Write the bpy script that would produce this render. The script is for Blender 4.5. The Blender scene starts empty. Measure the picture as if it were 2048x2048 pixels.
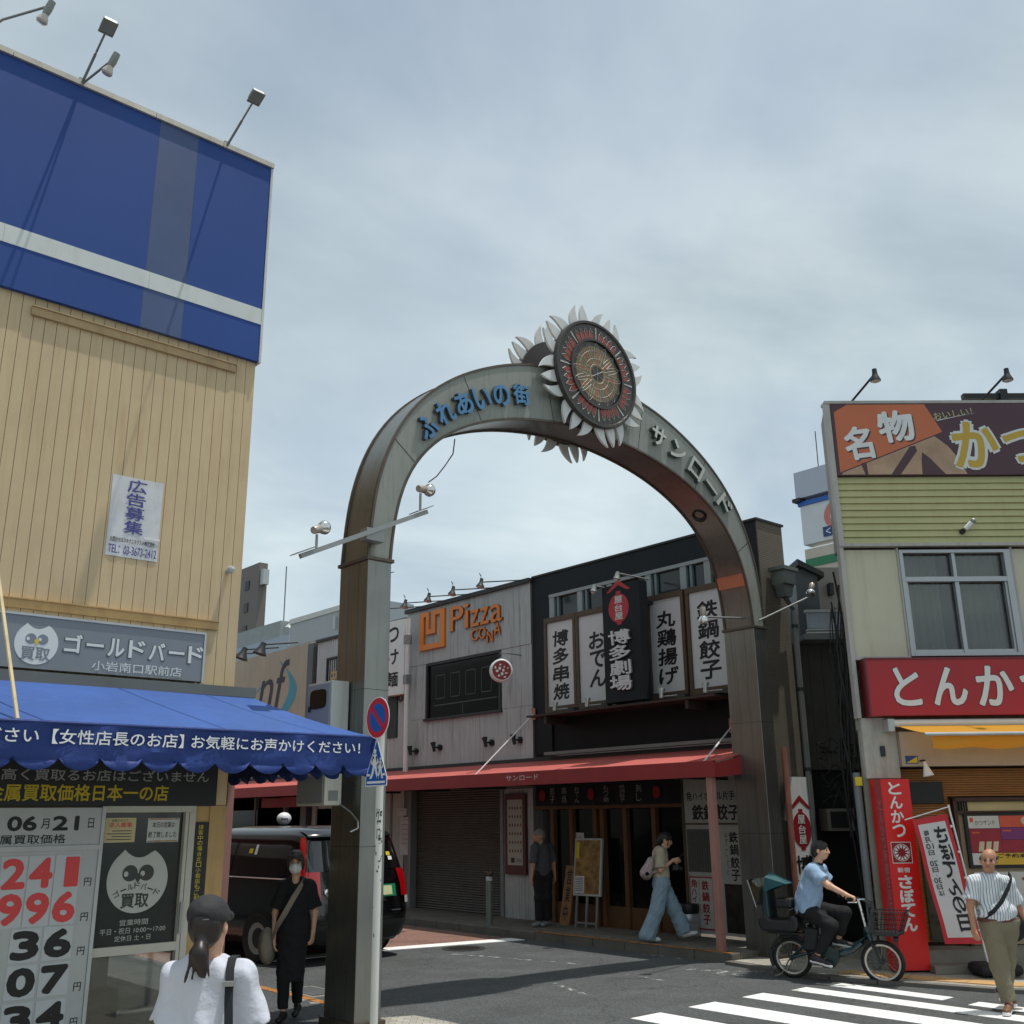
import bpy, bmesh, math, random
import numpy as np
from mathutils import Vector, Matrix
random.seed(7)
D = bpy.data
sc = bpy.context.scene
COL = sc.collection
R = math.radians
PI = math.pi

# ------------------------------------------------------------------ camera
# World axes: +X and +Y run along the two street directions, Z up; the photographer stands at the origin.
cam = D.cameras.new('camera'); camo = D.objects.new('camera', cam); COL.objects.link(camo)
pitch, roll, az = R(16.648), R(-0.654), R(48.98)
F = Vector((math.cos(az) * math.cos(pitch), math.sin(az) * math.cos(pitch), math.sin(pitch)))
r0 = Vector((math.sin(az), -math.cos(az), 0)); u0 = r0.cross(F)
rr = r0 * math.cos(roll) + u0 * math.sin(roll); uu = -r0 * math.sin(roll) + u0 * math.cos(roll)
camo.matrix_world = Matrix(((rr.x, uu.x, -F.x, 0), (rr.y, uu.y, -F.y, 0), (rr.z, uu.z, -F.z, 1.75), (0, 0, 0, 1)))
cam.sensor_width = 36; cam.lens = 36 * 2033.3 / 2048; cam.clip_end = 2000; cam.clip_start = .05
sc.camera = camo

# ------------------------------------------------------------------ sun, sky, exposure
SUN = Vector((.18, -.14, 1)).normalized()
sl = D.lights.new('sun', 'SUN'); sl.energy = 2.9; sl.angle = R(.6); sl.color = (1, .96, .9)
so = D.objects.new('sun', sl); COL.objects.link(so); so.rotation_euler = SUN.to_track_quat('Z', 'Y').to_euler()
W = D.worlds.new('World'); sc.world = W; W.use_nodes = True
nt = W.node_tree; nt.nodes.clear()
def wn(t, **k):
    n = nt.nodes.new(t)
    for a, b in k.items(): setattr(n, a, b)
    return n
wl = nt.links.new
sky = wn('ShaderNodeTexSky', sky_type='NISHITA', sun_disc=False, sun_elevation=math.asin(SUN.z), sun_rotation=math.atan2(SUN.x, SUN.y), air_density=1.2, dust_density=2.0)
tc = wn('ShaderNodeTexCoord'); sep = wn('ShaderNodeSeparateXYZ'); wl(tc.outputs['Generated'], sep.inputs[0])
za = wn('ShaderNodeMath', operation='MAXIMUM'); za.inputs[1].default_value = 0; wl(sep.outputs['Z'], za.inputs[0])
zb = wn('ShaderNodeMath', operation='ADD'); zb.inputs[1].default_value = .22; wl(za.outputs[0], zb.inputs[0])
dx = wn('ShaderNodeMath', operation='DIVIDE'); dy = wn('ShaderNodeMath', operation='DIVIDE')
wl(sep.outputs['X'], dx.inputs[0]); wl(zb.outputs[0], dx.inputs[1]); wl(sep.outputs['Y'], dy.inputs[0]); wl(zb.outputs[0], dy.inputs[1])
cmb = wn('ShaderNodeCombineXYZ'); wl(dx.outputs[0], cmb.inputs[0]); wl(dy.outputs[0], cmb.inputs[1])
mp = wn('ShaderNodeMapping'); mp.inputs['Rotation'].default_value = (0, 0, R(20)); mp.inputs['Scale'].default_value = (1.0, 1.2, 1); mp.inputs['Location'].default_value = (3.3, 1.2, 0)
wl(cmb.outputs[0], mp.inputs[0])
n1 = wn('ShaderNodeTexNoise'); n1.inputs['Scale'].default_value = 1.15; n1.inputs['Detail'].default_value = 5; n1.inputs['Roughness'].default_value = .5; n1.inputs['Distortion'].default_value = .35
n2 = wn('ShaderNodeTexNoise'); n2.inputs['Scale'].default_value = 1.25; n2.inputs['Detail'].default_value = 7; n2.inputs['Roughness'].default_value = .55; n2.inputs['Distortion'].default_value = .5
wl(mp.outputs[0], n1.inputs['Vector']); wl(mp.outputs[0], n2.inputs['Vector'])
cr = wn('ShaderNodeValToRGB'); cr.color_ramp.elements[0].position = .3; cr.color_ramp.elements[0].color = (.5, .5, .5, 1); cr.color_ramp.elements[1].position = .58; cr.color_ramp.elements[1].color = (.95, .95, .95, 1)
wl(n1.outputs['Fac'], cr.inputs[0])
cc = wn('ShaderNodeValToRGB'); cc.color_ramp.elements[0].position = .34; cc.color_ramp.elements[0].color = (3.9, 4.7, 5.15, 1); cc.color_ramp.elements[1].position = .64; cc.color_ramp.elements[1].color = (5.95, 6.8, 7.0, 1)
wl(n2.outputs['Fac'], cc.inputs[0])
# thin cloud is whiter and brighter towards the horizon
hz = wn('ShaderNodeMapRange'); hz.inputs['From Min'].default_value = .02; hz.inputs['From Max'].default_value = .5; hz.inputs['To Min'].default_value = 1.32; hz.inputs['To Max'].default_value = .94; wl(za.outputs[0], hz.inputs['Value'])
cm = wn('ShaderNodeVectorMath', operation='SCALE'); wl(cc.outputs[0], cm.inputs[0]); wl(hz.outputs[0], cm.inputs['Scale'])
mx = wn('ShaderNodeMix', data_type='RGBA'); wl(cr.outputs[0], mx.inputs['Factor']); wl(sky.outputs[0], mx.inputs['A']); wl(cm.outputs[0], mx.inputs['B'])
bg = wn('ShaderNodeBackground'); bg.inputs['Strength'].default_value = .1; wl(mx.outputs['Result'], bg.inputs[0])
wo = wn('ShaderNodeOutputWorld'); wl(bg.outputs[0], wo.inputs[0])
vs = sc.view_settings; vs.view_transform = 'Standard'; vs.look = 'None'; vs.exposure = .28; vs.gamma = 1; vs.use_curve_mapping = False
sc.cycles.max_bounces = 6; sc.cycles.diffuse_bounces = 3; sc.cycles.glossy_bounces = 3; sc.cycles.transmission_bounces = 4; sc.cycles.caustics_reflective = False; sc.cycles.caustics_refractive = False

# ------------------------------------------------------------------ materials
def lin(c): return tuple((x / 255 / 12.92 if x / 255 <= .04045 else ((x / 255 + .055) / 1.055) ** 2.4) for x in c)
MATS = {}
def mat(name, rgb, rough=.6, metal=0, var=.12, vs=3., streak=0., sc_rgb=None, bump=0., bs=60., spec=.5, coat=0., stretch=(1, 1, .12), trans=0.):
    """rgb: surface colour as an sRGB triple; var: patchiness; streak: rain-run dirt of its own colour."""
    if name in MATS: return MATS[name]
    m = D.materials.new(name); m.use_nodes = True; t = m.node_tree; b = t.nodes['Principled BSDF']; L = t.links.new
    b.inputs['Roughness'].default_value = rough; b.inputs['Metallic'].default_value = metal; b.inputs['Specular IOR Level'].default_value = spec
    b.inputs['Coat Weight'].default_value = coat; b.inputs['Coat Roughness'].default_value = .06
    col = lin(rgb) + (1,)
    b.inputs['Base Color'].default_value = col
    tcn = t.nodes.new('ShaderNodeTexCoord')
    out = None
    if var:
        n = t.nodes.new('ShaderNodeTexNoise'); n.inputs['Scale'].default_value = vs; n.inputs['Detail'].default_value = 6; n.inputs['Roughness'].default_value = .62
        L(tcn.outputs['Object'], n.inputs['Vector'])
        rmp = t.nodes.new('ShaderNodeMapRange'); rmp.inputs['From Min'].default_value = .3; rmp.inputs['From Max'].default_value = .7; rmp.inputs['To Min'].default_value = 1 - var; rmp.inputs['To Max'].default_value = 1 + var * .6
        L(n.outputs['Fac'], rmp.inputs['Value'])
        v = t.nodes.new('ShaderNodeVectorMath'); v.operation = 'SCALE'; v.inputs[0].default_value = col[:3]; L(rmp.outputs[0], v.inputs['Scale'])
        out = v.outputs[0]
        r2 = t.nodes.new('ShaderNodeMapRange'); r2.inputs['To Min'].default_value = max(.02, rough - .1); r2.inputs['To Max'].default_value = min(1, rough + .12); L(n.outputs['Fac'], r2.inputs['Value']); L(r2.outputs[0], b.inputs['Roughness'])
    if streak:
        mpn = t.nodes.new('ShaderNodeMapping'); mpn.inputs['Scale'].default_value = stretch; L(tcn.outputs['Object'], mpn.inputs[0])
        n = t.nodes.new('ShaderNodeTexNoise'); n.inputs['Scale'].default_value = 9; n.inputs['Detail'].default_value = 8; n.inputs['Roughness'].default_value = .65; L(mpn.outputs[0], n.inputs['Vector'])
        rmp = t.nodes.new('ShaderNodeMapRange'); rmp.inputs['From Min'].default_value = .5; rmp.inputs['From Max'].default_value = .75; rmp.inputs['To Max'].default_value = streak; L(n.outputs['Fac'], rmp.inputs['Value'])
        mxn = t.nodes.new('ShaderNodeMix'); mxn.data_type = 'RGBA'; L(rmp.outputs[0], mxn.inputs['Factor'])
        if out: L(out, mxn.inputs['A'])
        else: mxn.inputs['A'].default_value = col
        mxn.inputs['B'].default_value = lin(sc_rgb or tuple(x * .45 for x in rgb)) + (1,)
        out = mxn.outputs['Result']
    if out: L(out, b.inputs['Base Color'])
    if bump:
        n = t.nodes.new('ShaderNodeTexNoise'); n.inputs['Scale'].default_value = bs; n.inputs['Detail'].default_value = 5; L(tcn.outputs['Object'], n.inputs['Vector'])
        bn = t.nodes.new('ShaderNodeBump'); bn.inputs['Strength'].default_value = bump; bn.inputs['Distance'].default_value = .01 if bs > 20 else .035; L(n.outputs['Fac'], bn.inputs['Height']); L(bn.outputs[0], b.inputs['Normal'])
    if trans: b.inputs['Transmission Weight'].default_value = trans
    MATS[name] = m
    return m
def mnodes(m): return m.node_tree, m.node_tree.nodes['Principled BSDF'], m.node_tree.links.new

M = dict(
    clear=None, black=mat('black paint', (22, 24, 26), .5, var=.2), dark=mat('dark grey', (44, 46, 48), .6), white=mat('white paint', (225, 226, 224), .5, var=.06, streak=.15),
    ink=mat('black lettering', (20, 20, 22), .6, var=0), wink=mat('white lettering', (228, 228, 226), .55, var=.05), grey=mat('grey paint', (128, 132, 134), .55), lgrey=mat('light grey', (180, 184, 184), .5),
    steel=mat('brushed steel', (176, 172, 164), .32, .9, var=.1), chrome=mat('chrome', (220, 220, 220), .12, 1, var=0), galv=mat('galvanised steel', (150, 152, 150), .45, .6),
    red=mat('red paint', (176, 24, 30), .45, var=.08), yellow=mat('yellow lettering', (214, 190, 40), .55, var=0), rubber=mat('black rubber', (26, 26, 27), .8), wood=mat('brown timber', (104, 78, 52), .65, var=.3, vs=9, streak=.3),
    glass=mat('dark window glass', (12, 16, 17), .1, var=0, spec=.22), alu=mat('aluminium frame', (170, 174, 176), .4, .5, var=.08), pinkpost=mat('faded pink steel', (168, 122, 112), .55, var=.15, streak=.4, sc_rgb=(120, 66, 44)),
    lampgrey=mat('lamp grey metal', (138, 142, 136), .45, .3), bulb=mat('lamp glass', (196, 186, 178), .2, var=0), wire=mat('black cable', (20, 20, 20), .7, var=0), concrete=mat('grey concrete', (134, 130, 122), .85, var=.25, bump=.3),
)

def clear_glass(name, tint, gloss=.35):
    m = D.materials.new(name); m.use_nodes = True; t = m.node_tree; t.nodes.clear(); N = t.nodes.new
    o = N('ShaderNodeOutputMaterial'); x = N('ShaderNodeMixShader'); a = N('ShaderNodeBsdfTransparent'); g = N('ShaderNodeBsdfGlossy'); f = N('ShaderNodeFresnel'); k = N('ShaderNodeMath'); k.operation = 'MULTIPLY_ADD'
    a.inputs[0].default_value = lin(tint) + (1,); g.inputs['Roughness'].default_value = .04; f.inputs['IOR'].default_value = 1.5; k.inputs[1].default_value = 1.; k.inputs[2].default_value = gloss * .1
    t.links.new(f.outputs[0], k.inputs[0]); t.links.new(k.outputs[0], x.inputs[0]); t.links.new(a.outputs[0], x.inputs[1]); t.links.new(g.outputs[0], x.inputs[2]); t.links.new(x.outputs[0], o.inputs[0]); return m
M['vinyl'] = clear_glass('clear vinyl', (226, 232, 232), 2.2); M['clear'] = clear_glass('clear pane', (228, 232, 230))
def worn(m, lo, hi, scale=7.):
    """lets the road show through worn paint"""
    t, b, L = mnodes(m); tcn = [n for n in t.nodes if n.type == 'TEX_COORD'][0]; n = t.nodes.new('ShaderNodeTexNoise'); n.inputs['Scale'].default_value = scale; n.inputs['Detail'].default_value = 9; n.inputs['Roughness'].default_value = .75; L(tcn.outputs['Object'], n.inputs['Vector'])
    r = t.nodes.new('ShaderNodeMapRange'); r.inputs['From Min'].default_value = lo; r.inputs['From Max'].default_value = hi; r.inputs['To Min'].default_value = 0; L(n.outputs['Fac'], r.inputs['Value']); L(r.outputs[0], b.inputs['Alpha'])
# ------------------------------------------------------------------ mesh building
class Fr:
    def __init__(s, f): s.f = f
    def __call__(s, a, b, c): return Vector(s.f(a, b, c))
W0 = Fr(lambda a, b, c: (a, b, c))
YL, XF = 8.6, 12.03
FL = Fr(lambda a, b, c: (a, YL - b, c))                 # gold shop front, faces -Y
FF = Fr(lambda a, b, c: (XF - b, a, c))                 # restaurant row, faces -X (a = Y)
T2 = Vector((math.cos(R(40)), -math.sin(R(40)), 0)); N2 = Vector((math.sin(R(40)), math.cos(R(40)), 0))
FT = Fr(lambda a, b, c: T2 * a + N2 * (12.35 - b) + Vector((0, 0, c)))   # cutlet shop front
def FX(x): return Fr(lambda a, b, c: (x - b, a, c))
def FY(y): return Fr(lambda a, b, c: (a, y - b, c))
BASE = {}
class B:
    def __init__(s): s.v = []; s.f = []; s.mi = []; s.m = 0
    def add(s, vs, fs):
        o = len(s.v); s.v += [Vector(v) for v in vs]; s.f += [tuple(o + i for i in f) for f in fs]; s.mi += [s.m] * len(fs); return s
    def box(s, a0, a1, b0, b1, c0, c1, fr=W0):
        p = [fr(a, b, c) for c in (c0, c1) for b in (b0, b1) for a in (a0, a1)]
        return s.add(p, [(0, 1, 3, 2), (4, 5, 7, 6), (0, 1, 5, 4), (2, 3, 7, 6), (0, 2, 6, 4), (1, 3, 7, 5)])
    def prism(s, pts, b0, b1, fr=W0):
        """pts: outline as (a, c) pairs in the frame, pushed from depth b0 to b1"""
        n = len(pts); p = [fr(a, b0, c) for a, c in pts] + [fr(a, b1, c) for a, c in pts]
        return s.add(p, [tuple(range(n)), tuple(range(2 * n - 1, n - 1, -1))] + [(i, (i + 1) % n, n + (i + 1) % n, n + i) for i in range(n)])
    def slab(s, pts, z0, z1):
        n = len(pts); p = [(x, y, z0) for x, y in pts] + [(x, y, z1) for x, y in pts]
        return s.add(p, [tuple(range(n)), tuple(range(2 * n - 1, n - 1, -1))] + [(i, (i + 1) % n, n + (i + 1) % n, n + i) for i in range(n)])
    def tube(s, path, r, n=8, r1=None, cap=True):
        path = [Vector(p) for p in path]; m = len(path); rings = []
        for i, p in enumerate(path):
            t = (path[min(i + 1, m - 1)] - path[max(i - 1, 0)]).normalized()
            u = t.cross(Vector((0, 0, 1)) if abs(t.z) < .9 else Vector((1, 0, 0))).normalized(); w = t.cross(u)
            q = r if r1 is None else r + (r1 - r) * i / max(1, m - 1)
            rings.append([p + (u * math.cos(2 * PI * k / n) + w * math.sin(2 * PI * k / n)) * q for k in range(n)])
        fs = [(i * n + k, i * n + (k + 1) % n, (i + 1) * n + (k + 1) % n, (i + 1) * n + k) for i in range(m - 1) for k in range(n)]
        if cap: fs += [tuple(range(n)), tuple((m - 1) * n + k for k in range(n))]
        return s.add([v for rg in rings for v in rg], fs)
    def lathe(s, prof, o=(0, 0, 0), ax=(0, 0, 1), n=20, cap=True):
        """prof: (radius, height) pairs about axis ax through o"""
        o = Vector(o); ax = Vector(ax).normalized(); u = ax.cross(Vector((0, 0, 1)) if abs(ax.z) < .9 else Vector((1, 0, 0))).normalized(); w = ax.cross(u)
        vs = [o + ax * h + (u * math.cos(2 * PI * k / n) + w * math.sin(2 * PI * k / n)) * r for r, h in prof for k in range(n)]
        fs = [(i * n + k, i * n + (k + 1) % n, (i + 1) * n + (k + 1) % n, (i + 1) * n + k) for i in range(len(prof) - 1) for k in range(n)]
        if cap: fs += [tuple(range(n)), tuple((len(prof) - 1) * n + k for k in range(n))]
        return s.add(vs, fs)
    def ball(s, c, r, n=12, ax=(0, 0, 1), sx=(1, 1, 1)):
        prof = [(math.sin(PI * i / n) * r + 1e-4, -math.cos(PI * i / n) * r) for i in range(n + 1)]
        k = len(s.v); s.lathe(prof, (0, 0, 0), ax, n * 2, False)
        for i in range(k, len(s.v)): v = s.v[i]; s.v[i] = Vector((v.x * sx[0], v.y * sx[1], v.z * sx[2])) + Vector(c)
        return s
    def disc(s, c, ra, rb, fr, b0, b1, n=32):
        return s.prism([(c[0] + ra * math.cos(2 * PI * k / n), c[1] + rb * math.sin(2 * PI * k / n)) for k in range(n)], b0, b1, fr)
    def grid(s, fn, nu, nv):
        vs = [fn(i / nu, j / nv) for i in range(nu + 1) for j in range(nv + 1)]
        return s.add(vs, [(i * (nv + 1) + j, (i + 1) * (nv + 1) + j, (i + 1) * (nv + 1) + j + 1, i * (nv + 1) + j + 1) for i in range(nu) for j in range(nv)])
    def obj(s, name, mats, parent=None, smooth=False, bev=0, loc=None, recalc=True):
        if not isinstance(mats, (list, tuple)): mats = [mats]
        base = BASE.get(parent.name, Vector()) if parent else Vector(loc or (0, 0, 0))
        me = D.meshes.new(name); me.from_pydata([v - base for v in s.v], [], s.f)
        for m in mats: me.materials.append(M[m] if isinstance(m, str) else m)
        me.polygons.foreach_set('material_index', s.mi)
        if recalc:
            bm = bmesh.new(); bm.from_mesh(me); bmesh.ops.recalc_face_normals(bm, faces=bm.faces); bm.to_mesh(me); bm.free()
        if smooth:
            me.polygons.foreach_set('use_smooth', [True] * len(me.polygons)); me.set_sharp_from_angle(angle=R(38))
        o = D.objects.new(name, me); COL.objects.link(o)
        if parent: o.parent = parent
        else: o.location = base
        BASE[o.name] = base
        if bev:
            md = o.modifiers.new('bevel', 'BEVEL'); md.width = bev; md.segments = 2; md.limit_method = 'ANGLE'
        return o
def tag(o, label, cat, group=None, kind=None):
    if label: o['label'] = label
    if cat: o['category'] = cat
    if group: o['group'] = group
    if kind: o['kind'] = kind
    return o
def thing(name, label, cat, loc=(0, 0, 0), group=None):
    o = D.objects.new(name, None); COL.objects.link(o); o.location = loc; o.empty_display_size = .2
    BASE[o.name] = Vector(loc)
    return tag(o, label, cat, group)
def setting(o): o['kind'] = 'structure'; return o
def dup(root, loc, rotz=None, label=None):
    r = root.copy(); COL.objects.link(r); r.location = loc
    if rotz is not None: r.rotation_euler = (0, 0, rotz)
    if label: r['label'] = label
    for ch in list(root.children):
        c = ch.copy(); COL.objects.link(c); c.parent = r
        for g in ch.children:
            d = g.copy(); COL.objects.link(d); d.parent = c
    return r

def each(name, boxes, m, parent, fr=W0):
    for q in boxes: B().box(*q, fr).obj(name, m, parent)
# ------------------------------------------------------------------ lettering
_G = {}
_fc = D.curves.new('glyphs', 'FONT'); _fo = D.objects.new('glyphs', _fc); COL.objects.link(_fo)
def glyph(t, bold=0., ext=0., spacing=1.):
    key = (t, bold, ext, spacing)
    if key not in _G:
        _fc.body = t; _fc.offset = bold; _fc.extrude = ext; _fc.space_character = spacing; _fc.resolution_u = 3
        bpy.context.view_layer.update()
        me = D.meshes.new_from_object(_fo.evaluated_get(bpy.context.evaluated_depsgraph_get()))
        vs = np.zeros(len(me.vertices) * 3, 'f'); me.vertices.foreach_get('co', vs); vs = vs.reshape(-1, 3)
        _G[key] = (vs, [tuple(p.vertices) for p in me.polygons]); D.meshes.remove(me)
    return _G[key]
def letters(bd, t, fr, a0, a1, c0, c1, b=.003, bold=0., ext=0., vert=False, rot=0., mirror=False, skew=0., rows=None, pad=.06):
    """Adds the characters of t to the mesh builder bd, filling the box a0..a1 (first to last in reading order) by c0..c1 of the frame, standing b off its face."""
    if vert:
        ch = [c for c in t]; n = len(ch); h = (c1 - c0) / n
        for i, c in enumerate(ch):
            if c == ' ': continue
            z1 = c1 - i * h; w = a1 - a0
            if c in 'ー|':
                bd.box(a0 + w * .44, a0 + w * .56, b, b + .002 + ext, z1 - h * .9, z1 - h * .1, fr); continue
            letters(bd, c, fr, a0 + w * (.0 if c not in 'っゃょ・' else .3), a1 - w * (.3 if c in '・' else 0), z1 - h * (1 - pad), z1 - h * pad, b, bold, ext, False, rot, mirror, skew)
        return bd
    if bold:
        # heavier strokes: the outline is laid down several times, shifted by a fraction of the stroke and stepped in depth
        w_, h_ = abs(a1 - a0), abs(c1 - c0); em = min(w_ / max(1, len(t)), h_) if not rot else min(w_, h_); r_ = bold * em * .95; s_ = 1 if a1 > a0 else -1
        for i in range(8):
            g = 2 * PI * i / 8; oa, oc = r_ * math.cos(g) * s_, r_ * math.sin(g)
            letters(bd, t, fr, a0 + r_ * s_ + oa, a1 - r_ * s_ + oa, c0 + r_ + oc, c1 - r_ + oc, b + i * 1.2e-4, 0, ext, False, rot, mirror, skew)
        return bd
    vs, fs = glyph(t, 0., 1. if ext else 0.)
    if not len(vs): return bd
    lo = vs.min(0); hi = vs.max(0); w = max(1e-6, hi[0] - lo[0]); h = max(1e-6, hi[1] - lo[1])
    ca, cc_ = (a0 + a1) / 2, (c0 + c1) / 2; sa, sc_ = (a1 - a0), (c1 - c0)
    cs, sn = math.cos(rot), math.sin(rot); sgn = 1 if sa > 0 else -1
    P = []
    for x, y, z in vs:
        u = (x - lo[0]) / w - .5; v = (y - lo[1]) / h - .5
        if mirror: u = -u
        X = u * abs(sa) + skew * v * abs(sc_); Y = v * sc_
        if rot: X, Y = X * cs - Y * sn, X * sn + Y * cs
        P.append(fr(ca + sgn * X, b + (z + 1) * .5 * ext if ext else b, cc_ + Y))
    return bd.add(P, fs)
def text(t, m, parent, fr, a0, a1, c0, c1, name='lettering', **k):
    return letters(B(), t, fr, a0, a1, c0, c1, **k).obj(name, m, parent, recalc=False)
# ------------------------------------------------------------------ ground
def asphalt(name, rgb, red=False):
    m = mat(name, rgb, .85, var=.34, vs=1.1, streak=.5, sc_rgb=tuple(x * .72 for x in rgb), stretch=(.12, .12, .12), bump=.55, bs=130)
    t, b, L = mnodes(m); src = b.inputs['Base Color'].links[0].from_socket; tcn = [n for n in t.nodes if n.type == 'TEX_COORD'][0]
    v = t.nodes.new('ShaderNodeTexVoronoi'); v.inputs['Scale'].default_value = 110; L(tcn.outputs['Object'], v.inputs['Vector'])
    s = t.nodes.new('ShaderNodeSeparateColor'); L(v.outputs['Color'], s.inputs[0])
    r = t.nodes.new('ShaderNodeMapRange'); r.inputs['To Min'].default_value = .5; r.inputs['To Max'].default_value = 1.75; L(s.outputs[0], r.inputs['Value'])
    sc_ = t.nodes.new('ShaderNodeVectorMath'); sc_.operation = 'SCALE'; L(src, sc_.inputs[0]); L(r.outputs[0], sc_.inputs['Scale'])
    # cracks and patched seams
    d = t.nodes.new('ShaderNodeTexNoise'); d.inputs['Scale'].default_value = 3; L(tcn.outputs['Object'], d.inputs['Vector'])
    ad = t.nodes.new('ShaderNodeMix'); ad.data_type = 'RGBA'; ad.blend_type = 'ADD'; ad.inputs['Factor'].default_value = .35; L(tcn.outputs['Object'], ad.inputs['A']); L(d.outputs['Color'], ad.inputs['B'])
    v2 = t.nodes.new('ShaderNodeTexVoronoi'); v2.feature = 'DISTANCE_TO_EDGE'; v2.inputs['Scale'].default_value = .55; L(ad.outputs['Result'], v2.inputs['Vector'])
    r2 = t.nodes.new('ShaderNodeMapRange'); r2.inputs['From Max'].default_value = .008; r2.inputs['To Min'].default_value = .55; r2.inputs['To Max'].default_value = 1; L(v2.outputs['Distance'], r2.inputs['Value'])
    s2 = t.nodes.new('ShaderNodeVectorMath'); s2.operation = 'SCALE'; L(sc_.outputs[0], s2.inputs[0]); L(r2.outputs[0], s2.inputs['Scale'])
    L(s2.outputs[0], b.inputs['Base Color']); return m
def paver(name, c1, c2, mortar, scale=5., w=.5, h=.25, rot=0.):
    m = mat(name, c1, .85, var=.2, vs=2, bump=.2, bs=80)
    t, b, L = mnodes(m); tcn = [n for n in t.nodes if n.type == 'TEX_COORD'][0]; src = b.inputs['Base Color'].links[0].from_socket
    mpn = t.nodes.new('ShaderNodeMapping'); mpn.inputs['Rotation'].default_value = (0, 0, rot); L(tcn.outputs['Object'], mpn.inputs[0])
    k = t.nodes.new('ShaderNodeTexBrick'); k.inputs['Scale'].default_value = scale; k.inputs['Brick Width'].default_value = w; k.inputs['Row Height'].default_value = h; k.inputs['Mortar Size'].default_value = .014
    k.inputs['Color1'].default_value = (1, 1, 1, 1); k.inputs['Color2'].default_value = tuple(a / max(1e-3, b_) for a, b_ in zip(lin(c2), lin(c1))) + (1,); k.inputs['Mortar'].default_value = tuple(a / max(1e-3, b_) for a, b_ in zip(lin(mortar), lin(c1))) + (1,)
    L(mpn.outputs[0], k.inputs['Vector'])
    x = t.nodes.new('ShaderNodeMix'); x.data_type = 'RGBA'; x.blend_type = 'MULTIPLY'; x.inputs['Factor'].default_value = 1; L(src, x.inputs['A']); L(k.outputs['Color'], x.inputs['B']); L(x.outputs['Result'], b.inputs['Base Color'])
    return m
ASPH = asphalt('asphalt', (72, 75, 75)); REDASPH = asphalt('reddish asphalt', (124, 92, 80))
PAVE = paver('sidewalk pavers', (122, 117, 107), (106, 101, 92), (62, 60, 56), 5, .55, .5, R(90)); PAVE2 = paver('corner pavers', (170, 166, 154), (150, 147, 136), (84, 82, 76), 5, .6, .4, R(40))
TACT = paver('tactile tiles', (196, 158, 104), (184, 146, 96), (120, 98, 70), 3.3, 1, 1, R(-10))
PAINT = mat('road paint', (236, 236, 232), .7, var=.1, vs=6, streak=.5, sc_rgb=(120, 120, 118), stretch=(3, 3, 3))
OPAINT = mat('orange road paint', (176, 116, 44), .75, var=.25, vs=8, streak=.9, sc_rgb=(88, 84, 78), stretch=(2, 2, 2))
FADED = mat('faded road paint', (176, 176, 172), .8, var=.2, vs=8)
worn(FADED, .5, .62, 9.); worn(OPAINT, .36, .5, 6.); worn(PAINT, .3, .4, 5.)
g = B().slab([(-150, -150), (250, -150), (250, 300), (-150, 300)], -.3, 0).obj('ground', ASPH); setting(g)
setting(B().slab([(5.85, 12.78), (10.66, 12.38), (10.66, 60), (5.85, 60)], -.1, .004).obj('road', REDASPH))
setting(B().slab([(5.86, 12.74), (8.6, 12.52), (10.66, 12.08), (10.66, 12.4), (8.6, 12.82), (5.86, 13.0)], -.1, .008).obj('stop_line', PAINT))
stripes = [(5.76, 6.16, 6.9, 2.6), (6.55, 6.95, 6.9, 2.6), (7.34, 7.74, 6.9, 2.6), (8.14, 8.54, 6.9, 2.8), (8.94, 9.29, 6.88, 3.4), (9.63, 9.9, 6.78, 3.8), (10.15, 10.38, 6.66, 5.43), (10.08, 10.31, 5.14, 4.2)]
for x0, x1, y1, y0 in stripes:
    setting(B().slab([(x0, y0), (x1, y0), (x1, y1), (x0, y1)], -.1, .004).obj('crosswalk_stripe', PAINT))
setting(B().slab([(5.74, 9.0), (5.84, 9.0), (5.84, 12.5), (5.74, 12.5)], -.1, .004).obj('road_edge_line', OPAINT))
setting(B().slab([(5.66, 8.5), (5.74, 8.5), (5.74, 9.9), (5.66, 9.9)], -.1, .0045).obj('road_edge_line', FADED))
# worn marks on the asphalt by the arch's far foot and mid street
for p in ([(10.66, 9.75), (10.72, 9.75), (10.72, 9.05), (10.66, 9.05)], [(9.15, 8.0), (9.2, 8.0), (9.28, 8.75), (9.22, 8.75)], [(9.9, 7.9), (10.1, 7.7), (10.3, 8.2), (10.05, 8.35)], [(10.2, 7.95), (10.75, 7.45), (10.8, 7.53), (10.25, 8.05)], [(9.75, 8.5), (10.1, 8.4), (10.15, 8.46), (9.8, 8.58)], [(7.9, 8.05), (7.97, 8.05), (8.25, 8.85), (8.18, 8.85)], [(8.9, 11.6), (9.0, 11.6), (9.5, 9.7), (9.42, 9.7)]):
    setting(B().slab(p, -.1, .004).obj('worn_road_marking', FADED))
# pavements: restaurant side along the street, then the low corner apron in front of the cutlet shop
setting(B().slab([(10.95, 8.4), (12.6, 8.4), (12.6, 60), (10.95, 60)], -.2, .1).obj('sidewalk', PAVE))
kerb = B(); y = 8.4
while y < 45:
    kerb.slab([(10.78, y + .006), (10.948, y + .006), (10.948, y + .594), (10.78, y + .594)], -.2, .112); y += .6
setting(kerb.obj('kerb', mat('kerb stone', (104, 101, 94), .85, var=.25, bump=.3), bev=.012))
setting(B().slab([(10.775, 8.42), (10.86, 8.42), (10.86, 12.0), (10.775, 12.0)], .113, .1165).obj('kerb_paint', OPAINT))
cor = [(10.78, 8.398), (10.66, 7.6), (10.62, 6.9), (10.72, 6.4), (11.03, 5.3), (12.2, 3.4), (16, -1), (21, 2), (15.5, 8.398)]
setting(B().slab(cor, -.2, .035).obj('sidewalk', PAVE2))
kb = B()
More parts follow.
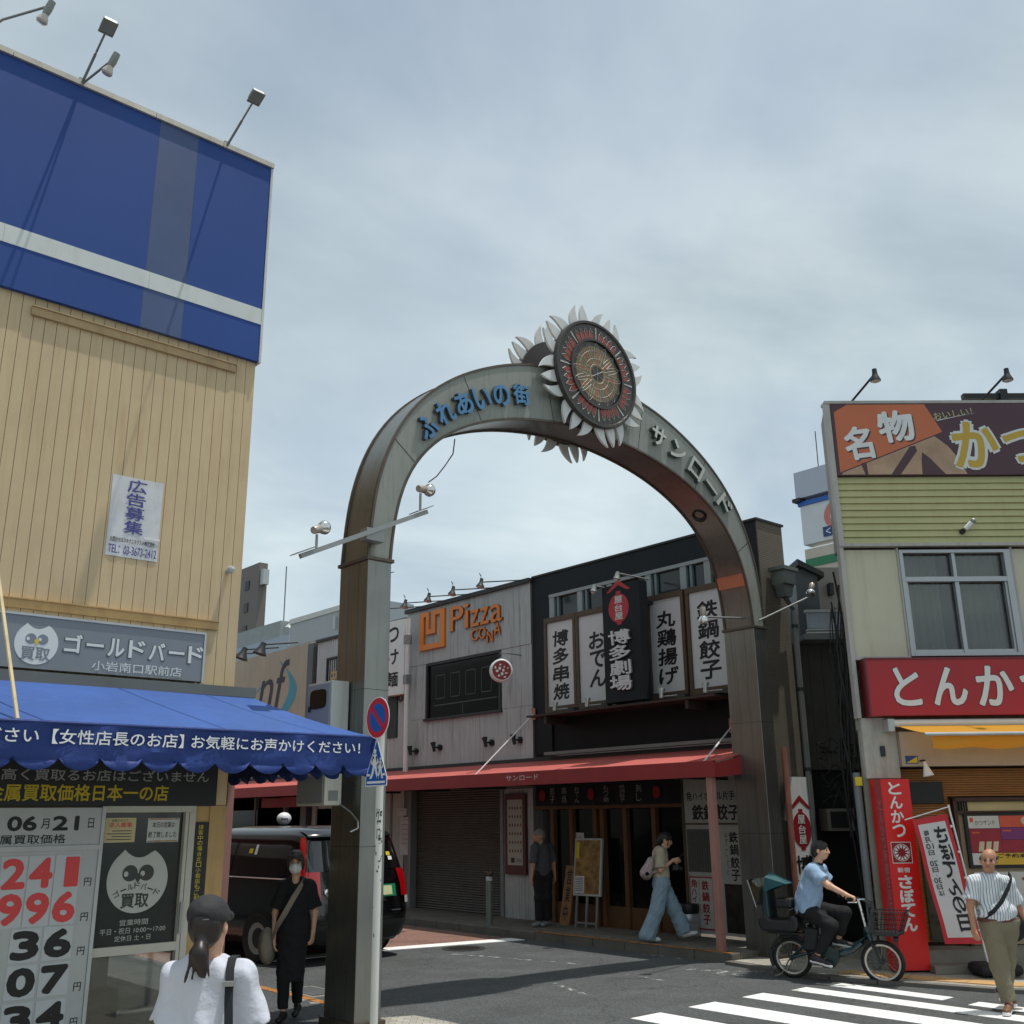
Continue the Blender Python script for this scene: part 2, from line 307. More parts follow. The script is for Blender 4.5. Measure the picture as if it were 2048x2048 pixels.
for (xa, ya), (xb, yb) in zip(cor[:5], cor[1:6]):
    dn = Vector((xb - xa, yb - ya, 0)).normalized(); nn_ = Vector((dn.y, -dn.x, 0)) * -.13; kb.slab([(xa, ya), (xb, yb), (xb - nn_.x, yb - nn_.y), (xa - nn_.x, ya - nn_.y)], -.1, .04)
setting(kb.obj('kerb', mat('dark kerb', (104, 102, 96), .85, var=.25, bump=.3)))
setting(B().slab([(10.78, 6.98), (11.02, 6.98), (11.1, 6.48), (11.45, 5.3), (12.5, 3.6), (12.25, 3.45), (11.17, 5.25), (10.85, 6.42)], 0, .044).obj('tactile_paving', TACT))
setting(B().slab([(-8, -3), (4.6, -3), (6.02, 7.2), (6.02, 7.9), (5.98, 8.3), (5.7, 8.42), (-8, 8.42)], -.2, .02).obj('sidewalk', PAVE2))
mh = B().disc((9.42, 11.95), .3, .3, Fr(lambda a, b, c: (a, c, b)), -.05, .006, 40)
for k in range(-6, 7):
    for j in range(-6, 7):
        if (k * k + j * j) < 32: mh.box(9.42 + k * .042 - .012, 9.42 + k * .042 + .012, 11.95 + j * .042 - .012, 11.95 + j * .042 + .012, .003, .0095)
tag(mh.obj('manhole_cover', mat('cast iron', (58, 56, 52), .6, .4)), 'round cast iron manhole cover in the road just before the white stop line', 'manhole')
gr = thing('drain_grate', 'steel drain grate in a pale concrete surround beside the orange edge line', 'drain', (6.02, 10.25, 0))
B().slab([(5.86, 9.9), (6.24, 9.9), (6.24, 10.6), (5.86, 10.6)], -.1, .003).obj('surround', 'concrete', gr)
b = B()
for i in range(14): b.box(5.92, 6.18, 9.99 + i * .04, 10.005 + i * .04, .0, .012)
b.box(5.91, 5.925, 9.97, 10.54, 0, .0125); b.box(6.175, 6.19, 9.97, 10.54, 0, .0125); b.obj('bars', 'galv', gr)
B().box(5.927, 6.173, 9.975, 10.535, -.05, .0045).obj('pit', 'black', gr)

# ------------------------------------------------------------------ gold shop building (left): facade in plane Y = 8.6
SID = mat('cream siding', (200, 177, 139), .55, var=.1, vs=1.3, streak=.42, sc_rgb=(168, 128, 78)); SIDD = mat('cream trim', (186, 152, 100), .6, var=.12, streak=.4, sc_rgb=(120, 88, 52))
gb = thing('shop_building', 'tall cream metal clad shop building with plank siding under a big blue hoarding', 'building', (2, YL, 0))
b = B(); x = -6.0
while x < 4.14:
    w = .0985; b.box(x, min(x + w - .0045, 4.15), -.02, 0, 1.87, 8.3, FL); x += w
b.obj('siding', SID, gb)
B().box(-6, 4.12, -30, -5.01, 0, 6.5, FL).obj('unseen_rear_wing', mat('pale grey render', (172, 172, 168), .8, var=.08), gb)  # unseen rear block, added for reflections and greyed to keep bounced light neutral
B().box(-6, 4.145, -5, -.021, 1.0, 8.28, FL).obj('wall', mat('seam paint', (166, 138, 98), .7), gb)
B().box(4.0, 4.15, -.5, .0, 0, 1.865, FL).obj('corner_post', SIDD, gb)
B().box(-6, 3.09, -.6, -.03, 0, 1.6, FL).obj('plinth', 'grey', gb)
B().box(3.0, 4.0, -2.2, -2.0, 0, 2.0, FL).obj('shop_interior', mat('dim shop interior', (92, 96, 92), .8, var=.3, vs=2), gb)
B().box(3.2, 3.5, -.7, -.4, .0, .42, FL).obj('counter_box', mat('brown carton', (74, 56, 42), .8), gb)
for z0, z1, x0, x1 in ((5.9, 5.975, 2.05, 3.93), (3.38, 3.45, -3, 3.94)):
    b = B(); b.box(x0, x1, .001, .03, z0, z1, FL); b.box(x0, x1, .001, .042, z1, z1 + .01, FL); b.obj('ledge', SIDD if z0 < 5 else mat('dull ledge paint', (176, 150, 110), .6, var=.15, streak=.4), gb)
b = B(); b.lathe([(.0, 0), (.02, 0), (.022, .05), (.035, .06), (.03, .1), (0, .11)], FL(4.0, 0, 3.94), (0, -1, 0), 10); b.obj('wall_knob', 'lgrey', gb, True)
b = B(); b.tube([FL(1.42 + .14 * math.cos(k * .4), .03, 5.98 + .05 * math.sin(k * .4)) for k in range(17)], .012, 6); b.obj('wall_hook', SIDD, gb)
BLUE = mat('blue hoarding', (38, 72, 140), .5, spec=.3, var=.09, vs=.8, streak=.12, sc_rgb=(60, 78, 120))
hb = thing('hoarding', 'huge blank blue hoarding with a white stripe across the top of the cream building', 'billboard', (2, YL, 6.07))
b = B(); x1 = 4.15
for xa, xb in ((-6, -2.5), (-2.4985, .4), (.4012, 2.96), (3.351, 4.145)): b.box(xa, xb, .001, .05, 6.07, 8.28, FL)
b.obj('panel', BLUE, hb); B().box(2.961, 3.35, .001, .0495, 6.07, 8.28, FL).obj('faded_panel', mat('faded blue panel', (62, 82, 124), .5, var=.14, vs=1.2, streak=.3, sc_rgb=(84, 84, 96)), hb)
WB = mat('white stripe', (205, 210, 208), .5, var=.06, streak=.25, sc_rgb=(150, 140, 128))
b = B()
for xa, xb in ((-6, 1.74), (1.742, 3.0), (3.002, 4.145)): b.box(xa, xb, .0505, .055, 6.47, 6.64, FL)
b.obj('stripe', WB, hb)
b = B()
for xa, xb in ((-6, -1), (-.995, 1.6), (1.605, 2.9), (2.905, 3.6), (3.605, 4.17)): b.box(xa, xb, -.1, .075, 8.281, 8.335, FL)
b.obj('cap_rail', mat('aluminium coping', (192, 186, 174), .5, .3, var=.15, streak=.3), hb)
B().box(4.146, 4.17, -.1, .058, 6.06, 8.28, FL).obj('edge_trim', mat('white edge trim', (200, 200, 198), .5), hb)
# roof lamps
def flood(x, zt, label):
    t = thing('floodlight', label, 'floodlight', (x, YL, 8.33), 'lamps above the blue hoarding')
    p0 = FL(x, .03, 8.3); p1 = FL(x, .62, 8.52)
    b = B(); b.tube([p0, p0.lerp(p1, .6)], .013, 8); b.tube([p0.lerp(p1, .6), p1], .01, 8); b.box(x - .03, x + .03, -.01, .07, 8.336, 8.36, FL); b.obj('arm', 'lampgrey', t, True)
    d = (p1 - p0).normalized(); n = Vector((1, 0, 0)).cross(d)
    f2 = Fr(lambda a, bb, c: p1 + Vector((1, 0, 0)) * a + d * bb + n * c)
    b = B()
    b.box(-.06, .06, -.01, .11, -.03, .012, f2); b.box(-.067, .067, -.018, .118, .0121, .024, f2); b.box(-.067, .067, -.03, -.0181, .0, .028, f2); b.obj('housing', 'lampgrey', t, bev=.006)
    B().box(-.057, .057, -.008, .108, .0241, .027, f2).obj('lens', mat('dusty flood lens', (130, 134, 126), .5), t)
flood(2.2, 0, 'square grey floodlight on a straight arm with a small spotlight beside its foot'); flood(3.64, 0, 'square grey floodlight standing alone near the free corner of the blue hoarding')
def spot(x0, x1, z1, bend, label):
    t = thing('spotlight', label, 'spotlight', (x0, YL, 8.33), 'lamps above the blue hoarding')
    e = FL(x1, .62, z1)
    path = [FL(x0, .05, 8.3), FL(x0, .06, 8.3 + bend * .7), FL(x0 + .04, .12, 8.3 + bend), FL(x0 + .2 * (x1 - x0) + .02, .2, 8.3 + bend + .05), e] if bend else [FL(x0, .03, 8.31), e]
    B().tube(path, .011, 8).obj('arm', 'lampgrey', t, True)
    ax = Vector((-.25, .35, -1)).normalized()
    B().lathe([(.0, -.05), (.03, -.045), (.034, .045), (.028, .09), (.0, .09)], e, ax, 14).obj('socket', 'lampgrey', t, True)
    B().lathe([(.025, .091), (.045, .135), (.05, .16), (.04, .175), (0, .18)], e, ax, 16).obj('bulb', 'bulb', t, True)
spot(1.36, 1.72, 8.5, .14, 'grey reflector spotlight on a long bent arm above the blue hoarding'); spot(2.2, 2.3, 8.28, 0, 'grey reflector spotlight on a short straight arm, low beside a square floodlight')
# advert poster
po = thing('wall_poster', 'weathered white paper poster with large blue characters stuck on the cream siding', 'poster', (3.1, YL, 4.3))
PAPER = mat('weathered paper', (206, 208, 210), .8, var=.14, vs=5, streak=.25, sc_rgb=(160, 164, 172), stretch=(2, 2, .6))
B().grid(lambda u, v: FL(2.88 + .455 * u, .003 + .005 * abs(math.sin(u * 9 + 2 * v)) * (1 - v), 3.92 + .725 * v), 14, 10).obj('paper', PAPER, po, True)
PB = mat('faded blue ink', (66, 68, 140), .7, var=.1)
text('広告募集', PB, po, FL, 3.015, 3.185, 4.13, 4.63, b=.011, bold=.012, vert=True, pad=.03)
text('お問合せはタキナミネクスト株式会社', 'ink', po, FL, 2.91, 3.3, 4.045, 4.09, b=.011, bold=.015)
text('TEL：03-3673-2412', PB, po, FL, 2.9, 3.32, 3.945, 4.02, b=.011, bold=.01)
B().box(3.2, 3.34, .011, .0125, 4.105, 4.125, FL).obj('tape', 'white', po)
# gold shop name board
SG = mat('grey sign face', (124, 130, 136), .35, var=.06); GW = mat('pale lettering', (214, 216, 214), .5, var=0)
ns = thing('shop_sign', 'grey shop name board with round owl emblem, above the blue awning', 'sign', (2.8, YL, 2.88))
B().box(2.02, 3.78, .02, .1, 2.9, 3.31, FL).obj('board', SG, ns)
b = B(); b.box(2.0, 3.8, .02, .11, 3.311, 3.33, FL); b.box(2.0, 2.018, .02, .11, 2.89, 3.31, FL); b.box(3.782, 3.8, .02, .11, 2.89, 3.31, FL); b.obj('frame', 'lgrey', ns)
def owl(parent, cx, cz, r, fr, b0, white, dark, beak=None):
    o = B(); n = 48; pts = []
    for k in range(n):
        a = PI / 2 + 2 * PI * k / n; x, z = r * math.cos(a), r * math.sin(a); t = math.sin(a)
        if t > .82 and abs(x) < .5 * r: z = r * (.66 + .9 * (abs(x) / (.55 * r)) ** 2 * .34)
        pts.append((cx + x, cz + z * 1.02))
    o.prism(pts, b0, b0 + .002, fr); o.obj('emblem', white, parent)
    o = B()
    for s in (-1, 1): o.disc((cx + s * .27 * r, cz + .2 * r), .25 * r, .25 * r, fr, b0 + .0021, b0 + .004, 24)
    o.m = 1
    for s in (-1, 1): o.disc((cx + s * .27 * r - .13 * r, cz + .18 * r), .075 * r, .085 * r, fr, b0 + .0041, b0 + .006, 14)
    o.m = 2; o.prism([(cx - .13 * r, cz + .12 * r), (cx, cz + .2 * r), (cx + .13 * r, cz + .12 * r), (cx, cz - .12 * r)], b0 + .0042, b0 + .006, fr)
    o.obj('emblem_face', [dark, white, beak or dark], parent)
owl(ns, 2.395, 3.1, .165, FL, .1005, GW, SG, 'yellow')
text('買取', SG, ns, FL, 2.285, 2.505, 2.965, 3.07, b=.104, bold=.02)
nm = 'ゴールドバード'
b = B(); b2 = B()
for i, c in enumerate(nm):
    a0 = 2.60 + i * .173
    z = (3.05, 3.2) if c != 'ー' else (3.115, 3.14)
    letters(b2, c, FL, a0 - .004, a0 + .158, z[0] - .012, z[1] + .006, b=.1015, bold=.055 if c != 'ー' else .03); letters(b, c, FL, a0 + .008, a0 + .147, z[0], z[1], b=.103, bold=.035)
b2.obj('lettering_outline', mat('dark sign grey', (84, 88, 92), .5, var=0), ns, recalc=False); b.obj('lettering', GW, ns, recalc=False)
text('小岩南口駅前店', GW, ns, FL, 2.84, 3.6, 2.925, 3.005, b=.103, bold=.006)
# blue awning: slope from the wall, valance with scallops, hipped right end
CANV = mat('blue awning canvas', (54, 88, 152), .65, var=.14, vs=1.6, streak=.22, sc_rgb=(76, 104, 158), stretch=(1.2, 1.2, 1.2), bump=.35, bs=9, spec=.3); VAL = mat('blue valance canvas', (34, 58, 122), .6, var=.14, vs=3, bump=.5, bs=7, spec=.35)
aw = thing('awning', 'blue canvas shop awning with white lettering and a scalloped valance', 'awning', (2.5, 7.8, 2.4))
xl, xr, zt, zf, pj = -2.5, 4.2, 2.83, 2.4, 1.2
def sag(u): return -.03 * math.sin(PI * u)
cv = B()
cv.grid(lambda u, v: FL(xl + (4.2 + .67 * v - xl) * u, .05 + (pj - .05) * v, zt + (zf - zt) * v + sag(v) * (.6 + .4 * math.sin(u * 14))), 40, 8)
cv.grid(lambda u, v: Vector((4.2 + .67 * v, YL - .05 - (pj - .05) * v + u * (1.5 + 1.15 * v), zt + (zf - zt) * v + sag(v))), 10, 8)
cv.obj('canopy', CANV, aw, True)
b = B()
for u_ in (.28, .46, .64, .82, .93): b.grid(lambda u, v, u_=u_: FL(xl + (4.2 + .67 * v - xl) * u_ + .008 * u + (v * .1 if u_ > .9 else 0), .05 + (pj - .05) * v, zt + (zf - zt) * v + sag(v) * (.6 + .4 * math.sin(u_ * 14)) + .0035), 1, 10)
b.obj('seams', VAL, aw, True)
def valance(P, n, name, zb=2.135):
    b = B(); m = n * 10
    def pt(i, j):
        u = i / m; ph = (i % 10) / 10 * PI; sc_ = math.sin(ph) ** .6
        zz = [2.4, 2.385, 2.3, 2.22, 2.15 - .0 * sc_, 2.165 - .085 * sc_][j]
        wob = .016 * math.sin(u * 37) * (j / 5) + .02 * sc_ * (j == 5) + .01 * math.sin(u * 91 + j) - (.014 if j in (2, 4) else 0) * (1 + .6 * math.sin(u * 53))
        return P(u, wob, zz)
    vs = [pt(i, j) for i in range(m + 1) for j in range(6)]
    b.add(vs, [(i * 6 + j, (i + 1) * 6 + j, (i + 1) * 6 + j + 1, i * 6 + j + 1) for i in range(m) for j in range(5)])
    o = b.obj(name, VAL, aw, True); md = o.modifiers.new('thick', 'SOLIDIFY'); md.thickness = .004
valance(lambda u, w, z: FL(xl + (4.87 - xl) * u, pj + w, z), 26, 'valance')
valance(lambda u, w, z: Vector((4.87 + w, 7.4 + 2.72 * u, z)), 10, 'valance')
B().tube([FL(xl, pj + .005, 2.4), FL(4.87, pj + .005, 2.4), Vector((4.87, 10.1, 2.4))], .012, 6).obj('hem_pipe', VAL, aw, True)
B().box(-6, 4.28, -.0, .16, 2.785, 2.872, FL).obj('head_box', mat('awning head box', (106, 108, 104), .5, .2), aw)
B().tube([FL(1.83, .0, 4.6), FL(2.03, pj - .02, 2.41)], .014, 8).obj('stay_rod', mat('ivory painted rod', (208, 190, 150), .5, streak=.5, sc_rgb=(120, 92, 60)), aw, True)
AT = mat('awning lettering', (222, 224, 226), .6, var=.1)
b = B(); letters(b, 'ください【女性店長のお店】', FL, 1.72, 3.19, 2.255, 2.355, b=pj + .012, bold=.012); letters(b, 'お気軽にお声かけください！', FL, 3.25, 4.72, 2.255, 2.352, b=pj + .012, bold=.012)
b.obj('lettering', AT, aw, recalc=False)
for xx in (4.6, 2.6): B().tube([FL(xx, .02, 2.2), FL(xx, pj - .05, 2.37)], .014, 6).obj('bracket_arm', 'galv', aw)
# fascia banner, price board, door
bn = thing('fascia_banner', 'black fascia banner with white and yellow writing under the blue awning', 'sign', (2.8, YL, 2))
B().box(-4, 4.03, .005, .035, 1.862, 2.34, FL).obj('board', 'black', bn)
text('高く買取るお店はございません', mat('grey lettering', (150, 152, 150), .6, var=0), bn, FL, 2.28, 3.95, 2.055, 2.145, b=.037, bold=.01); text('貴金属買取価格日本一の店', mat('gold lettering', (190, 166, 30), .6, var=0), bn, FL, 2.06, 3.6, 1.9, 2.03, b=.037, bold=.02)
pb = thing('price_board', 'white gold price board with red and black numbers beside the shop door', 'sign', (2.3, YL, 0))
PW = mat('price board white', (172, 175, 175), .45, var=.06); PC = mat('number card', (184, 188, 192), .35, var=.03); PR = mat('red numerals', (206, 62, 62), .5, var=0)
b = B(); b.box(.6, 3.06, .01, .05, .2, 1.53, FL); b.box(.6, 3.06, .01, .05, 1.57, 1.85, FL); b.obj('board', PW, pb)
b = B(); b.box(.6, 3.09, .01, .06, 1.531, 1.569, FL); b.box(3.062, 3.09, .01, .06, .2, 1.53, FL); b.box(3.062, 3.09, .01, .06, 1.57, 1.859, FL); b.box(.6, 3.09, .01, .06, .16, .199, FL); b.obj('frame', 'lgrey', pb)
rows = [(1.265, 1.485, '241', PR), (1.01, 1.235, '996', PR), (.765, .97, '36', 'ink'), (.515, .715, '07', 'ink'), (.27, .46, '34', 'ink')]
cd = B(); nk = B(); nr = B()
for z0, z1, s_, mm in rows:
    for i, c in enumerate(s_[::-1]):
        a1 = 2.925 - i * .195 if mm == PR else 2.925 - i * .235
        w = .17 if mm == PR else .2
        cd.box(a1 - w - .01, a1 + .005, .0505, .054, z0 - .015, z1 + .015, FL)
        letters(nr if mm == PR else nk, c, FL, a1 - w * (1 if c != '1' else .62), a1, z0, z1, b=.056, bold=.075)
letters(nk, '06', FL, 2.36, 2.575, 1.68, 1.79, b=.052, bold=.06); letters(nk, '月', FL, 2.605, 2.665, 1.695, 1.77, b=.052, bold=.01); letters(nk, '21', FL, 2.69, 2.89, 1.68, 1.79, b=.052, bold=.06); letters(nk, '日', FL, 2.96, 3.005, 1.695, 1.77, b=.052, bold=.01)
letters(nk, '貴金属買取価格', FL, 2.13, 2.8, 1.585, 1.655, b=.052, bold=.015)
for z in (1.265, 1.01, .765, .515, .27): letters(nk, '円', FL, 2.975, 3.03, z, z + .06, b=.052, bold=.01)
cd.obj('number_cards', PC, pb); nk.obj('lettering', 'ink', pb, recalc=False); nr.obj('red_lettering', PR, pb, recalc=False)
dr = thing('shop_door', 'sliding glass shop door with dark film, round owl emblem and opening hours', 'door', (3.5, YL, 0))
b = B(); b.box(3.095, 3.86, -.08, .03, 1.812, 1.861, FL); b.box(3.772, 3.8, -.06, .03, .02, 1.811, FL); b.box(3.806, 3.86, -.09, .03, 0, 1.811, FL); b.box(3.095, 3.771, -.06, .03, .735, .8, FL); b.box(3.095, 3.771, -.06, .03, .02, .1, FL); b.obj('frame', mat('ivory door frame', (186, 184, 172), .5), dr)
B().box(3.862, 3.998, -.2, -.01, 0, 1.86, FL).obj('side_panel', SIDD, dr)
B().box(3.095, 3.77, -.03, -.02, .801, 1.811, FL).obj('film_pane', mat('dark window film', (46, 50, 48), .12, var=.02), dr)
B().box(3.095, 3.77, -.03, -.02, .101, .734, FL).obj('lower_pane', M['clear'], dr)
B().box(3.775, 3.797, .0301, .05, .86, 1.1, FL).obj('handle', 'galv', dr)
EM = mat('film white', (178, 180, 174), .5, var=0); FD = mat('film charcoal', (48, 51, 50), .4, var=0)
owl(dr, 3.425, 1.29, .25, FL, -.0195, EM, FD)
text('買取', FD, dr, FL, 3.3, 3.53, 1.075, 1.185, b=-.016, bold=.03)
b = B(); nm = 'ゴールドバード'
for i, c in enumerate(nm):
    u = (i - 3) / 3; a = 3.425 + u * .165; z = 1.245 - .06 * abs(u) ** 1.6
    letters(b, c, FL, a - .024, a + .024, z - (.024 if c != 'ー' else .006), z + (.024 if c != 'ー' else .006), b=-.0165, bold=.02, rot=-u * .5)
b.obj('lettering', FD, dr, recalc=False)
b = B(); letters(b, '営業時間', FL, 3.31, 3.54, .945, .99, b=-.019); letters(b, '平日・祝日 10:00〜17:00', FL, 3.16, 3.69, .885, .93, b=-.019); letters(b, '定休日 土・日', FL, 3.28, 3.57, .83, .872, b=-.019); b.obj('lettering', EM, dr, recalc=False)
for nmx, lab, a0, a1, c0, c1, col, rws in (('notice', 'cream staff wanted notice with red writing taped inside the shop door', 3.12, 3.37, 1.58, 1.77, (196, 182, 140), (('求人募集', PR, 3.15, 3.34, 1.695, 1.735), ('女性スタッフ', 'ink', 3.17, 3.3, 1.74, 1.76))), ('notice', 'white closed today notice with orange edges inside the shop door', 3.47, 3.74, 1.575, 1.765, (192, 194, 190), (('本日の営業は', 'ink', 3.51, 3.7, 1.69, 1.735), ('終了致しました', 'ink', 3.48, 3.72, 1.61, 1.66)))):
    n = thing(nmx, lab, 'notice', (a0, YL, c0)); B().box(a0, a1, -.019, -.0175, c0, c1, FL).obj('paper', mat('notice ' + str(col), col, .7, var=.05), n)
    for t_, m_, x0, x1, z0, z1 in rws: text(t_, m_, n, FL, x0, x1, z0, z1, b=-.0165, bold=.01)
    if col[2] < 150:
        b = B()
        for i in range(4): b.box(3.14 + .04 * (i % 2), 3.34, -.0165, -.016, 1.6 + i * .022, 1.606 + i * .022, FL)
        b.obj('small_print', 'dark', n)
    else: b = B(); b.box(a0 + .01, a1 - .01, -.0165, -.016, c1 - .012, c1 - .004, FL); b.box(a0 + .01, a1 - .01, -.0165, -.016, c0 + .004, c0 + .012, FL); b.obj('border', OPAINT, n)
st = thing('strip_sign', 'narrow upright black strip sign with yellow characters beside the shop door', 'sign', (3.93, YL, 1.1)); B().box(3.875, 3.995, -.008, .0, .9, 1.73, FL).obj('board', 'black', st); text('接客中の場合北口小岩店もご利用下さい', 'yellow', st, FL, 3.905, 3.95, .93, 1.71, b=.002, vert=True)
# left-hand post of the street canopy
cp = thing('canopy_post', 'slim faded pink post of the near canopy, between the gold shop and the taxi', 'post', (5.28, 10.9, 0))
B().box(5.24, 5.32, 10.86, 10.94, 0, 2.5).obj('post', 'pinkpost', cp); B().box(5.19, 5.37, 10.81, 10.99, 0, .012).obj('base_plate', 'pinkpost', cp)
lc = thing('street_canopy', 'red canopy along the side of the cream building over the near pavement', 'canopy', (4.8, 12, 2.5)); B().add([(4.18, 10.2, 2.7), (5.36, 10.2, 2.5), (5.36, 18, 2.5), (4.18, 18, 2.7), (4.18, 10.2, 2.72), (5.36, 10.2, 2.52), (5.36, 18, 2.52), (4.18, 18, 2.72)], [(0, 1, 2, 3), (7, 6, 5, 4), (0, 4, 5, 1), (1, 5, 6, 2), (2, 6, 7, 3), (3, 7, 4, 0)]).obj('roof_sheet', mat('faded red canopy sheet', (178, 92, 86), .7, var=.12, vs=2, streak=.35, sc_rgb=(132, 64, 60)), lc)
# ------------------------------------------------------------------ street arch
STL = mat('weathered stainless', (134, 135, 130), .3, .85, var=.16, vs=1.4, streak=.5, sc_rgb=(96, 93, 86), stretch=(2.2, 2.2, .1)); STD = mat('arch edge metal', (96, 90, 80), .45, .6, var=.3, vs=4, streak=.5, sc_rgb=(120, 62, 42))
PAN = mat('pale green arch panel', (142, 145, 138), .55, .1, var=.1, vs=2, streak=.45, sc_rgb=(92, 94, 88), stretch=(3, 3, .25))
CX, Y0, Y1 = 8.4, 8.1, 8.6
oh = [(3.2, 4.17), (3.185, 4.45), (3.15, 4.8), (3.07, 5.16), (2.9, 5.58), (2.66, 5.92), (2.4, 6.18), (2.1, 6.4), (1.8, 6.56), (1.4, 6.74), (1.0, 6.86), (.5, 6.93), (0, 6.95)]
ih = [(2.93, 4.17), (2.915, 4.42), (2.87, 4.72), (2.76, 5.08), (2.56, 5.38), (2.33, 5.6), (2.06, 5.78), (1.72, 5.94), (1.3, 6.08), (.85, 6.17), (.4, 6.225), (.15, 6.238), (0, 6.24)]
def resample(h, n):
    pts = [(CX - d, z) for d, z in h] + [(CX + d, z) for d, z in h[-2::-1]]
    P = np.array(pts); s = np.r_[0, np.cumsum(np.hypot(*np.diff(P, axis=0).T))]; t = np.linspace(0, s[-1], n)
    Q = np.c_[np.interp(t, s, P[:, 0]), np.interp(t, s, P[:, 1])]
    for _ in range(6): Q[1:-1] = (Q[:-2] + 2 * Q[1:-1] + Q[2:]) / 4
    return Q
NA = 73; OC, IC = resample(oh, NA), resample(ih, NA)
ar = thing('street_arch', 'tall stainless street arch with blue and silver lettering and sunflower discs at its crown', 'archway', (CX, 8.35, 0))
def arch_band(name, m, y0, y1, mo, mi, smooth=True):
    b = B(); vs = []
    for o, i in zip(OC, IC):
        d = (i - o) / np.hypot(*(i - o)); a = o + d * mo; c = i - d * mi
        vs += [(a[0], y0, a[1]), (c[0], y0, c[1]), (c[0], y1, c[1]), (a[0], y1, a[1])]
    fs = [(4 * k + j, 4 * k + (j + 1) % 4, 4 * k + 4 + (j + 1) % 4, 4 * k + 4 + j) for k in range(NA - 1) for j in range(4)] + [(0, 1, 2, 3), tuple(4 * (NA - 1) + j for j in range(4))]
    return b.add(vs, fs).obj(name, m, ar, smooth)
arch_band('arch_beam', STL, Y0 + .03, Y1 - .03, .012, .012)
arch_band('front_panel', PAN, Y0 + .012, Y0 + .0295, .02, .02); arch_band('rear_panel', PAN, Y1 - .0295, Y1 - .012, .02, .02)
for nm, C_, s in (('outer_edge', OC, 1), ('inner_edge', IC, -1)):
    for yy in (Y0, Y1 - .03):
        b = B(); vs = []
        for k in range(NA):
            o, i = OC[k], IC[k]; d = (i - o) / np.hypot(*(i - o)); p = C_[k]; q = p + d * .022 * s
            p = p - d * .004 * s
            vs += [(p[0], yy, p[1]), (q[0], yy, q[1]), (q[0], yy + .03, q[1]), (p[0], yy + .03, p[1])]
        b.add(vs, [(4 * k + j, 4 * k + (j + 1) % 4, 4 * k + 4 + (j + 1) % 4, 4 * k + 4 + j) for k in range(NA - 1) for j in range(4)] + [(0, 1, 2, 3), tuple(4 * (NA - 1) + j for j in range(4))]).obj(nm, STD, ar, True)
b = B()
for k in (10, 20, 30, 43, 53, 63):
    o, i = OC[k], IC[k]; d = (i - o) / np.hypot(*(i - o)); t_ = np.array([-d[1], d[0]]) * .004
    q = [o + d * .03 - t_, i - d * .03 - t_, i - d * .03 + t_, o + d * .03 + t_]
    b.prism([(a[0], a[1]) for a in q], Y0 + .010, Y0 + .0125, Fr(lambda a, bb, c: (a, bb, c)))
b.obj('panel_seam', 'dark', ar)
for s in (-1, 1):
    x0, x1 = (CX - 3.2, CX - 2.93) if s < 0 else (CX + 2.93, CX + 3.2)
    b = B(); b.box(x0, x1, Y0, Y1, 0, 4.165)
    lg = b.obj('leg', STL, ar, bev=.006)
    b = B()
    for yy in (Y0 + .16, Y0 + .33): b.box(x0 - .001, x1 + .001, yy - .0012, yy + .0012, 0, 4.16)
    for z in (1.5, 2.9): b.box(x0 - .0015, x1 + .0015, Y0 - .0015, Y1 + .0015, z, z + .004)
    b.obj('seam', 'dark', lg)
    b = B(); b.box(x0 - .022, x1 + .022, Y0 - .022, Y1 + .022, 4.14, 4.175); b.obj('collar', STD, ar, bev=.004)
    B().box(x0 - .03, x1 + .03, Y0 - .03, Y1 + .03, 0, .07).obj('foot', STD, ar)
# flush orange patch and speaker in the soffit
k = 66; p = IC[k]
RO = mat('orange soffit patch', (196, 122, 92), .45, .3)
b = B(); ring = []
for kk in (65.6, 66.1, 66.6, 67.1):
    i0 = int(kk); fr_k = kk - i0; P0 = IC[i0] * (1 - fr_k) + IC[i0 + 1] * fr_k; dn = IC[i0] - OC[i0]; dn = dn / np.hypot(*dn); P1 = P0 + dn * .008; P2 = P0 - dn * .03; ring += [(P1[0], Y0 + .032, P1[1]), (P1[0], Y1 - .032, P1[1]), (P2[0], Y1 - .032, P2[1]), (P2[0], Y0 + .032, P2[1])]
b.add(ring, [(4 * i + j, 4 * i + (j + 1) % 4, 4 * i + 4 + (j + 1) % 4, 4 * i + 4 + j) for i in range(3) for j in range(4)] + [(0, 1, 2, 3), (12, 13, 14, 15)]).obj('orange_patch', RO, ar)
k = 57; q = IC[k]; nrm = Vector((IC[k][0] - OC[k][0], 0, IC[k][1] - OC[k][1])).normalized()
b = B(); b.lathe([(0, -.02), (.1, -.02), (.1, .012), (.085, .012), (.07, -.012), (0, -.015)], (q[0], 8.36, q[1]), nrm, 24); b.obj('speaker', 'black', ar, True)
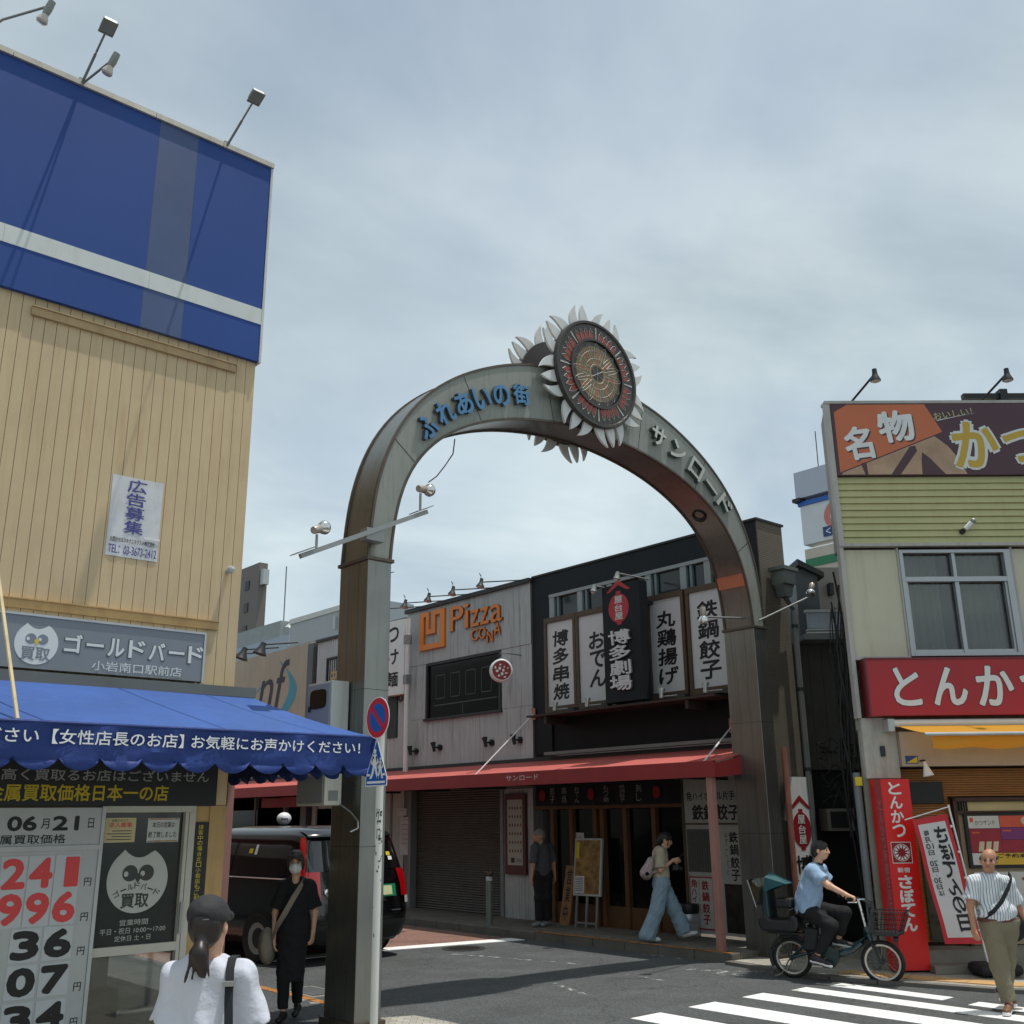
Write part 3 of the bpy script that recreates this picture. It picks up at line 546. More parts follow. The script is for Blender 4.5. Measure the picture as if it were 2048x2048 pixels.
# raised lettering
FA = FY(Y0 + .012)
LB = mat('sky blue letter face', (76, 128, 172), .5, var=.12, streak=.2); LS = mat('letter return', (70, 82, 84), .5); LW = mat('silver letter face', (196, 196, 186), .35, .4, var=.1)
for nm, s_, ps, rots, sz, m1, ew in (('blue_lettering', 'ふれあいの街', [(5.86, 5.665), (6.09, 5.885), (6.34, 6.055), (6.6, 6.18), (6.88, 6.295), (7.18, 6.385)], [.72, .6, .48, .36, .25, .12], .125, LB, .05), ('silver_lettering', 'サンロード', [(9.54, 6.44), (9.92, 6.32), (10.27, 6.15), (10.57, 5.96), (10.83, 5.76)], [-.26, -.42, -.58, -.7, -.82], .135, LW, .06)):
    bb = B(); b2 = B()
    for c, (x, z), r_ in zip(s_, ps, rots):
        w = sz; h = sz
        if c == 'ー': h = .022
        letters(bb, c, FA, x - w, x + w, z - h, z + h, b=.0, bold=.035, ext=ew, rot=r_); letters(b2, c, FA, x - w, x + w, z - h, z + h, b=ew + .002, bold=.032, rot=r_)
    o = bb.obj(nm, LS, ar, recalc=False); b2.obj('letter_face', m1, o, recalc=False)
# sunflower discs, one on each face
PET = mat('white petal', (214, 214, 212), .5, var=.06, streak=.2); RIM = mat('dark disc rim', (70, 68, 64), .4, .4); DKG = mat('dark disc glass', (58, 50, 44), .3, var=.1)
RP = mat('red glass', (146, 62, 50), .4, var=.2, vs=8); OLV = mat('olive glass', (134, 112, 74), .4, var=.3, vs=5); LEAD = mat('white leading', (186, 186, 178), .5, var=0); ORG = mat('orange glass', (170, 92, 50), .4, var=.1)
def sun(yf, sgn, cx, cz):
    fr = Fr(lambda a, b, c: (cx + a, yf - sgn * b, cz + c)); D0 = .62
    d = B(); d.lathe([(.4, 0), (.685, 0), (.695, .1), (.685, .12), (.655, .12), (.645, .1), (.4, .1)], fr(0, 0, 0), (0, -sgn, 0), 64, False)
    o = d.obj('sun_disc', RIM, ar, True)
    B().disc((0, 0), .635, .635, fr, .06, .101, 64).obj('glass', DKG, o)
    r = B(); l = B(); n = 40
    for k in range(n):
        a = 2 * PI * k / n; a0, a1 = a - PI / n, a + PI / n; pt = lambda rr_, aa: (rr_ * math.sin(aa), rr_ * math.cos(aa))
        if k % 5 == 0: l.prism([pt(.45, a - .012), pt(.62, a - .016), pt(.62, a + .016), pt(.45, a + .012)], .1011, .108, fr); continue
        r.prism([pt(.44, a0), pt(.52, a0 + .01), pt(.575, a), pt(.52, a1 - .01), pt(.44, a1)], .1011, .104, fr)
        for q0, q1 in (((.44, a0), (.54, a0 + .02)), ((.54, a0 + .02), (.6, a)), ((.6, a), (.54, a1 - .02))): l.tube([fr(pt(*q0)[0], .106, pt(*q0)[1]), fr(pt(*q1)[0], .106, pt(*q1)[1])], .003, 4)
    r.obj('red_petals', RP, o)
    v = B(); v.lathe([(.1, .1), (.36, .1), (.36, .104), (.1, .104)], fr(0, 0, 0), (0, -sgn, 0), 48, False); v.obj('olive_ring', OLV, o)
    g_ = B()
    for k in range(8):
        a = 2 * PI * k / 8 + .1; pt = lambda rr_, aa: (rr_ * math.sin(aa), rr_ * math.cos(aa)); g_.prism([pt(.13, a - .05), pt(.33, a - .07), pt(.33, a + .07), pt(.13, a + .05)], .1041, .1055, fr)
    g_.obj('orange_glass', ORG, o)
    for k in range(16):
        a = 2 * PI * k / 16; l.tube([fr(.13 * math.sin(a), .106, .13 * math.cos(a)), fr(.37 * math.sin(a), .106, .37 * math.cos(a))], .0028, 4)
        l.tube([fr((.2 + .21 * math.sin(PI * t / 8)) * math.sin(a + .19 * (t - 4) / 4), .107, (.2 + .21 * math.sin(PI * t / 8)) * math.cos(a + .19 * (t - 4) / 4)) for t in range(9)], .0028, 4)
    for rr_ in (.125, .3, .2): l.tube([fr(rr_ * math.sin(2 * PI * t / 40), .106, rr_ * math.cos(2 * PI * t / 40)) for t in range(41)], .003, 4)
    for t in range(3): a = PI * t / 3; l.tube([fr(-.12 * math.sin(a), .107, -.12 * math.cos(a)), fr(.12 * math.sin(a), .107, .12 * math.cos(a))], .0028, 4)
    l.obj('leading', LEAD, o)
    v = B(); v.lathe([(.425, .1), (.455, .1), (.455, .125), (.425, .125)], fr(0, 0, 0), (0, -sgn, 0), 48, False); v.obj('inner_ring', RIM, o, True)
    for k in range(23):
        a = 2 * PI * k / 23 + .06; lean = [.16, .02, -.14][k % 3]; w = .084; b = B()
        L_ = []; tip = .92
        for t in np.linspace(0, 1, 9): rr_ = .66 + (tip - .66) * t; L_.append((rr_, -w * (1 - t ** 1.6) / .78 + lean * t ** 2))
        for t in np.linspace(.9, 0, 8): rr_ = .66 + (tip - .66) * t; L_.append((rr_, w * (1 - t ** 1.6) / .78 + lean * t ** 2))
        b.prism([(rr_ * math.sin(a + da), rr_ * math.cos(a + da)) for rr_, da in L_], .03, .06, fr); b.obj('petal', PET, o)
sun(Y0 - .06, 1, 8.31, 6.92); sun(Y1 + .03, -1, 8.36, 6.92)
B().tube([Vector((8.31, Y0 - .03, 6.92)), Vector((8.36, Y1 + .03, 6.92))], .38, 24).obj('disc_drum', mat('rusty drum', (140, 84, 56), .6, var=.3), ar)
# arch lamps
def alamp(name_pts, e, ax, label, arm_from, sub=True):
    t = thing('arch_spotlight', label, 'spotlight', e, 'spotlights bracketed to the arch')
    B().tube(arm_from, .013, 8).obj('arm', 'galv', t)
    ax = Vector(ax).normalized()
    B().lathe([(0, -.01), (.034, -.01), (.037, .0), (.04, .085), (.03, .1), (0, .1)], Vector(e) - ax * .05, ax, 16).obj('socket', mat('lamp housing', (170, 160, 148), .4, .4), t, True)
    B().lathe([(.03, .101), (.058, .135), (.068, .17), (.058, .195), (.0, .2)], Vector(e) - ax * .05, ax, 20).obj('reflector_bulb', mat('silvered bulb', (210, 210, 208), .15, .8, var=0), t, True)
alamp(0, (4.56, 7.98, 4.3), (.55, .25, .25), 'silver spotlight at the outer end of the long bracket on the near arch leg', [(4.56, 7.98, 4.25), (4.56, 7.98, 4.09)])
alamp(0, (5.74, 7.98, 4.93), (.8, .2, .12), 'silver spotlight at the raised inner end of the long bracket on the near arch leg', [(5.72, 7.98, 4.88), (5.72, 7.98, 4.7)])
br = thing('lamp_bracket', 'long slanting steel bracket bar bolted across the near arch leg', 'bracket', (5.1, 7.98, 4.3))
b = B(); p0, p1 = Vector((4.4, 7.98, 4.02)), Vector((5.8, 7.98, 4.7)); d = (p1 - p0).normalized()
f2 = Fr(lambda a, bb, c: p0 + d * a + Vector((0, 1, 0)) * bb + Vector((-d.z, 0, d.x)) * c); Ln = (p1 - p0).length
b.box(0, Ln, -.022, .022, -.022, .022, f2); b.obj('bar', 'galv', br); each('plate', [(-.05, .16, -.08, .08, .031, .04), (Ln - .16, Ln + .05, -.08, .08, .031, .04)], 'galv', br, f2); B().box(5.1, 5.3, 7.98, 8.098, 4.3, 4.42).obj('mount', 'galv', br)
alamp(0, (10.14, 8.0, 4.2), (.02, 0, -1), 'silver spotlight hanging inside the arch beside the far leg', [(11.3, 8.2, 4.28), (10.2, 8.0, 4.14)])
alamp(0, (12.66, 8.0, 4.86), (-.45, -.1, -.8), 'silver spotlight on the rising arm outside the far arch leg, by the rain hopper', [(11.45, 8.09, 4.25), (12.66, 8.0, 4.74)])
tag(B().tube([(6.4, 8.3, 5.72), (6.3, 8.2, 5.5), (6.12, 8.1, 5.3), (5.95, 8.02, 5.12), (5.82, 7.98, 5.02)], .007, 5).obj('lamp_cable', 'wire'), 'thin black cable drooping from the arch soffit to the raised spotlight', 'cable')
# cabinets on the near leg
def cabinet(label, x0, x1, y0, y1, z0, z1, win):
    t = thing('switch_cabinet', label, 'cabinet', ((x0 + x1) / 2, (y0 + y1) / 2, z0)); IV = mat('ivory cabinet', (196, 196, 186), .5, var=.06, streak=.45, sc_rgb=(140, 128, 108))
    B().box(x0, x1, y0, y1, z0, z1).obj('case', IV, t, bev=.008)
    f = FX(x0)
    B().box(y0 + .02, y1 - .02, .0005, .012, z0 + .02, z1 - .02, f).obj('door', mat('grey cabinet door', (142, 147, 148), .45, var=.05, streak=.3, sc_rgb=(120, 116, 110)), t, bev=.004)
    if win: B().prism([((y0 + y1) / 2 + (y1 - y0) * .33 * math.copysign(abs(math.cos(a)) ** .45, math.cos(a)), z1 - .16 + .09 * math.copysign(abs(math.sin(a)) ** .45, math.sin(a))) for a in np.linspace(0, 2 * PI, 33)[:-1]], .0125, .02, f).obj('window', 'glass', t); B().box(y1 - .09, y1 - .06, .0125, .03, z0 + .22, z0 + .27, f).obj('lock', 'dark', t)
    return t
cabinet('tall ivory switch cabinet with a dark rounded window strapped to the near arch leg', 5.0, 5.19, 8.34, 8.78, 2.5, 2.99, True)
t = cabinet('small ivory cabinet lower on the near arch leg, under the awning corner', 4.94, 5.12, 8.3, 8.8, 1.86, 2.14, False); B().box(4.98, 5.08, -.001, .002, 1.9, 1.99, FY(8.3)).obj('worn_sticker', 'grey', t)
tag(B().tube([(5.1, 8.29, 1.87), (5.16, 8.2, 1.8), (5.19, 8.12, 1.72), (5.17, 8.085, 1.66), (5.1, 8.1, 1.63)], .007, 6).obj('cable', 'grey'), 'grey cable loop below the small ivory cabinet', 'cable')
# sign pole
sp = thing('sign_pole', 'white steel sign pole with peeling stickers in front of the near arch leg', 'pole', (4.42, 6.63, 0))
B().lathe([(.029, 0), (.029, 2.62), (.0, 2.63)], (4.42, 6.63, 0), (0, 0, 1), 16, False).obj('pole', mat('white pole paint', (205, 205, 200), .45, var=.06, streak=.35, sc_rgb=(140, 136, 128)), sp, True)
b = B(); fs = Fr(lambda a, bb, c: (4.42 - .0305 * math.cos(a) - bb * 0, 6.63 - .0305 * math.sin(a), c))
random.seed(3)
for i in range(26):
    z = random.choice([random.uniform(.9, 1.84), random.uniform(1.3, 1.8)]); a = random.uniform(-.4, 1.9); w, h = random.uniform(.15, .5), random.uniform(.004, .03)
    b.add([fs(a, 0, z), fs(a + w, 0, z), fs(a + w, 0, z + h), fs(a, 0, z + h)], [(0, 1, 2, 3)])
for pts in ([(.5, 1.66), (.5, 1.6)], [(1.3, 1.66), (1.3, 1.6)], [(.5, 1.66), (1.3, 1.66)], [(.5, 1.6), (1.3, 1.6)], [(.3, 1.8), (1.1, 1.8)], [(.9, 1.8), (.6, 1.7)]):
    (a0, z0), (a1, z1) = pts; w = .12 if a0 == a1 or z0 != z1 else 0; h = .012 if z0 == z1 else 0
    b.add([fs(a0, 0, z0), fs(a1 + w, 0, z1), fs(a1 + w, 0, z1 + h), fs(a0, 0, z0 + h)] if h else [fs(a0, 0, z0), fs(a0 + w, 0, z0), fs(a1 + w, 0, z1), fs(a1, 0, z1)], [(0, 1, 2, 3)])
b.obj('sticker_remains', 'dark', sp, recalc=False)
SB = mat('sign blue', (18, 86, 170), .4, var=.03); SR = mat('sign red', (190, 28, 40), .4, var=.03); SW = mat('sign white', (226, 228, 228), .4, var=.02); fp = FX(4.385)
ng = thing('no_parking_sign', 'round red and blue no parking sign at the top of the white pole', 'sign', (4.38, 6.63, 2.48))
B().disc((6.63, 2.48), .157, .157, fp, -.003, 0, 40).obj('plate', SW, ng); b = B(); b.disc((6.63, 2.48), .15, .15, fp, .0002, .0012, 40); b.obj('red_ring', SR, ng); B().disc((6.63, 2.48), .107, .107, fp, .0014, .0022, 40).obj('blue_field', SB, ng)
dd = .107 * .707; B().prism([(6.63 + dd + .013, 2.48 + dd - .013), (6.63 + dd - .013, 2.48 + dd + .013), (6.63 - dd - .013, 2.48 - dd + .013), (6.63 - dd + .013, 2.48 - dd - .013)], .0024, .0032, fp).obj('slash', SR, ng)
B().box(6.6, 6.66, -.04, -.0035, 2.44, 2.52, fp).obj('clamp', 'galv', ng)
xs = thing('crossing_sign', 'blue pentagon crossing sign with two white walking figures, on the pole under the round sign', 'sign', (4.38, 6.63, 2.14))
pen = lambda k: [(6.63, 2.325 - k * 2.2), (6.63 + .143 - k * 1.15, 2.04), (6.63 + .143 - k, 1.975 + k), (6.63 - .143 + k, 1.975 + k), (6.63 - .143 + k * 1.15, 2.04)]
B().prism(pen(0), -.003, 0, fp).obj('plate', SW, xs); B().prism(pen(.008), .0002, .0012, fp).obj('blue_field', SB, xs)
b = B(); m_ = lambda pts, ox, s: b.prism([(6.63 - (ox + x * s), 1.985 + z * s) for x, z in pts], .0014, .0022, fp)
def walker(ox, s, oz):
    q = lambda pts: b.prism([(6.63 - (ox + x * s), oz + z * s) for x, z in pts], .0014, .0022, fp)
    b.disc((6.63 - (ox + .0 * s), oz + 1.0 * s), .075 * s, .09 * s, fp, .0014, .0022, 16)
    q([(-.13, .88), (.1, .9), (.16, .6), (.12, .45), (-.12, .45), (-.2, .62)]); q([(-.12, .45), (.02, .45), (-.06, .22), (-.2, .0), (-.34, .0), (-.2, .22)]); q([(0, .45), (.12, .45), (.18, .22), (.3, .0), (.16, 0), (.06, .22)]); q([(-.13, .86), (-.26, .6), (-.2, .5), (-.15, .55), (-.17, .62), (-.05, .78)]); q([(.08, .85), (.25, .62), (.22, .52), (.15, .56), (.05, .72)])
walker(-.02, .2, 2.03); walker(.055, .14, 2.03)
b.box(6.63 - .12, 6.63 - .085, .0014, .0022, 2.05, 2.066, fp); b.box(6.63 + .085, 6.63 + .12, .0014, .0022, 2.05, 2.066, fp); b.box(6.63 - .12, 6.63 + .12, .0014, .0022, 1.995, 2.012, fp); b.obj('walking_figures', SW, xs, recalc=False)
B().box(6.6, 6.66, -.04, -.0035, 2.05, 2.12, fp).obj('clamp', 'galv', xs)
# ------------------------------------------------------------------ restaurant row (faces -X, plane X = 12.03); a = Y, reading runs from high Y to low Y
CORR = mat('pale corrugated steel', (192, 196, 197), .5, .1, var=.12, vs=1.5, streak=.7, sc_rgb=(96, 92, 88), stretch=(3, 3, .12)); WCOR = mat('white corrugated steel', (196, 198, 198), .5, .1, var=.07, streak=.4, sc_rgb=(140, 138, 132), stretch=(3, 3, .15))
def corrug(b, y0, y1, z0, z1, d0, pitch=.076, amp=.02):
    n = int((y1 - y0) / pitch) * 4
    b.grid(lambda u, v: FF(y0 + (y1 - y0) * u, d0 + amp * (1 + math.copysign(min(1, abs(math.sin(u * (y1 - y0) / pitch * 2 * PI)) * 1.6), math.sin(u * (y1 - y0) / pitch * 2 * PI))), z0 + (z1 - z0) * v), n, 1)
pz = thing('restaurant_building', 'grey corrugated two storey pizza restaurant with a dark upstairs window and closed shutter', 'building', (XF, 15.2, .1))
b = B(); b.box(13.31, 17.13, -8, -.001, 2.3, 5.78, FF); b.box(13.31, 17.13, -8, -.15, 0, 2.3, FF); b.box(13.36, 14.2, -.14, 0, .1, 2.3, FF); b.box(16.9, 17.13, -.14, 0, .1, 2.3, FF); b.obj('wall', mat('wall backing', (120, 118, 116), .7), pz)
b = B()
for z0, z1, d in ((4.675, 5.78, .012), (3.6, 4.67, .0), (2.68, 3.595, .002)):
    if z0 == 3.6: corrug(b, 13.32, 14.16, z0, z1, d); corrug(b, 16.43, 17.12, z0, z1, d)
    else: corrug(b, 13.32, 17.12, z0, z1, d)
corrug(b, 13.36, 14.2, .1, 2.2, .002, .055, .008)
b.obj('corrugated_cladding', CORR, pz, True)
B().box(13.3, 17.16, -.2, .09, 5.781, 5.86, FF).obj('roof_edge', 'dark', pz)
win = B(); win.box(14.17, 16.42, .0, .004, 3.59, 4.65, FF); win = win.obj('window', 'glass', pz)
b = B(); b.box(14.15, 14.2, .002, .05, 3.58, 4.66, FF); b.box(16.39, 16.44, .002, .05, 3.58, 4.66, FF); b.box(14.2, 16.39, .002, .05, 4.62, 4.66, FF); b.box(14.1, 16.46, .002, .09, 3.545, 3.585, FF); b.obj('frame', 'dark', win)
# things standing in the window: ghostly poster frames
b = B()
for k in range(4):
    y = 14.45 + k * .47
    for q in ((y, y + .3, 3.95, 3.965), (y, y + .3, 4.4, 4.415), (y, y + .012, 3.95, 4.415), (y + .288, y + .3, 3.95, 4.415)): b.box(q[0], q[1], .0042, .006, q[2], q[3], FF)
b.box(14.3, 16.2, .0042, .006, 3.82, 3.84, FF); b.box(15.3, 15.32, .0042, .006, 3.6, 3.815, FF); b.obj('window_poster_frames', mat('dim frames', (58, 68, 68), .5, var=0), win)
B().box(13.3, 17.1, .0, .03, 2.66, 2.69, FF).obj('flashing', 'lgrey', pz)
sh = B(); n = 54
sh.grid(lambda u, v: FF(14.2 + 2.68 * u, -.13 + .018 * abs(math.sin(v * n * PI)), .1 + 2.3 * v), 1, n * 4)
sh.obj('shutter', mat('grey shutter', (104, 102, 98), .5, .3, var=.08, streak=.2), pz, True)
B().box(14.12, 14.2, .001, .04, .1, 2.3, FF).obj('shutter_rail', 'grey', pz); B().box(16.88, 16.96, -.1, .04, .1, 2.3, FF).obj('shutter_rail', 'grey', pz)
OR = mat('orange sign paint', (222, 128, 40), .45, var=.06, streak=.15); OS = mat('orange return', (150, 84, 30), .5)
ps = thing('pizza_sign', 'orange raised pizza restaurant lettering with a square knot emblem on grey corrugated steel', 'sign', (XF, 15.3, 5))
def knot(b, d0, d1, k=0):
    y0, y1, z0, z1, t = 16.6, 15.78, 4.94, 5.7, .115
    Y = lambda u: y0 + (y1 - y0) * u; Z = lambda v: z0 + (z1 - z0) * v; w = .15
    for u0, u1, v0, v1 in ((0, .16, 0, 1), (.16, 1, 0, .14), (.82, 1, .14, 1), (.16, .37, .88, 1), (.25, .37, .40, .88), (.37, .63, .40, .52), (.52, .63, .52, 1), (.63, .82, .88, 1)): b.box(Y(u0), Y(u1), d0, d1, Z(v0), Z(v1), FF)
b = B(); knot(b, .04, .1); b.obj('emblem', OR, ps)
b = B(); b2 = B()
for t_, q in (('P', (15.62, 15.2, 5.2, 5.68)), ('i', (15.16, 15.04, 5.2, 5.68)), ('z', (14.98, 14.73, 5.2, 5.52)), ('z', (14.69, 14.44, 5.2, 5.52)), ('a', (14.38, 14.06, 5.19, 5.53)), ('C', (14.96, 14.76, 4.93, 5.15)), ('O', (14.73, 14.52, 4.93, 5.15)), ('N', (14.49, 14.32, 4.84, 5.05)), ('A', (14.28, 14.1, 4.95, 5.17))):
    letters(b2, t_, FF, q[0], q[1], q[2], q[3], b=.03, bold=.005, ext=.05); letters(b, t_, FF, q[0], q[1], q[2], q[3], b=.083, bold=.005)
b2.obj('letter_return', OS, ps, recalc=False); b.obj('lettering', OR, ps, recalc=False)
rs = thing('round_sign', 'small round red and white sign hanging from a bar beside the dark upstairs window', 'sign', (11.5, 13.56, 4.18))
fr = Fr(lambda a, b, c: Vector((11.5, 13.56, 4.18)) + Vector((.87, -.5, 0)).normalized() * a - Vector((.5, .87, 0)).normalized() * b + Vector((0, 0, c)))
B().lathe([(0, -.07), (.18, -.07), (.2, -.05), (.2, .05), (.18, .07), (0, .07)], fr(0, 0, 0), fr(0, 1, 0) - fr(0, 0, 0), 32).obj('case', 'white', rs, True)
B().disc((0, 0), .165, .165, fr, .0701, .073, 32).obj('face', mat('deep red face', (136, 34, 36), .4), rs)
b = B(); random.seed(5)
for k in range(11):
    a = k * 2.4; r_ = .13 * math.sqrt((k + .5) / 11); b.disc((r_ * math.cos(a), r_ * math.sin(a)), random.uniform(.012, .028), random.uniform(.012, .03), fr, .0731, .075, 8)
b.obj('toppings', 'white', rs); B().tube([(12.02, 13.6, 4.5), (11.5, 13.56, 4.5), (11.5, 13.56, 4.38)], .012, 6).obj('bar', 'galv', rs)
# gooseneck lamps: one built, then copied along the roof edge
def goose(label, grp, cat='lamp'):
    t = thing('sign_lamp', label, cat, (0, 0, 0), grp)
    B().tube([(0, 0, 0), (-.95, .0, -.17)], .012, 6).obj('arm', 'black', t)
    B().lathe([(0, -.02), (.03, -.02), (.035, .06), (.075, .13), (.078, .14), (.0, .14)], (-.97, 0, -.13), (-.25, 0, -1), 16).obj('shade', 'black', t, True)
    B().lathe([(.07, .0), (.05, .015), (0, .02)], (-1.005, 0, -.268), (-.25, 0, -1), 14).obj('bulb', 'bulb', t, True)
    B().tube([(-.98, 0, -.1), (-1.02, 0, -.02), (-.96, .02, -.06)], .006, 5).obj('loop', 'black', t)
    return t
LBL = ['black gooseneck lamp beside the near arch leg, over the end of the pizza wall', 'black gooseneck lamp above the orange knot emblem', 'black gooseneck lamp above the start of the orange pizza word', 'black gooseneck lamp above the middle of the orange pizza word', 'black gooseneck lamp at the corner where grey cladding meets the black facade']
g0 = goose(LBL[0], 'lamps over the pizza sign'); g0.location = (XF, 16.6, 5.87)
for i, y in enumerate((15.86, 15.1, 14.36, 13.55)): dup(g0, (XF, y, 5.87), 0, LBL[i + 1])
def wlamp(label):
    t = thing('wall_lamp', label, 'wall lamp', (0, 0, 0), 'small lamps low on the pizza wall')
    B().lathe([(.0, 0), (.06, 0), (.06, .04), (.0, .045)], (0, 0, 0), (-1, 0, 0), 16).obj('base', 'black', t, True)
    B().tube([(-.04, 0, 0), (-.14, .02, 0)], .018, 6).obj('arm', 'black', t)
    B().lathe([(0, -.1), (.03, -.1), (.035, 0), (.055, .07), (.0, .07)], (-.15, .03, .02), (0, .25, 1), 14).obj('shade', 'black', t, True)
    return t
w0 = wlamp('small black uplight low on the pizza wall beside the near arch leg'); w0.location = (XF - .03, 16.72, 2.99)
for y, l in ((15.95, 'small black uplight low on the pizza wall under the emblem side of the window'), (14.4, 'small black uplight low on the pizza wall below the round red sign'), (13.62, 'small black uplight low on the pizza wall next to the black facade')): dup(w0, (XF - .03, y, 3.02), 0, l)
mb = thing('menu_board', 'tall dark framed menu board with rows of small pictures beside the shutter', 'menu board', (XF - .05, 13.75, .8))
B().box(13.5, 14.03, .02, .07, .8, 2.12, FF).obj('frame', mat('maroon frame', (84, 40, 36), .5), mb); B().box(13.57, 13.96, .0701, .075, .95, 2.02, FF).obj('sheet', mat('menu paper', (178, 176, 168), .6), mb)
b = B()
for i in range(6):
    for j in range(5): b.disc((13.9 - j * .072, 1.88 - i * .14), .019, .028, FF, .0752, .077, 8)
b.obj('food_pictures', mat('menu pictures', (120, 84, 66), .6, var=.5, vs=30), mb); b = B(); b.box(13.78, 13.87, .0752, .077, .99, 1.07, FF); letters(b, 'CONA', FF, 13.76, 13.6, 1.0, 1.06, b=.0755); b.obj('lettering', 'dark', mb, recalc=False)
# black izakaya building
BK = mat('black painted cladding', (24, 29, 33), .6, var=.12, vs=1.2, spec=.25, streak=.12, sc_rgb=(58, 62, 66)); BK2 = mat('deep black lower cladding', (17, 19, 23), .6, var=.12, spec=.25)
TILE = mat('brown ribbed end wall', (112, 104, 93), .75, var=.16, vs=1.2, streak=.35, sc_rgb=(80, 74, 64), stretch=(2, 2, .15))
hk = thing('izakaya_building', 'black clad two storey izakaya with a white window strip and ribbed brown end wall', 'building', (XF, 10.8, .1))
b = B(); b.box(8.44, 13.305, -.62, -.001, 5.44, 5.85, FF); b.box(8.44, 13.305, -.62, -.12, 3.3, 5.439, FF); b.box(12.86, 13.305, -.119, -.001, 2.75, 5.439, FF); b.box(8.44, 9.0, -.119, -.001, 2.3, 5.439, FF); b.obj('wall', BK, hk)
B().box(9.0, 12.86, -.119, -.03, 2.77, 3.45, FF).obj('lower_panel', BK2, hk)
b = B()
for i in range(192):
    z = .1 + i * .03; b.box(12.04, 12.66, -.012, .0, z, z + .0265, FY(8.42))
b.obj('ribs', TILE, hk); B().box(12.035, 12.655, -.019, -.0125, .1, 5.845, FY(8.42)).obj('end_wall', mat('end wall joint', (78, 72, 64), .8), hk)
B().box(8.40, 13.3, -.66, .02, 5.851, 5.885, FF).obj('roof_edge', 'black', hk)
wn_ = B(); wn_.box(9.001, 12.859, -.1, -.06, 4.9, 5.42, FF); wn_ = wn_.obj('window_strip', mat('grey window glass', (40, 46, 48), .12, var=.05, spec=.4), hk)
b = B(); b.box(9.0, 12.86, -.059, .01, 5.42, 5.475, FF)
for y in (12.8, 12.1, 11.4, 10.55, 9.83, 9.36): b.box(y - .06, y + .06, -.0595, .0, 4.9, 5.419, FF)
b.obj('window_frame', mat('white window frame', (146, 154, 156), .5, var=.06), wn_)
b = B()
for y in (12.74, 12.04, 11.34, 10.49, 9.77): b.box(y - .11, y - .065, -.0595, -.01, 4.9, 5.418, FF)
b.obj('inner_sash', mat('blue grey sash', (112, 130, 138), .5), wn_)
B().box(8.9, 12.9, .0, .16, 2.72, 2.77, FF).obj('ledge_trim', mat('dull ledge metal', (122, 126, 124), .6, .2, var=.15), hk)
b = B(); b.box(9.0, 12.95, .0, .5, 3.33, 3.36, FF); b.box(12.5, 12.56, .0, .46, 3.2, 3.33, FF); b.box(9.5, 9.56, .0, .46, 3.2, 3.33, FF); b.obj('lamp_shelf', mat('dark timber shelf', (52, 44, 38), .7, var=.2), hk)
# signboards
KANBAN = mat('white signboard', (202, 203, 205), .5, var=.03); TMB = mat('dark sign timber', (86, 68, 50), .6, var=.25, vs=8, streak=.3)
for lab, y0, y1, t_, tb in (('white signboard with four brush characters, next to the grey pizza wall', 12.85, 12.2, '博多串焼', (.2, .8, .06, .9)), ('white signboard half hidden behind the black box sign', 12.07, 11.3, 'おでん', (.3, .78, .15, .8)), ('fully visible white signboard between the black box sign and the arch leg', 10.48, 9.84, '丸鶏揚げ', (.2, .8, .07, .88)), ('white signboard with four brush characters, partly hidden by the arch leg', 9.68, 9.03, '鉄鍋餃子', (.2, .8, .07, .9))):
    t = thing('signboard', lab, 'sign', (XF - .05, y0, 3.45), 'white brush lettered signboards')
    B().box(y1, y0, .04, .07, 3.52, 4.955, FF).obj('panel', KANBAN, t)
    b = B(); b.box(y1 - .06, y0 + .06, .03, .1, 4.956, 5.04, FF); b.box(y1 - .06, y0 + .06, .03, .1, 3.42, 3.519, FF); b.box(y1 - .06, y1 - .001, .03, .1, 3.52, 4.955, FF); b.box(y0 + .001, y0 + .06, .03, .1, 3.52, 4.955, FF); b.obj('frame', TMB, t)
    w = y1 - y0; h = 1.435; u0, u1, v0, v1 = tb
    text(t_, 'ink', t, FF, y0 + w * u0, y0 + w * u1, 3.52 + h * v0, 3.52 + h * v1, b=.072, bold=.035, vert=True, skew=.1, pad=.04)
bs_ = thing('box_sign', 'black upright box sign with red lantern emblem and white characters on the facade', 'sign', (11.5, 10.6, 3.4))
B().box(10.27, 11.06, .35, .53, 3.4, 5.22, FF).obj('case', BK, bs_); B().box(10.4, 10.9, .0, .35, 4.9, 4.95, FF).obj('bracket', 'dark', bs_)
def lantern(parent, cy, cz, s, fr, d0, mred, mwh, sg=-1):
    b = B(); q = lambda u, v: (cy + sg * u * s, cz + v * s)
    b.prism([q(-.52, .5), q(0, .86), q(.52, .5), q(.36, .5), q(0, .7), q(-.36, .5)][:6], d0, d0 + .002, fr); b.box(q(-.1, 0)[0], q(.1, 0)[0], d0, d0 + .002, q(0, .42)[1], q(0, .5)[1], fr); b.box(q(-.1, 0)[0], q(.1, 0)[0], d0, d0 + .002, q(0, -.56)[1], q(0, -.47)[1], fr)
    b.disc(q(0, -.04), .43 * s, .46 * s, fr, d0, d0 + .0021, 28); b.obj('lantern_emblem', mred, parent)
    text('屋台屋', mwh, parent, fr, q(-.17, 0)[0], q(.17, 0)[0], q(0, -.42)[1], q(0, .36)[1], b=d0 + .004, bold=.02, vert=True)
fbx = FX(11.5)
lantern(bs_, 10.71, 4.86, .5, fbx, .0005, mat('lantern red', (178, 32, 44), .45), GW)
BW = mat('banner letters', (204, 205, 206), .5, var=.04)
b = B()
letters(b, '博多劇場', fbx, 10.93, 10.48, 3.56, 4.5, b=.032, bold=.03, ext=0, vert=True, skew=-.08, pad=.015); b.obj('lettering', BW, bs_, recalc=False)
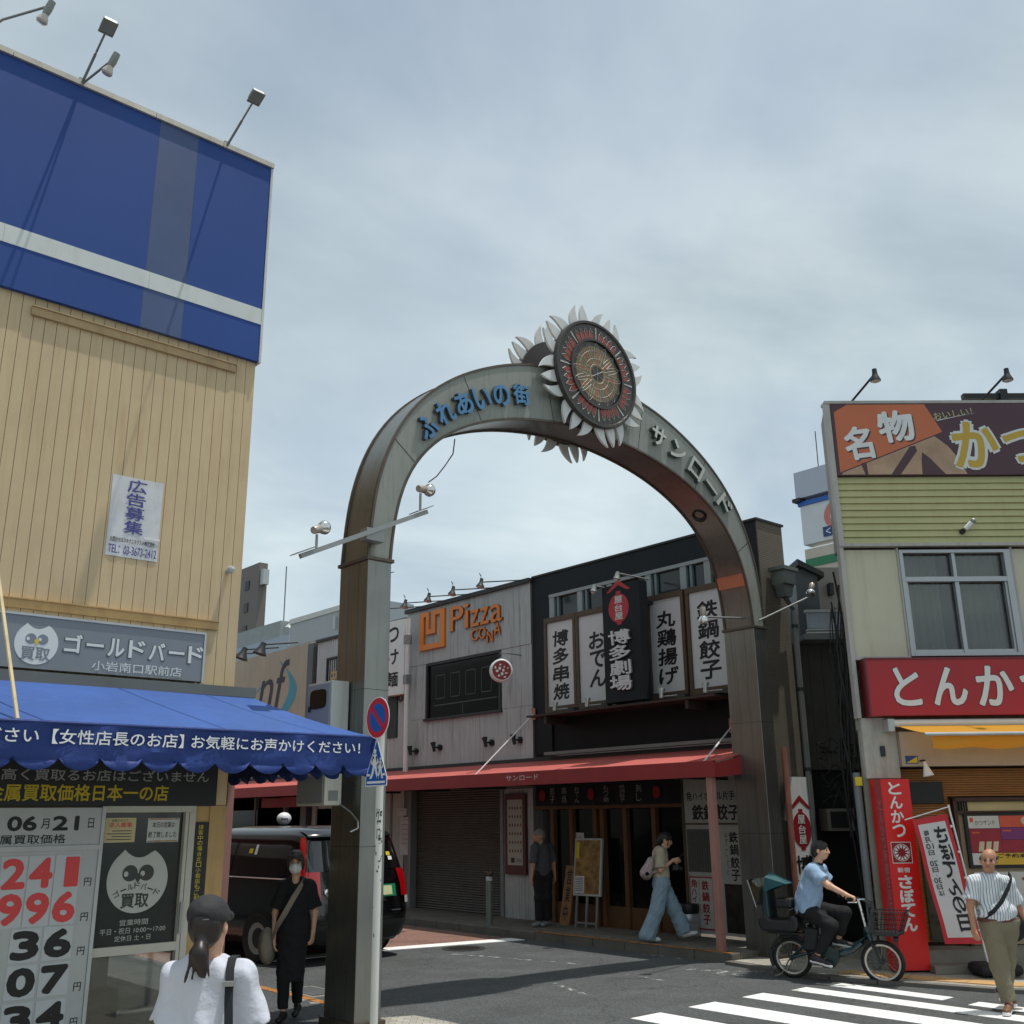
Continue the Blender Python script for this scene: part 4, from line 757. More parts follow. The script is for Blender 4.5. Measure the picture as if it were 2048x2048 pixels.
b = B(); letters(b, '博多劇場', fbx, 10.93, 10.48, 3.56, 4.5, b=.002, bold=.03, ext=.028, vert=True, skew=-.08, pad=.015); b.obj('letter_return', 'grey', bs_, recalc=False)
def upl(label):
    t = thing('sign_uplight', label, 'lamp', (0, 0, 0), 'silver lamps under the white signboards')
    B().lathe([(0, -.07), (.026, -.066), (.034, -.035), (.03, .0), (.055, .075), (.055, .08), (0, .08)], (0, 0, 0), (.2, .1, 1), 16).obj('shade', mat('silver lamp', (168, 170, 166), .35, .6, var=.1), t, True)
    B().tube([(0, 0, -.04), (.1, -.2, -.03), (.12, -.3, -.05)], .012, 6).obj('arm', 'galv', t)
    B().box(.02, .14, -.42, -.28, -.09, -.03).obj('bracket', 'dark', t); return t
u0 = upl('silver uplight under the white signboard next to the pizza wall'); u0.location = (11.58, 12.3, 3.45)
for y, l in ((11.55, 'silver uplight under the white signboard half hidden by the black box sign'), (10.0, 'silver uplight under the fully visible signboard between black box sign and arch'), (9.18, 'silver uplight under the white signboard that the arch partly hides')): dup(u0, (11.58, y, 3.45), 0, l)
def topl(label):
    t = thing('downlight', label, 'lamp', (0, 0, 0), 'downlights at the top of the black facade')
    B().tube([(.7, 0, .1), (.0, 0, .1)], .014, 6).obj('arm', 'galv', t); B().lathe([(0, -.02), (.03, -.02), (.04, .05), (.058, .095), (.055, .1), (0, .1)], (0, 0, .1), (-.2, .1, -1), 16).obj('shade', 'galv', t, True); B().ball((-.02, .01, 0), .036, 8).obj('bulb', 'bulb', t, True); return t
t0 = topl('small downlight over the half hidden white signboard, beside the black box sign'); t0.location = (11.4, 11.12, 5.15)
dup(t0, (11.2, 10.42, 5.2), 0, 'small downlight directly above the red lantern emblem of the black box sign')
# street canopy of the restaurant row
RC = mat('faded red canopy', (186, 92, 84), .65, var=.12, vs=1.5, streak=.35, sc_rgb=(140, 60, 56), stretch=(2, 2, 2)); RF = mat('red canopy fascia', (150, 46, 48), .55, var=.1, vs=2, streak=.25)
ca = thing('street_canopy', 'long faded red canopy with white lettering running along the restaurant row', 'canopy', (11.4, 14, 2.4))
b = B(); y = 8.5
while y < 34:
    y1 = min(y + 2.4, 34); b.add([(11.99, y, 2.62), (10.8, y, 2.385), (10.8, y1 - .008, 2.385), (11.99, y1 - .008, 2.62), (11.99, y, 2.64), (10.8, y, 2.405), (10.8, y1 - .008, 2.405), (11.99, y1 - .008, 2.64)], [(0, 1, 2, 3), (7, 6, 5, 4), (0, 4, 5, 1), (1, 5, 6, 2), (2, 6, 7, 3), (3, 7, 4, 0)]); y += 2.4
b.obj('roof_sheet', RC, ca)
b = B(); b.box(8.5, 34, -.03, .012, 2.205, 2.41, FX(10.8)); b.obj('fascia', RF, ca); B().prism([(10.83, 2.205), (10.83, 2.38), (11.98, 2.6), (11.98, 2.3)], 8.47, 8.499, Fr(lambda a, b, c: (a, b, c))).obj('end_panel', RF, ca)
b = B(); b.box(8.52, 33, .002, .05, 2.64, 2.7, FF); b.obj('gutter', 'dark', ca); 
each('rafter', [(10.84, 11.95, y - .02, y + .02, 2.2, 2.24) for y in np.arange(9.2, 33, 1.6)], 'dark', ca)
text('サンロード', mat('canopy lettering', (206, 196, 190), .6, var=0), ca, FX(10.8), 12.62, 11.86, 2.28, 2.36, b=.014, bold=.02)
def cpost(y, label):
    t = thing('canopy_post', label, 'post', (10.86, y, .1), 'posts of the restaurant canopy')
    b = B(); b.box(10.815, 10.905, y - .045, y + .045, .1, 2.205); b.obj('post', 'pinkpost', t, bev=.004); B().box(10.78, 10.94, y - .08, y + .08, .1, .112).obj('base_plate', 'galv', t)
cpost(8.62, 'rusty pink canopy post on the kerb in front of the gyoza posters'); cpost(17.6, 'pink canopy post behind the taxi, far along the kerb')
cpw = thing('corner_post', 'rust streaked pink pipe post against the white lantern banner behind the far arch leg', 'post', (12.0, 8.2, .05)); B().tube([(11.9, 8.18, .05), (11.9, 8.18, 2.6)], .04, 10).obj('pipe', mat('rusty pink pipe', (164, 108, 92), .6, var=.3, vs=4, streak=.8, sc_rgb=(140, 72, 40)), cpw, True)
for n_, (y, z0, y2), l in ((0, (13.46, 3.44, 13.3), 'thin white stay rod from the pizza wall down to the red canopy'), (1, (8.7, 2.95, 9.08), 'thin white stay rod beside the far arch leg holding the canopy end')):
    t = thing('stay_rod', l, 'stay rod', (XF, y2, z0)); B().tube([(XF - .02, y2, z0), (10.84, y, 2.4)], .012, 6).obj('rod', 'white', t); B().box(y2 - .05, y2 + .05, .013, .035, z0 - .1, z0 + .1, FF).obj('wall_plate', 'pinkpost', t)
# izakaya ground floor
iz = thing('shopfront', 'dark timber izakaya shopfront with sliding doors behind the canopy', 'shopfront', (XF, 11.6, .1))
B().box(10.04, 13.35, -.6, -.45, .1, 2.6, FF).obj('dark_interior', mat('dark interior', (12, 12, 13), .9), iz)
b = B()
for y in (12.91, 12.46, 11.92, 11.76, 11.27, 10.68, 10.08): b.box(y - .04, y + .04, -.1, 0, .1, 2.3, FF)
b.box(10.04, 13.3, -.1, .01, 1.85, 1.93, FF); b.obj('timber_frame', mat('amber timber', (100, 66, 38), .6, var=.25, vs=6, streak=.3), iz)
BAYS = ((12.5, 12.87), (11.96, 12.42), (11.31, 11.72), (10.72, 11.23), (10.12, 10.64))
each('glass_pane', [(y0, y1, -.09, -.08, .42, 1.84) for y0, y1 in BAYS], 'glass', iz, FF)
each('kick_panel', [(y0, y1, -.08, -.03, .1, .41) for y0, y1 in BAYS], mat('dark amber boards', (92, 64, 38), .6, var=.25), iz, FF)
nr_ = thing('shop_curtain', 'black split shop curtain with white characters and red lanterns across the izakaya front', 'curtain', (XF - .08, 11.6, 1.9))
cl = mat('black curtain cloth', (16, 17, 22), .85, var=.1)
b = B(); y = 13.2
while y > 10.1: b.grid(lambda u, v, y=y: FF(y - .44 * u, .08 + .015 * math.sin(u * 7 + y) * (1 - v), 1.9 + .34 * v), 8, 3); y -= .45
b.obj('cloth', cl, nr_, True)
b = B()
for i, s_ in enumerate(('餃子', '串焼', 'おでん', 'もつ鍋', '鉄鍋餃子', '刺し')): letters(b, s_, FF, (12.78, 12.5, 12.2, 11.55, 11.2, 10.86)[i] + .05, (12.78, 12.5, 12.2, 11.55, 11.2, 10.86)[i] - .06, 1.94, 2.2, b=.105, vert=True)
b.obj('lettering', mat('dim white print', (150, 150, 150), .8, var=0), nr_, recalc=False)
b = B()
for y in (13.02, 11.88, 10.5): b.disc((y, 2.07), .075, .09, FF, .104, .107, 20)
b.obj('lantern_prints', mat('dim red print', (140, 24, 30), .8), nr_)
nt_ = thing('notice', 'small white handwritten notice on the izakaya door', 'notice', (XF, 12.33, 1.2)); B().box(12.23, 12.42, -.07, -.065, 1.21, 1.48, FF).obj('paper', PAPER, nt_); b = B(); b.box(12.33, 12.335, -.0648, -.063, 1.25, 1.45, FF); b.box(12.3, 12.305, -.0648, -.063, 1.3, 1.45, FF); b.obj('handwriting', 'ink', nt_)
# gyoza posters between the doors and the arch leg
gp = thing('poster_wall', 'white poster panels with big black brush characters beside the far arch leg', 'poster panel', (XF, 9.6, .1))
b = B(); b.box(9.0, 10.04, .0, .03, 1.62, 2.3, FF); b.box(9.0, 10.04, .0, .03, .15, 1.6, FF); b.obj('panel', mat('grimy white panel', (168, 168, 162), .6, var=.1, streak=.2), gp)
b = B(); b.box(9.0, 10.06, .03, .05, 1.601, 1.625, FF); b.box(10.041, 10.08, .0, .05, .1, 2.3, FF); b.obj('frame', TMB, gp)
b = B(); letters(b, '角ハイボール片手に', FF, 9.99, 9.02, 1.93, 2.06, b=.032, bold=.02); letters(b, '鉄鍋餃子', FF, 9.9, 9.05, 1.66, 1.88, b=.032, bold=.03); letters(b, '鉄鍋餃子', FF, 9.27, 9.12, .85, 1.52, b=.032, bold=.025, vert=True); letters(b, 'ゆずこしょうと', FF, 9.34, 9.3, .93, 1.5, b=.032, vert=True); b.obj('lettering', 'ink', gp, recalc=False)
B().box(9.58, 10.02, .0305, .034, .96, 1.54, FF).obj('dark_text_sheet', mat('olive grey sheet', (76, 80, 74), .5, var=.15, vs=20), gp)
b = B()
for i in range(9):
    y = 9.98 - i * .045; z = 1.5
    while z > 1.02: h = random.uniform(.01, .03); b.box(y - .012, y, .0342, .035, z - h, z, FF); z -= h + .012
b.obj('small_print', 'dark', gp)
B().box(9.01, 9.4, .0305, .034, .19, .82, FF).obj('food_photo', mat('dark food photo', (40, 36, 30), .4, var=.9, vs=7), gp)
rp = thing('poster', 'red bordered white poster with red and black brush characters behind the beer keg', 'poster', (XF, 9.8, .2))
B().box(9.59, 10.02, .035, .038, .2, .9, FF).obj('border', mat('poster red', (150, 40, 44), .5), rp); B().box(9.61, 10.0, .0382, .04, .22, .88, FF).obj('sheet', mat('poster sheet', (184, 180, 174), .6), rp)
b = B(); letters(b, '角', FF, 9.985, 9.88, .75, .86, b=.042, bold=.03); letters(b, '鉄鍋餃子', FF, 9.8, 9.67, .26, .86, b=.042, bold=.03, vert=True); b.obj('red_lettering', mat('poster red ink', (140, 30, 36), .6, var=0), rp, recalc=False); b = B(); letters(b, 'ハイボール', FF, 9.985, 9.89, .26, .74, b=.042, bold=.02, vert=True); letters(b, '旨さに出会う', FF, 9.855, 9.83, .4, .86, b=.042, vert=True); b.obj('lettering', 'ink', rp, recalc=False)
kg = thing('beer_keg', 'steel beer keg with a black top standing in front of the red bordered poster', 'keg', (11.9, 10.0, .1))
B().lathe([(.0, .0), (.15, .0), (.165, .02), (.165, .05), (.155, .06), (.165, .09), (.165, .17), (.155, .18), (.165, .2), (.165, .27), (.15, .31), (0, .31)], (11.9, 10.0, .1), (0, 0, 1), 28).obj('barrel', mat('keg steel', (178, 180, 182), .35, .45, var=.08), kg, True); B().lathe([(0, .311), (.15, .311), (.16, .33), (.16, .42), (.15, .44), (.0, .44)], (11.9, 10, .1), (0, 0, 1), 28).obj('cover', 'black', kg, True)
# standing menu and leaning board
am = thing('standing_menu', 'silver framed standing menu sign with brown food pictures outside the izakaya', 'menu stand', (12.1, 11.9, .1))
f3 = Fr(lambda a, b, c: Vector((11.78, 11.92, .1)) + Vector((.12, -.99, 0)) * a - Vector((.99, .12, -.1)) * b + Vector((.1, .0, 1)) * c)
b = B(); b.box(-.27, .27, -.02, .03, .45, 1.3, f3); b.obj('case', 'lgrey', am, bev=.01); B().box(-.24, .24, .0301, .033, .48, 1.27, f3).obj('menu_sheet', mat('menu brown picture', (150, 116, 66), .5, var=.75, vs=9), am)
b = B(); b.box(-.23, -.05, .0332, .035, .49, .74, f3); b.obj('list_sheet', PAPER, am); b = B()
for i in range(8): b.box(-.22, -.07, .0352, .036, .52 + i * .026, .53 + i * .026, f3)
letters(b, '角ハイボール', f3, .0, .22, .56, .6, b=.035); b.obj('lettering', 'dark', am, recalc=False); B().box(-.23, -.17, .0332, .035, 1.0, 1.24, f3).obj('yellow_strip', 'yellow', am)
b = B()
for a in (-.2, 0, .2): b.box(a - .018, a + .018, -.015, .015, .0, .449, f3)
b.box(-.2, .2, -.01, .01, .05, .08, f3); b.obj('stand', 'galv', am)
wb = thing('wooden_board', 'leaning wooden board with black vertical characters beside the standing menu', 'board', (12.0, 12.45, .1))
f4 = Fr(lambda a, b, c: Vector((11.86, 12.5, .1)) + Vector((.0, -1, 0)) * a - Vector((.98, 0, -.15)) * b + Vector((.15, -.07, 1)) * c)
B().box(-.11, .11, -.025, .0, .0, .88, f4).obj('plank', mat('honey plank', (150, 106, 62), .6, var=.25, vs=7, streak=.3), wb); text('営業中', 'ink', wb, f4, -.055, .055, .05, .84, b=.002, vert=True, bold=.015)
bo = thing('bollard', 'grey steel bollard with a worn cap on the kerb in front of the shutter', 'bollard', (10.98, 13.28, .1))
B().lathe([(.07, 0), (.07, .02), (.052, .03), (.052, .66), (.0, .66)], (10.98, 13.28, .1), (0, 0, 1), 18).obj('post', mat('green grey bollard', (112, 120, 116), .5, .2, var=.15, streak=.4), bo, True); B().lathe([(.053, .665), (.055, .72), (.0, .74)], (10.98, 13.28, .1), (0, 0, 1), 18).obj('cap', 'lgrey', bo, True); b = B()
for s in (-1, 1): b.ball((10.98, 13.28 + s * .045, .88), .04, 8)
b.ball((10.98, 13.28, .86), .04, 8); b.obj('ornament', mat('bronze', (84, 70, 56), .5, .6), bo, True)
# white lantern banner board on the end wall
ws = thing('banner_sign', 'tall white banner sign with red lantern emblem and black brush characters behind the cyclist', 'sign', (12.5, 8.35, .1)); fe = FY(8.34)
B().box(12.1, 12.55, .0, .04, .14, 2.22, fe).obj('board', 'white', ws); lantern(ws, 12.33, 1.55, .5, FY(8.30), .0005, mat('banner red', (150, 30, 42), .5), 'white', 1); text('博多劇場', 'ink', ws, FY(8.30), 12.12, 12.53, .2, 1.22, b=.003, bold=.03, vert=True)
dp = thing('drain_pipe', 'grey rainwater pipe with hopper running down the corner of the ribbed brown end wall', 'drain pipe', (12.6, 8.3, .1))
b = B(); b.tube([(12.6, 8.3, .1), (12.6, 8.3, 4.55)], .042, 12); b.obj('pipe', mat('grey pvc pipe', (112, 116, 114), .5, var=.12), dp, True)
b = B(); b.box(12.24, 12.52, .02, .24, 4.9, 5.1, FY(8.4)); b.box(12.2, 12.56, .0, .27, 5.1, 5.15, FY(8.4)); b.prism([(12.31, 4.72), (12.45, 4.72), (12.52, 4.899), (12.24, 4.899)], .05, .2, FY(8.4)); b.tube([(12.38, 8.27, 4.72), (12.6, 8.3, 4.58)], .035, 8); b.obj('hopper', mat('green grey hopper', (96, 104, 100), .55, .2, var=.15), dp)
for z in (.9, 2.3, 3.4, 4.3): B().lathe([(.048, 0), (.048, .05)], (12.6, 8.3, z), (0, 0, 1), 12).obj('clamp', 'dark', dp)
# further left along the row, behind the arch leg and the taxi
tk = thing('noodle_building', 'white corrugated noodle shop between the grey pizza wall and the beige wall', 'building', (XF, 19, .1))
b = B(); b.box(17.2, 20.75, -6, -.02, 0, 5.66, FF); b.obj('wall', 'lgrey', tk); b = B(); corrug(b, 17.2, 20.75, 2.62, 5.66, -.018, .09); b.obj('cladding', WCOR, tk, True); B().box(17.16, 20.78, -.1, .06, 5.661, 5.72, FF).obj('roof_edge', 'dark', tk)
w_ = B().box(19.5, 20.22, -.01, .02, 4.2, 5.2, FF).obj('window', 'glass', tk); b = B(); b.box(19.46, 19.5, .0, .06, 4.16, 5.24, FF); b.box(20.22, 20.26, .0, .06, 4.16, 5.24, FF); b.box(19.5, 20.22, .0, .06, 5.2, 5.24, FF); b.obj('frame', 'dark', w_); text('中', mat('gold character', (176, 150, 96), .5, var=0), w_, FF, 20.12, 19.85, 4.62, 4.98, b=.023, bold=.04)
B().box(17.45, 17.78, .0, .03, 3.3, 4.22, FF).obj('shutter_panel', 'dark', tk); text('。', 'ink', tk, FF, 17.4, 17.24, 4.0, 4.16, b=.03, bold=.05)
tm = thing('noodle_sign', 'tall white projecting noodle sign with black brush characters, peeping out behind the near arch leg', 'sign', (XF - .3, 17.6, 4.1)); ft = Fr(lambda a, b, c: Vector((11.9, 17.0, 0)) + Vector((-.05, .999, 0)) * a - Vector((.999, .05, 0)) * b + Vector((0, 0, c)))
B().box(0, .78, -.1, .05, 4.13, 5.66, ft).obj('case', 'white', tm); text('つけ麺', 'ink', tm, ft, .6, .2, 4.22, 5.6, b=.053, bold=.03, vert=True, pad=.16)
B().tube([(11.8, 16.82, 2.6), (11.8, 16.82, 5.62)], .05, 10).obj('pole', 'white', tm, True); each('clamp', [(11.74, 11.86, 16.76, 16.88, 5.1, 5.28), (11.74, 11.86, 16.76, 16.88, 4.3, 4.48)], 'grey', tm)
nf = thing('beauty_building', 'beige panelled building with a painted script letter and teal ring', 'building', (XF, 24, .1)); BE = mat('beige panels', (178, 166, 148), .7, var=.1, vs=1.2, streak=.3, sc_rgb=(130, 116, 98))
b = B(); y = 21.08
while y < 40: b.box(y, y + .995, -6, .0, 2.4, 5.72, FF); y += 1.0
b.obj('panels', BE, nf); B().box(20.8, 21.05, -.1, .1, 0, 5.66, FF).obj('gutter', mat('dark gutter', (86, 88, 90), .5), nf); B().box(21.08, 40, -6, -.1, 0, 2.4, FF).obj('ground_floor', 'dark', nf)
b = B(); b.grid(lambda u, v: FF(23.0 - 1.15 * math.sin(PI * (.12 + .86 * u)) ** .9, .004, 5.42 - 1.55 * u + .0) + Vector((0, (v - .5) * (.06 + .3 * math.sin(PI * u)), (v - .5) * .1)), 20, 1); b.grid(lambda u, v: FF(23.3 + 1.0 * math.sin(PI * .9 * u), .004, 4.95 - 1.0 * u) + Vector((0, (v - .5) * (.05 + .12 * math.sin(PI * u)), 0)), 16, 1); b.obj('teal_ring', mat('teal paint', (70, 150, 170), .6), nf, True)
text('nf', mat('dark purple paint', (52, 44, 62), .6, var=0), nf, FF, 23.45, 22.2, 4.3, 5.45, b=.008, skew=.25)
for i, (y, l) in enumerate(((22.0, 'black funnel lamp at the gutter end of the beige wall roof line'), (22.95, 'black funnel lamp in the middle of the beige wall roof line'), (24.0, 'black funnel lamp above the beige wall, half hidden by the cream building'))):
    t = thing('sign_lamp', l, 'lamp', (XF, y, 5.75), 'lamps above the beige wall'); B().tube([(XF, y - .3, 5.8), (11.3, y + .05, 5.72)], .02, 6).obj('arm', 'black', t); B().lathe([(0, -.03), (.06, -.02), (.08, .1), (.17, .27), (.0, .27)], (11.3, y + .05, 5.75), (-.3, .1, -1), 14).obj('shade', 'black', t, True)
# shopfronts under the canopy further along
so_ = thing('shopfront', 'dim row of closed shopfronts under the canopy behind the taxi', 'shopfront', (XF, 22, .1)); B().box(17.15, 34, -.3, -.1, .1, 2.6, FF).obj('wall', mat('dim shop wall', (66, 62, 60), .7, var=.3, vs=1), so_)
each('pillar', [(y, y + .06, -.1, .0, .1, 2.5) for y in np.arange(17.6, 33, 1.45)], 'grey', so_, FF)
each('door', [(y, y + 1.3, -.1, -.02, .1, 1.95) for y in (19.2, 23.3)], 'glass', so_, FF); b = B(); b.box(20.6, 23, -.1, .05, 2.0, 2.4, FF); b.obj('red_fascia', mat('red fascia', (150, 30, 34), .5), so_); b = B(); b.box(18.2, 20.3, -.1, .06, 2.02, 2.36, FF); b.obj('white_fascia', 'lgrey', so_)
for i, (y, z0, z1, s_, l) in enumerate(((16.98, 1.05, 1.75, 'お知らせ', 'tall white paper notice taped beside the shutter, behind the taxi tail'), (17.1, 1.78, 1.92, '休業', 'small white paper notice above the tall one beside the shutter'))):
    t = thing('notice', l, 'notice', (XF, y, z0)); B().box(y - .02, y + .3, .0, .004, z0, z1, FF).obj('paper', PAPER, t); b = B(); [b.box(y + .04, y + .26, .0042, .006, z1 - .05 - q * .09, z1 - .04 - q * .09, FF) for q in range(max(1, int((z1 - z0) / .1)))]; b.obj('print_lines', 'grey', t)
# roofs behind the row
gb2 = thing('office_building', 'plain grey flat roofed building behind the noodle shop', 'building', (20, 38, 0)); b = B(); b.add([(20, 36.8, 0), (20, 31, 0), (22, 31, 0), (22, 36.8, 0), (20, 36.8, 9.45), (20, 31, 9.45), (22, 31, 9.45), (22, 36.8, 9.45)], [(0, 1, 5, 4), (1, 2, 6, 5), (2, 3, 7, 6), (3, 0, 4, 7), (4, 5, 6, 7)]); b.obj('wall', mat('grey render', (150, 158, 164), .7, var=.05), gb2); B().box(19.95, 19.999, 31, 36.8, 9.3, 9.5).obj('roof_edge', 'lgrey', gb2); B().tube([(19.9, 33.2, 8.6), (19.9, 33.2, 9.1)], .05, 8).obj('vent_pipe', 'lgrey', gb2)
sb = thing('rooftop_structure', 'grey rooftop lean-to with a dark sheet roof in front of the plain grey building', 'building', (18, 32, 0)); b = B(); b.box(18, 19.5, 30.3, 33, 0, 7.6); b.obj('wall', mat('brown grey wall', (120, 114, 108), .8), sb); B().box(17.9, 19.6, 30.1, 33.1, 7.61, 7.72).obj('roof_sheet', 'grey', sb)
wbld = thing('store_building', 'blue grey store building with a rooftop plinth and duct, beside the cream building', 'building', (30, 58, 0)); B().box(30, 31.5, 55.3, 75, 0, 12.5).obj('wall', mat('blue grey panels', (160, 172, 184), .6, var=.05), wbld); b = B(); b.box(30.2, 31.4, 56.8, 64, 12.51, 13.6); b.obj('roof_plinth', mat('plinth grey', (150, 156, 156), .7), wbld); b = B(); b.tube([(30.3, 56, 12.8), (31, 56.3, 13.4), (33, 57, 13.5)], .35, 10); b.obj('duct', 'lgrey', wbld, True); B().box(29.9, 29.999, 59, 60, 10.4, 11.2).obj('window', 'glass', wbld)
mast = thing('antenna_mast', 'tall thin lightning mast on the roof of the white store building', 'antenna', (30, 57.2, 13)); B().tube([(30.6, 57.2, 12.51), (30.6, 57.2, 17.2)], .04, 6).obj('mast', 'grey', mast)
tw = thing('apartment_tower', 'distant brown apartment tower rising beside the cream building', 'building', (60, 122, 0)); B().box(60, 61.2, 119.5, 150, 0, 34).obj('wall', mat('brown tower tiles', (112, 104, 98), .7, var=.05), tw)
for z in (26, 29, 32): B().box(59.9, 59.999, 122, 123.2, z - 1.2, z).obj('window', 'glass', tw)
B().box(60.2, 61, 118.6, 119.49, 31, 33).obj('balcony', 'lgrey', tw)
an = thing('antenna', 'television aerial on a thin pole above the noodle shop roof', 'antenna', (14, 21.5, 5.7)); b = B(); b.tube([(14, 21.6, 5.7), (14, 21.6, 7.65)], .018, 6); b.obj('pole', 'dark', an); b = B(); b.tube([(13.7, 21.95, 7.6), (14.1, 20.75, 7.66)], .012, 5); b.tube([(13.7, 22, 6.72), (14.1, 20.9, 6.7)], .01, 5)
for k in range(6): b.tube([(13.95 - .1, 21.5 - k * .1, 6.6), (14.05, 21.5 - k * .1, 6.82)], .006, 4)
b.obj('elements', 'dark', an)
# ------------------------------------------------------------------ cutlet shop (right): front in the plane of frame FT
LAP = mat('yellow green lap siding', (184, 180, 130), .6, var=.06, vs=1.4, streak=.22, sc_rgb=(138, 132, 84)); CRM = mat('cream wall panel', (194, 190, 168), .55, var=.06, vs=1.2, streak=.3, sc_rgb=(146, 138, 112)); TRIM = mat('grey white trim', (176, 174, 168), .5, var=.12, streak=.4, sc_rgb=(120, 112, 104))
cs = thing('shop_building', 'cream two storey cutlet shop with yellow lap siding and a curtained upstairs window', 'building', FT(6.4, 0, .05))
def ftp(b, t0, n0, t1, n1, tl, tr, z0, z1):
    """block from the front edge t0..t1 at depth n0 back to n1"""
    b.add([T2 * t + N2 * n + Vector((0, 0, z)) for z in (z0, z1) for t, n in ((t0, n0), (t1, n0), (tr, n1), (tl, n1))], [(0, 1, 2, 3), (4, 5, 6, 7), (0, 1, 5, 4), (1, 2, 6, 5), (2, 3, 7, 6), (3, 0, 4, 7)])
b = B(); ftp(b, 4.52, 12.8, 9, 20, 7.0, 9, 2.7, 5.0); ftp(b, 4.345, 12.431, 4.385, 12.82, 4.47, 4.6, 2.7, 4.949); ftp(b, 4.36, 12.44, 4.8, 20, 6.97, 7.2, .04, 2.7); ftp(b, 4.34, 12.36, 9, 13, 4.5, 9, 5.0, 6.86); ftp(b, 4.8, 13.6, 9, 14, 5, 9, .04, 2.7)
b.obj('wall', mat('shop side wall', (150, 146, 134), .7, var=.2, vs=2, streak=.4), cs)
b = B(); z = 4.99
while z < 5.87: b.add([FT(4.4, -.0, z + .088), FT(9, -.0, z + .088), FT(9, .02, z + .002), FT(4.4, .02, z + .002), FT(4.4, -.03, z + .088), FT(9, -.03, z + .088), FT(9, -.03, z + .002), FT(4.4, -.03, z + .002)], [(0, 1, 2, 3), (4, 5, 6, 7), (0, 1, 5, 4), (2, 3, 7, 6), (0, 3, 7, 4), (1, 2, 6, 5)]); z += .089
b.obj('lap_siding', LAP, cs)
b = B(); b.box(4.33, 9, -.05, .06, 4.95, 4.988, FT); b.box(4.33, 4.395, -.05, .05, 4.99, 6.88, FT); b.box(4.33, 9, -.1, .06, 6.881, 6.92, FT); b.box(4.33, 4.38, -.08, .04, 2.83, 4.949, FT); b.obj('trim', TRIM, cs)
B().box(4.39, 5.06, -.09, -.02, 3.57, 4.92, FT).obj('wall_panel', CRM, cs); B().box(6.53, 7.6, -.09, -.02, 3.57, 4.92, FT).obj('wall_panel', CRM, cs)
b = B(); b.box(4.38, 5.08, -.0195, .01, 3.53, 3.568, FT); b.box(5.061, 5.085, -.09, .0, 3.57, 4.94, FT); b.box(6.5, 6.528, -.09, .0, 3.57, 4.94, FT)
for t_, z in ((4.42, 3.62), (5.02, 3.62), (4.42, 4.2), (5.02, 4.2)): b.lathe([(.0, 0), (.009, 0), (.0, .006)], FT(t_, -.02, z), N2 * -1, 8)
b.obj('panel_trim', TRIM, cs)
w_ = B().box(5.1, 6.49, -.088, -.07, 3.58, 4.9, FT).obj('window', 'clear', cs)
b = B()
for q in ((5.086, 5.13, 3.57, 4.91), (6.41, 6.49, 3.57, 4.91)): b.box(q[0], q[1], -.0695, .015, q[2], q[3], FT)
b.box(5.131, 6.409, -.0695, .015, 4.87, 4.91, FT); b.box(5.131, 6.409, -.0695, .015, 4.5, 4.56, FT); b.box(5.131, 6.409, -.0695, .02, 3.57, 3.605, FT)
b.box(5.75, 5.79, -.0695, .0, 4.561, 4.869, FT); b.box(5.75, 5.8, -.0695, .0, 3.606, 4.499, FT); b.box(5.131, 5.16, -.0695, -.01, 3.606, 4.499, FT); b.box(6.38, 6.409, -.0695, -.005, 3.606, 4.499, FT); b.box(5.161, 5.749, -.0695, -.01, 3.606, 3.65, FT); b.box(5.801, 6.379, -.0695, -.004, 3.606, 3.65, FT)
b.obj('frame', 'alu', w_)
b = B()
for t0, t1 in ((5.12, 5.62), (5.86, 6.36)): b.grid(lambda u, v, t0=t0, t1=t1: FT(t0 + (t1 - t0) * u, -.2 + .028 * math.sin(u * 34 + math.sin(u * 9)), 3.56 + 1.4 * v), 60, 1)
b.obj('curtain', mat('grey curtain', (150, 144, 130), .9, var=.1), w_, True)
b = B(); b.box(5.0, 6.6, -.44, -.4, 3.4, 5.0, FT); b.obj('room_dark', mat('dim room', (36, 34, 32), .9), w_)
# roof fascia sign
MAR = mat('maroon sign', (74, 44, 54), .42, var=.05); ORS = mat('orange sign field', (196, 106, 66), .42, var=.05); TAN = mat('tan sign fan', (178, 146, 118), .42, var=.25, vs=3)
fs_ = thing('fascia_sign', 'long maroon and orange roof sign with white and gold brush lettering over the cutlet shop', 'sign', FT(6, 0, 5.9))
B().box(4.4, 9, -.02, .055, 5.89, 6.876, FT).obj('board', MAR, fs_)
b = B(); b.prism([(4.44, 5.93), (5.83, 6.48), (5.64, 6.865), (4.62, 6.865), (4.44, 6.76)], .0552, .0565, FT); b.obj('orange_field', ORS, fs_)
b = B(); b.prism([(4.46, 5.9), (4.47, 5.925), (5.72, 6.42), (5.88, 6.28), (6.0, 6.1), (6.08, 5.9)], .0552, .0562, FT); b.obj('tan_fan', TAN, fs_)
b = B(); b.prism([(4.76, 5.9), (4.72, 6.05), (4.79, 6.07), (4.8, 5.9)], .057, .058, FT); b.prism([(5.1, 5.9), (5.22, 5.9), (5.47, 6.22), (5.45, 6.29), (5.38, 6.28)], .057, .058, FT); b.prism([(5.5, 5.9), (5.8, 5.9), (5.62, 6.12), (5.53, 6.2), (5.51, 6.1)], .057, .058, FT); b.obj('maroon_strokes', MAR, fs_)
b = B(); b2 = B()
for c, q in (('名', (4.53, 4.9, 6.1, 6.56)), ('物', (4.99, 5.47, 6.34, 6.78))):
    letters(b2, c, FT, q[0] + .018, q[1] + .018, q[2] - .018, q[3] - .018, b=.0575, bold=.045, rot=.12); letters(b, c, FT, *q, b=.0595, bold=.04, rot=.12)
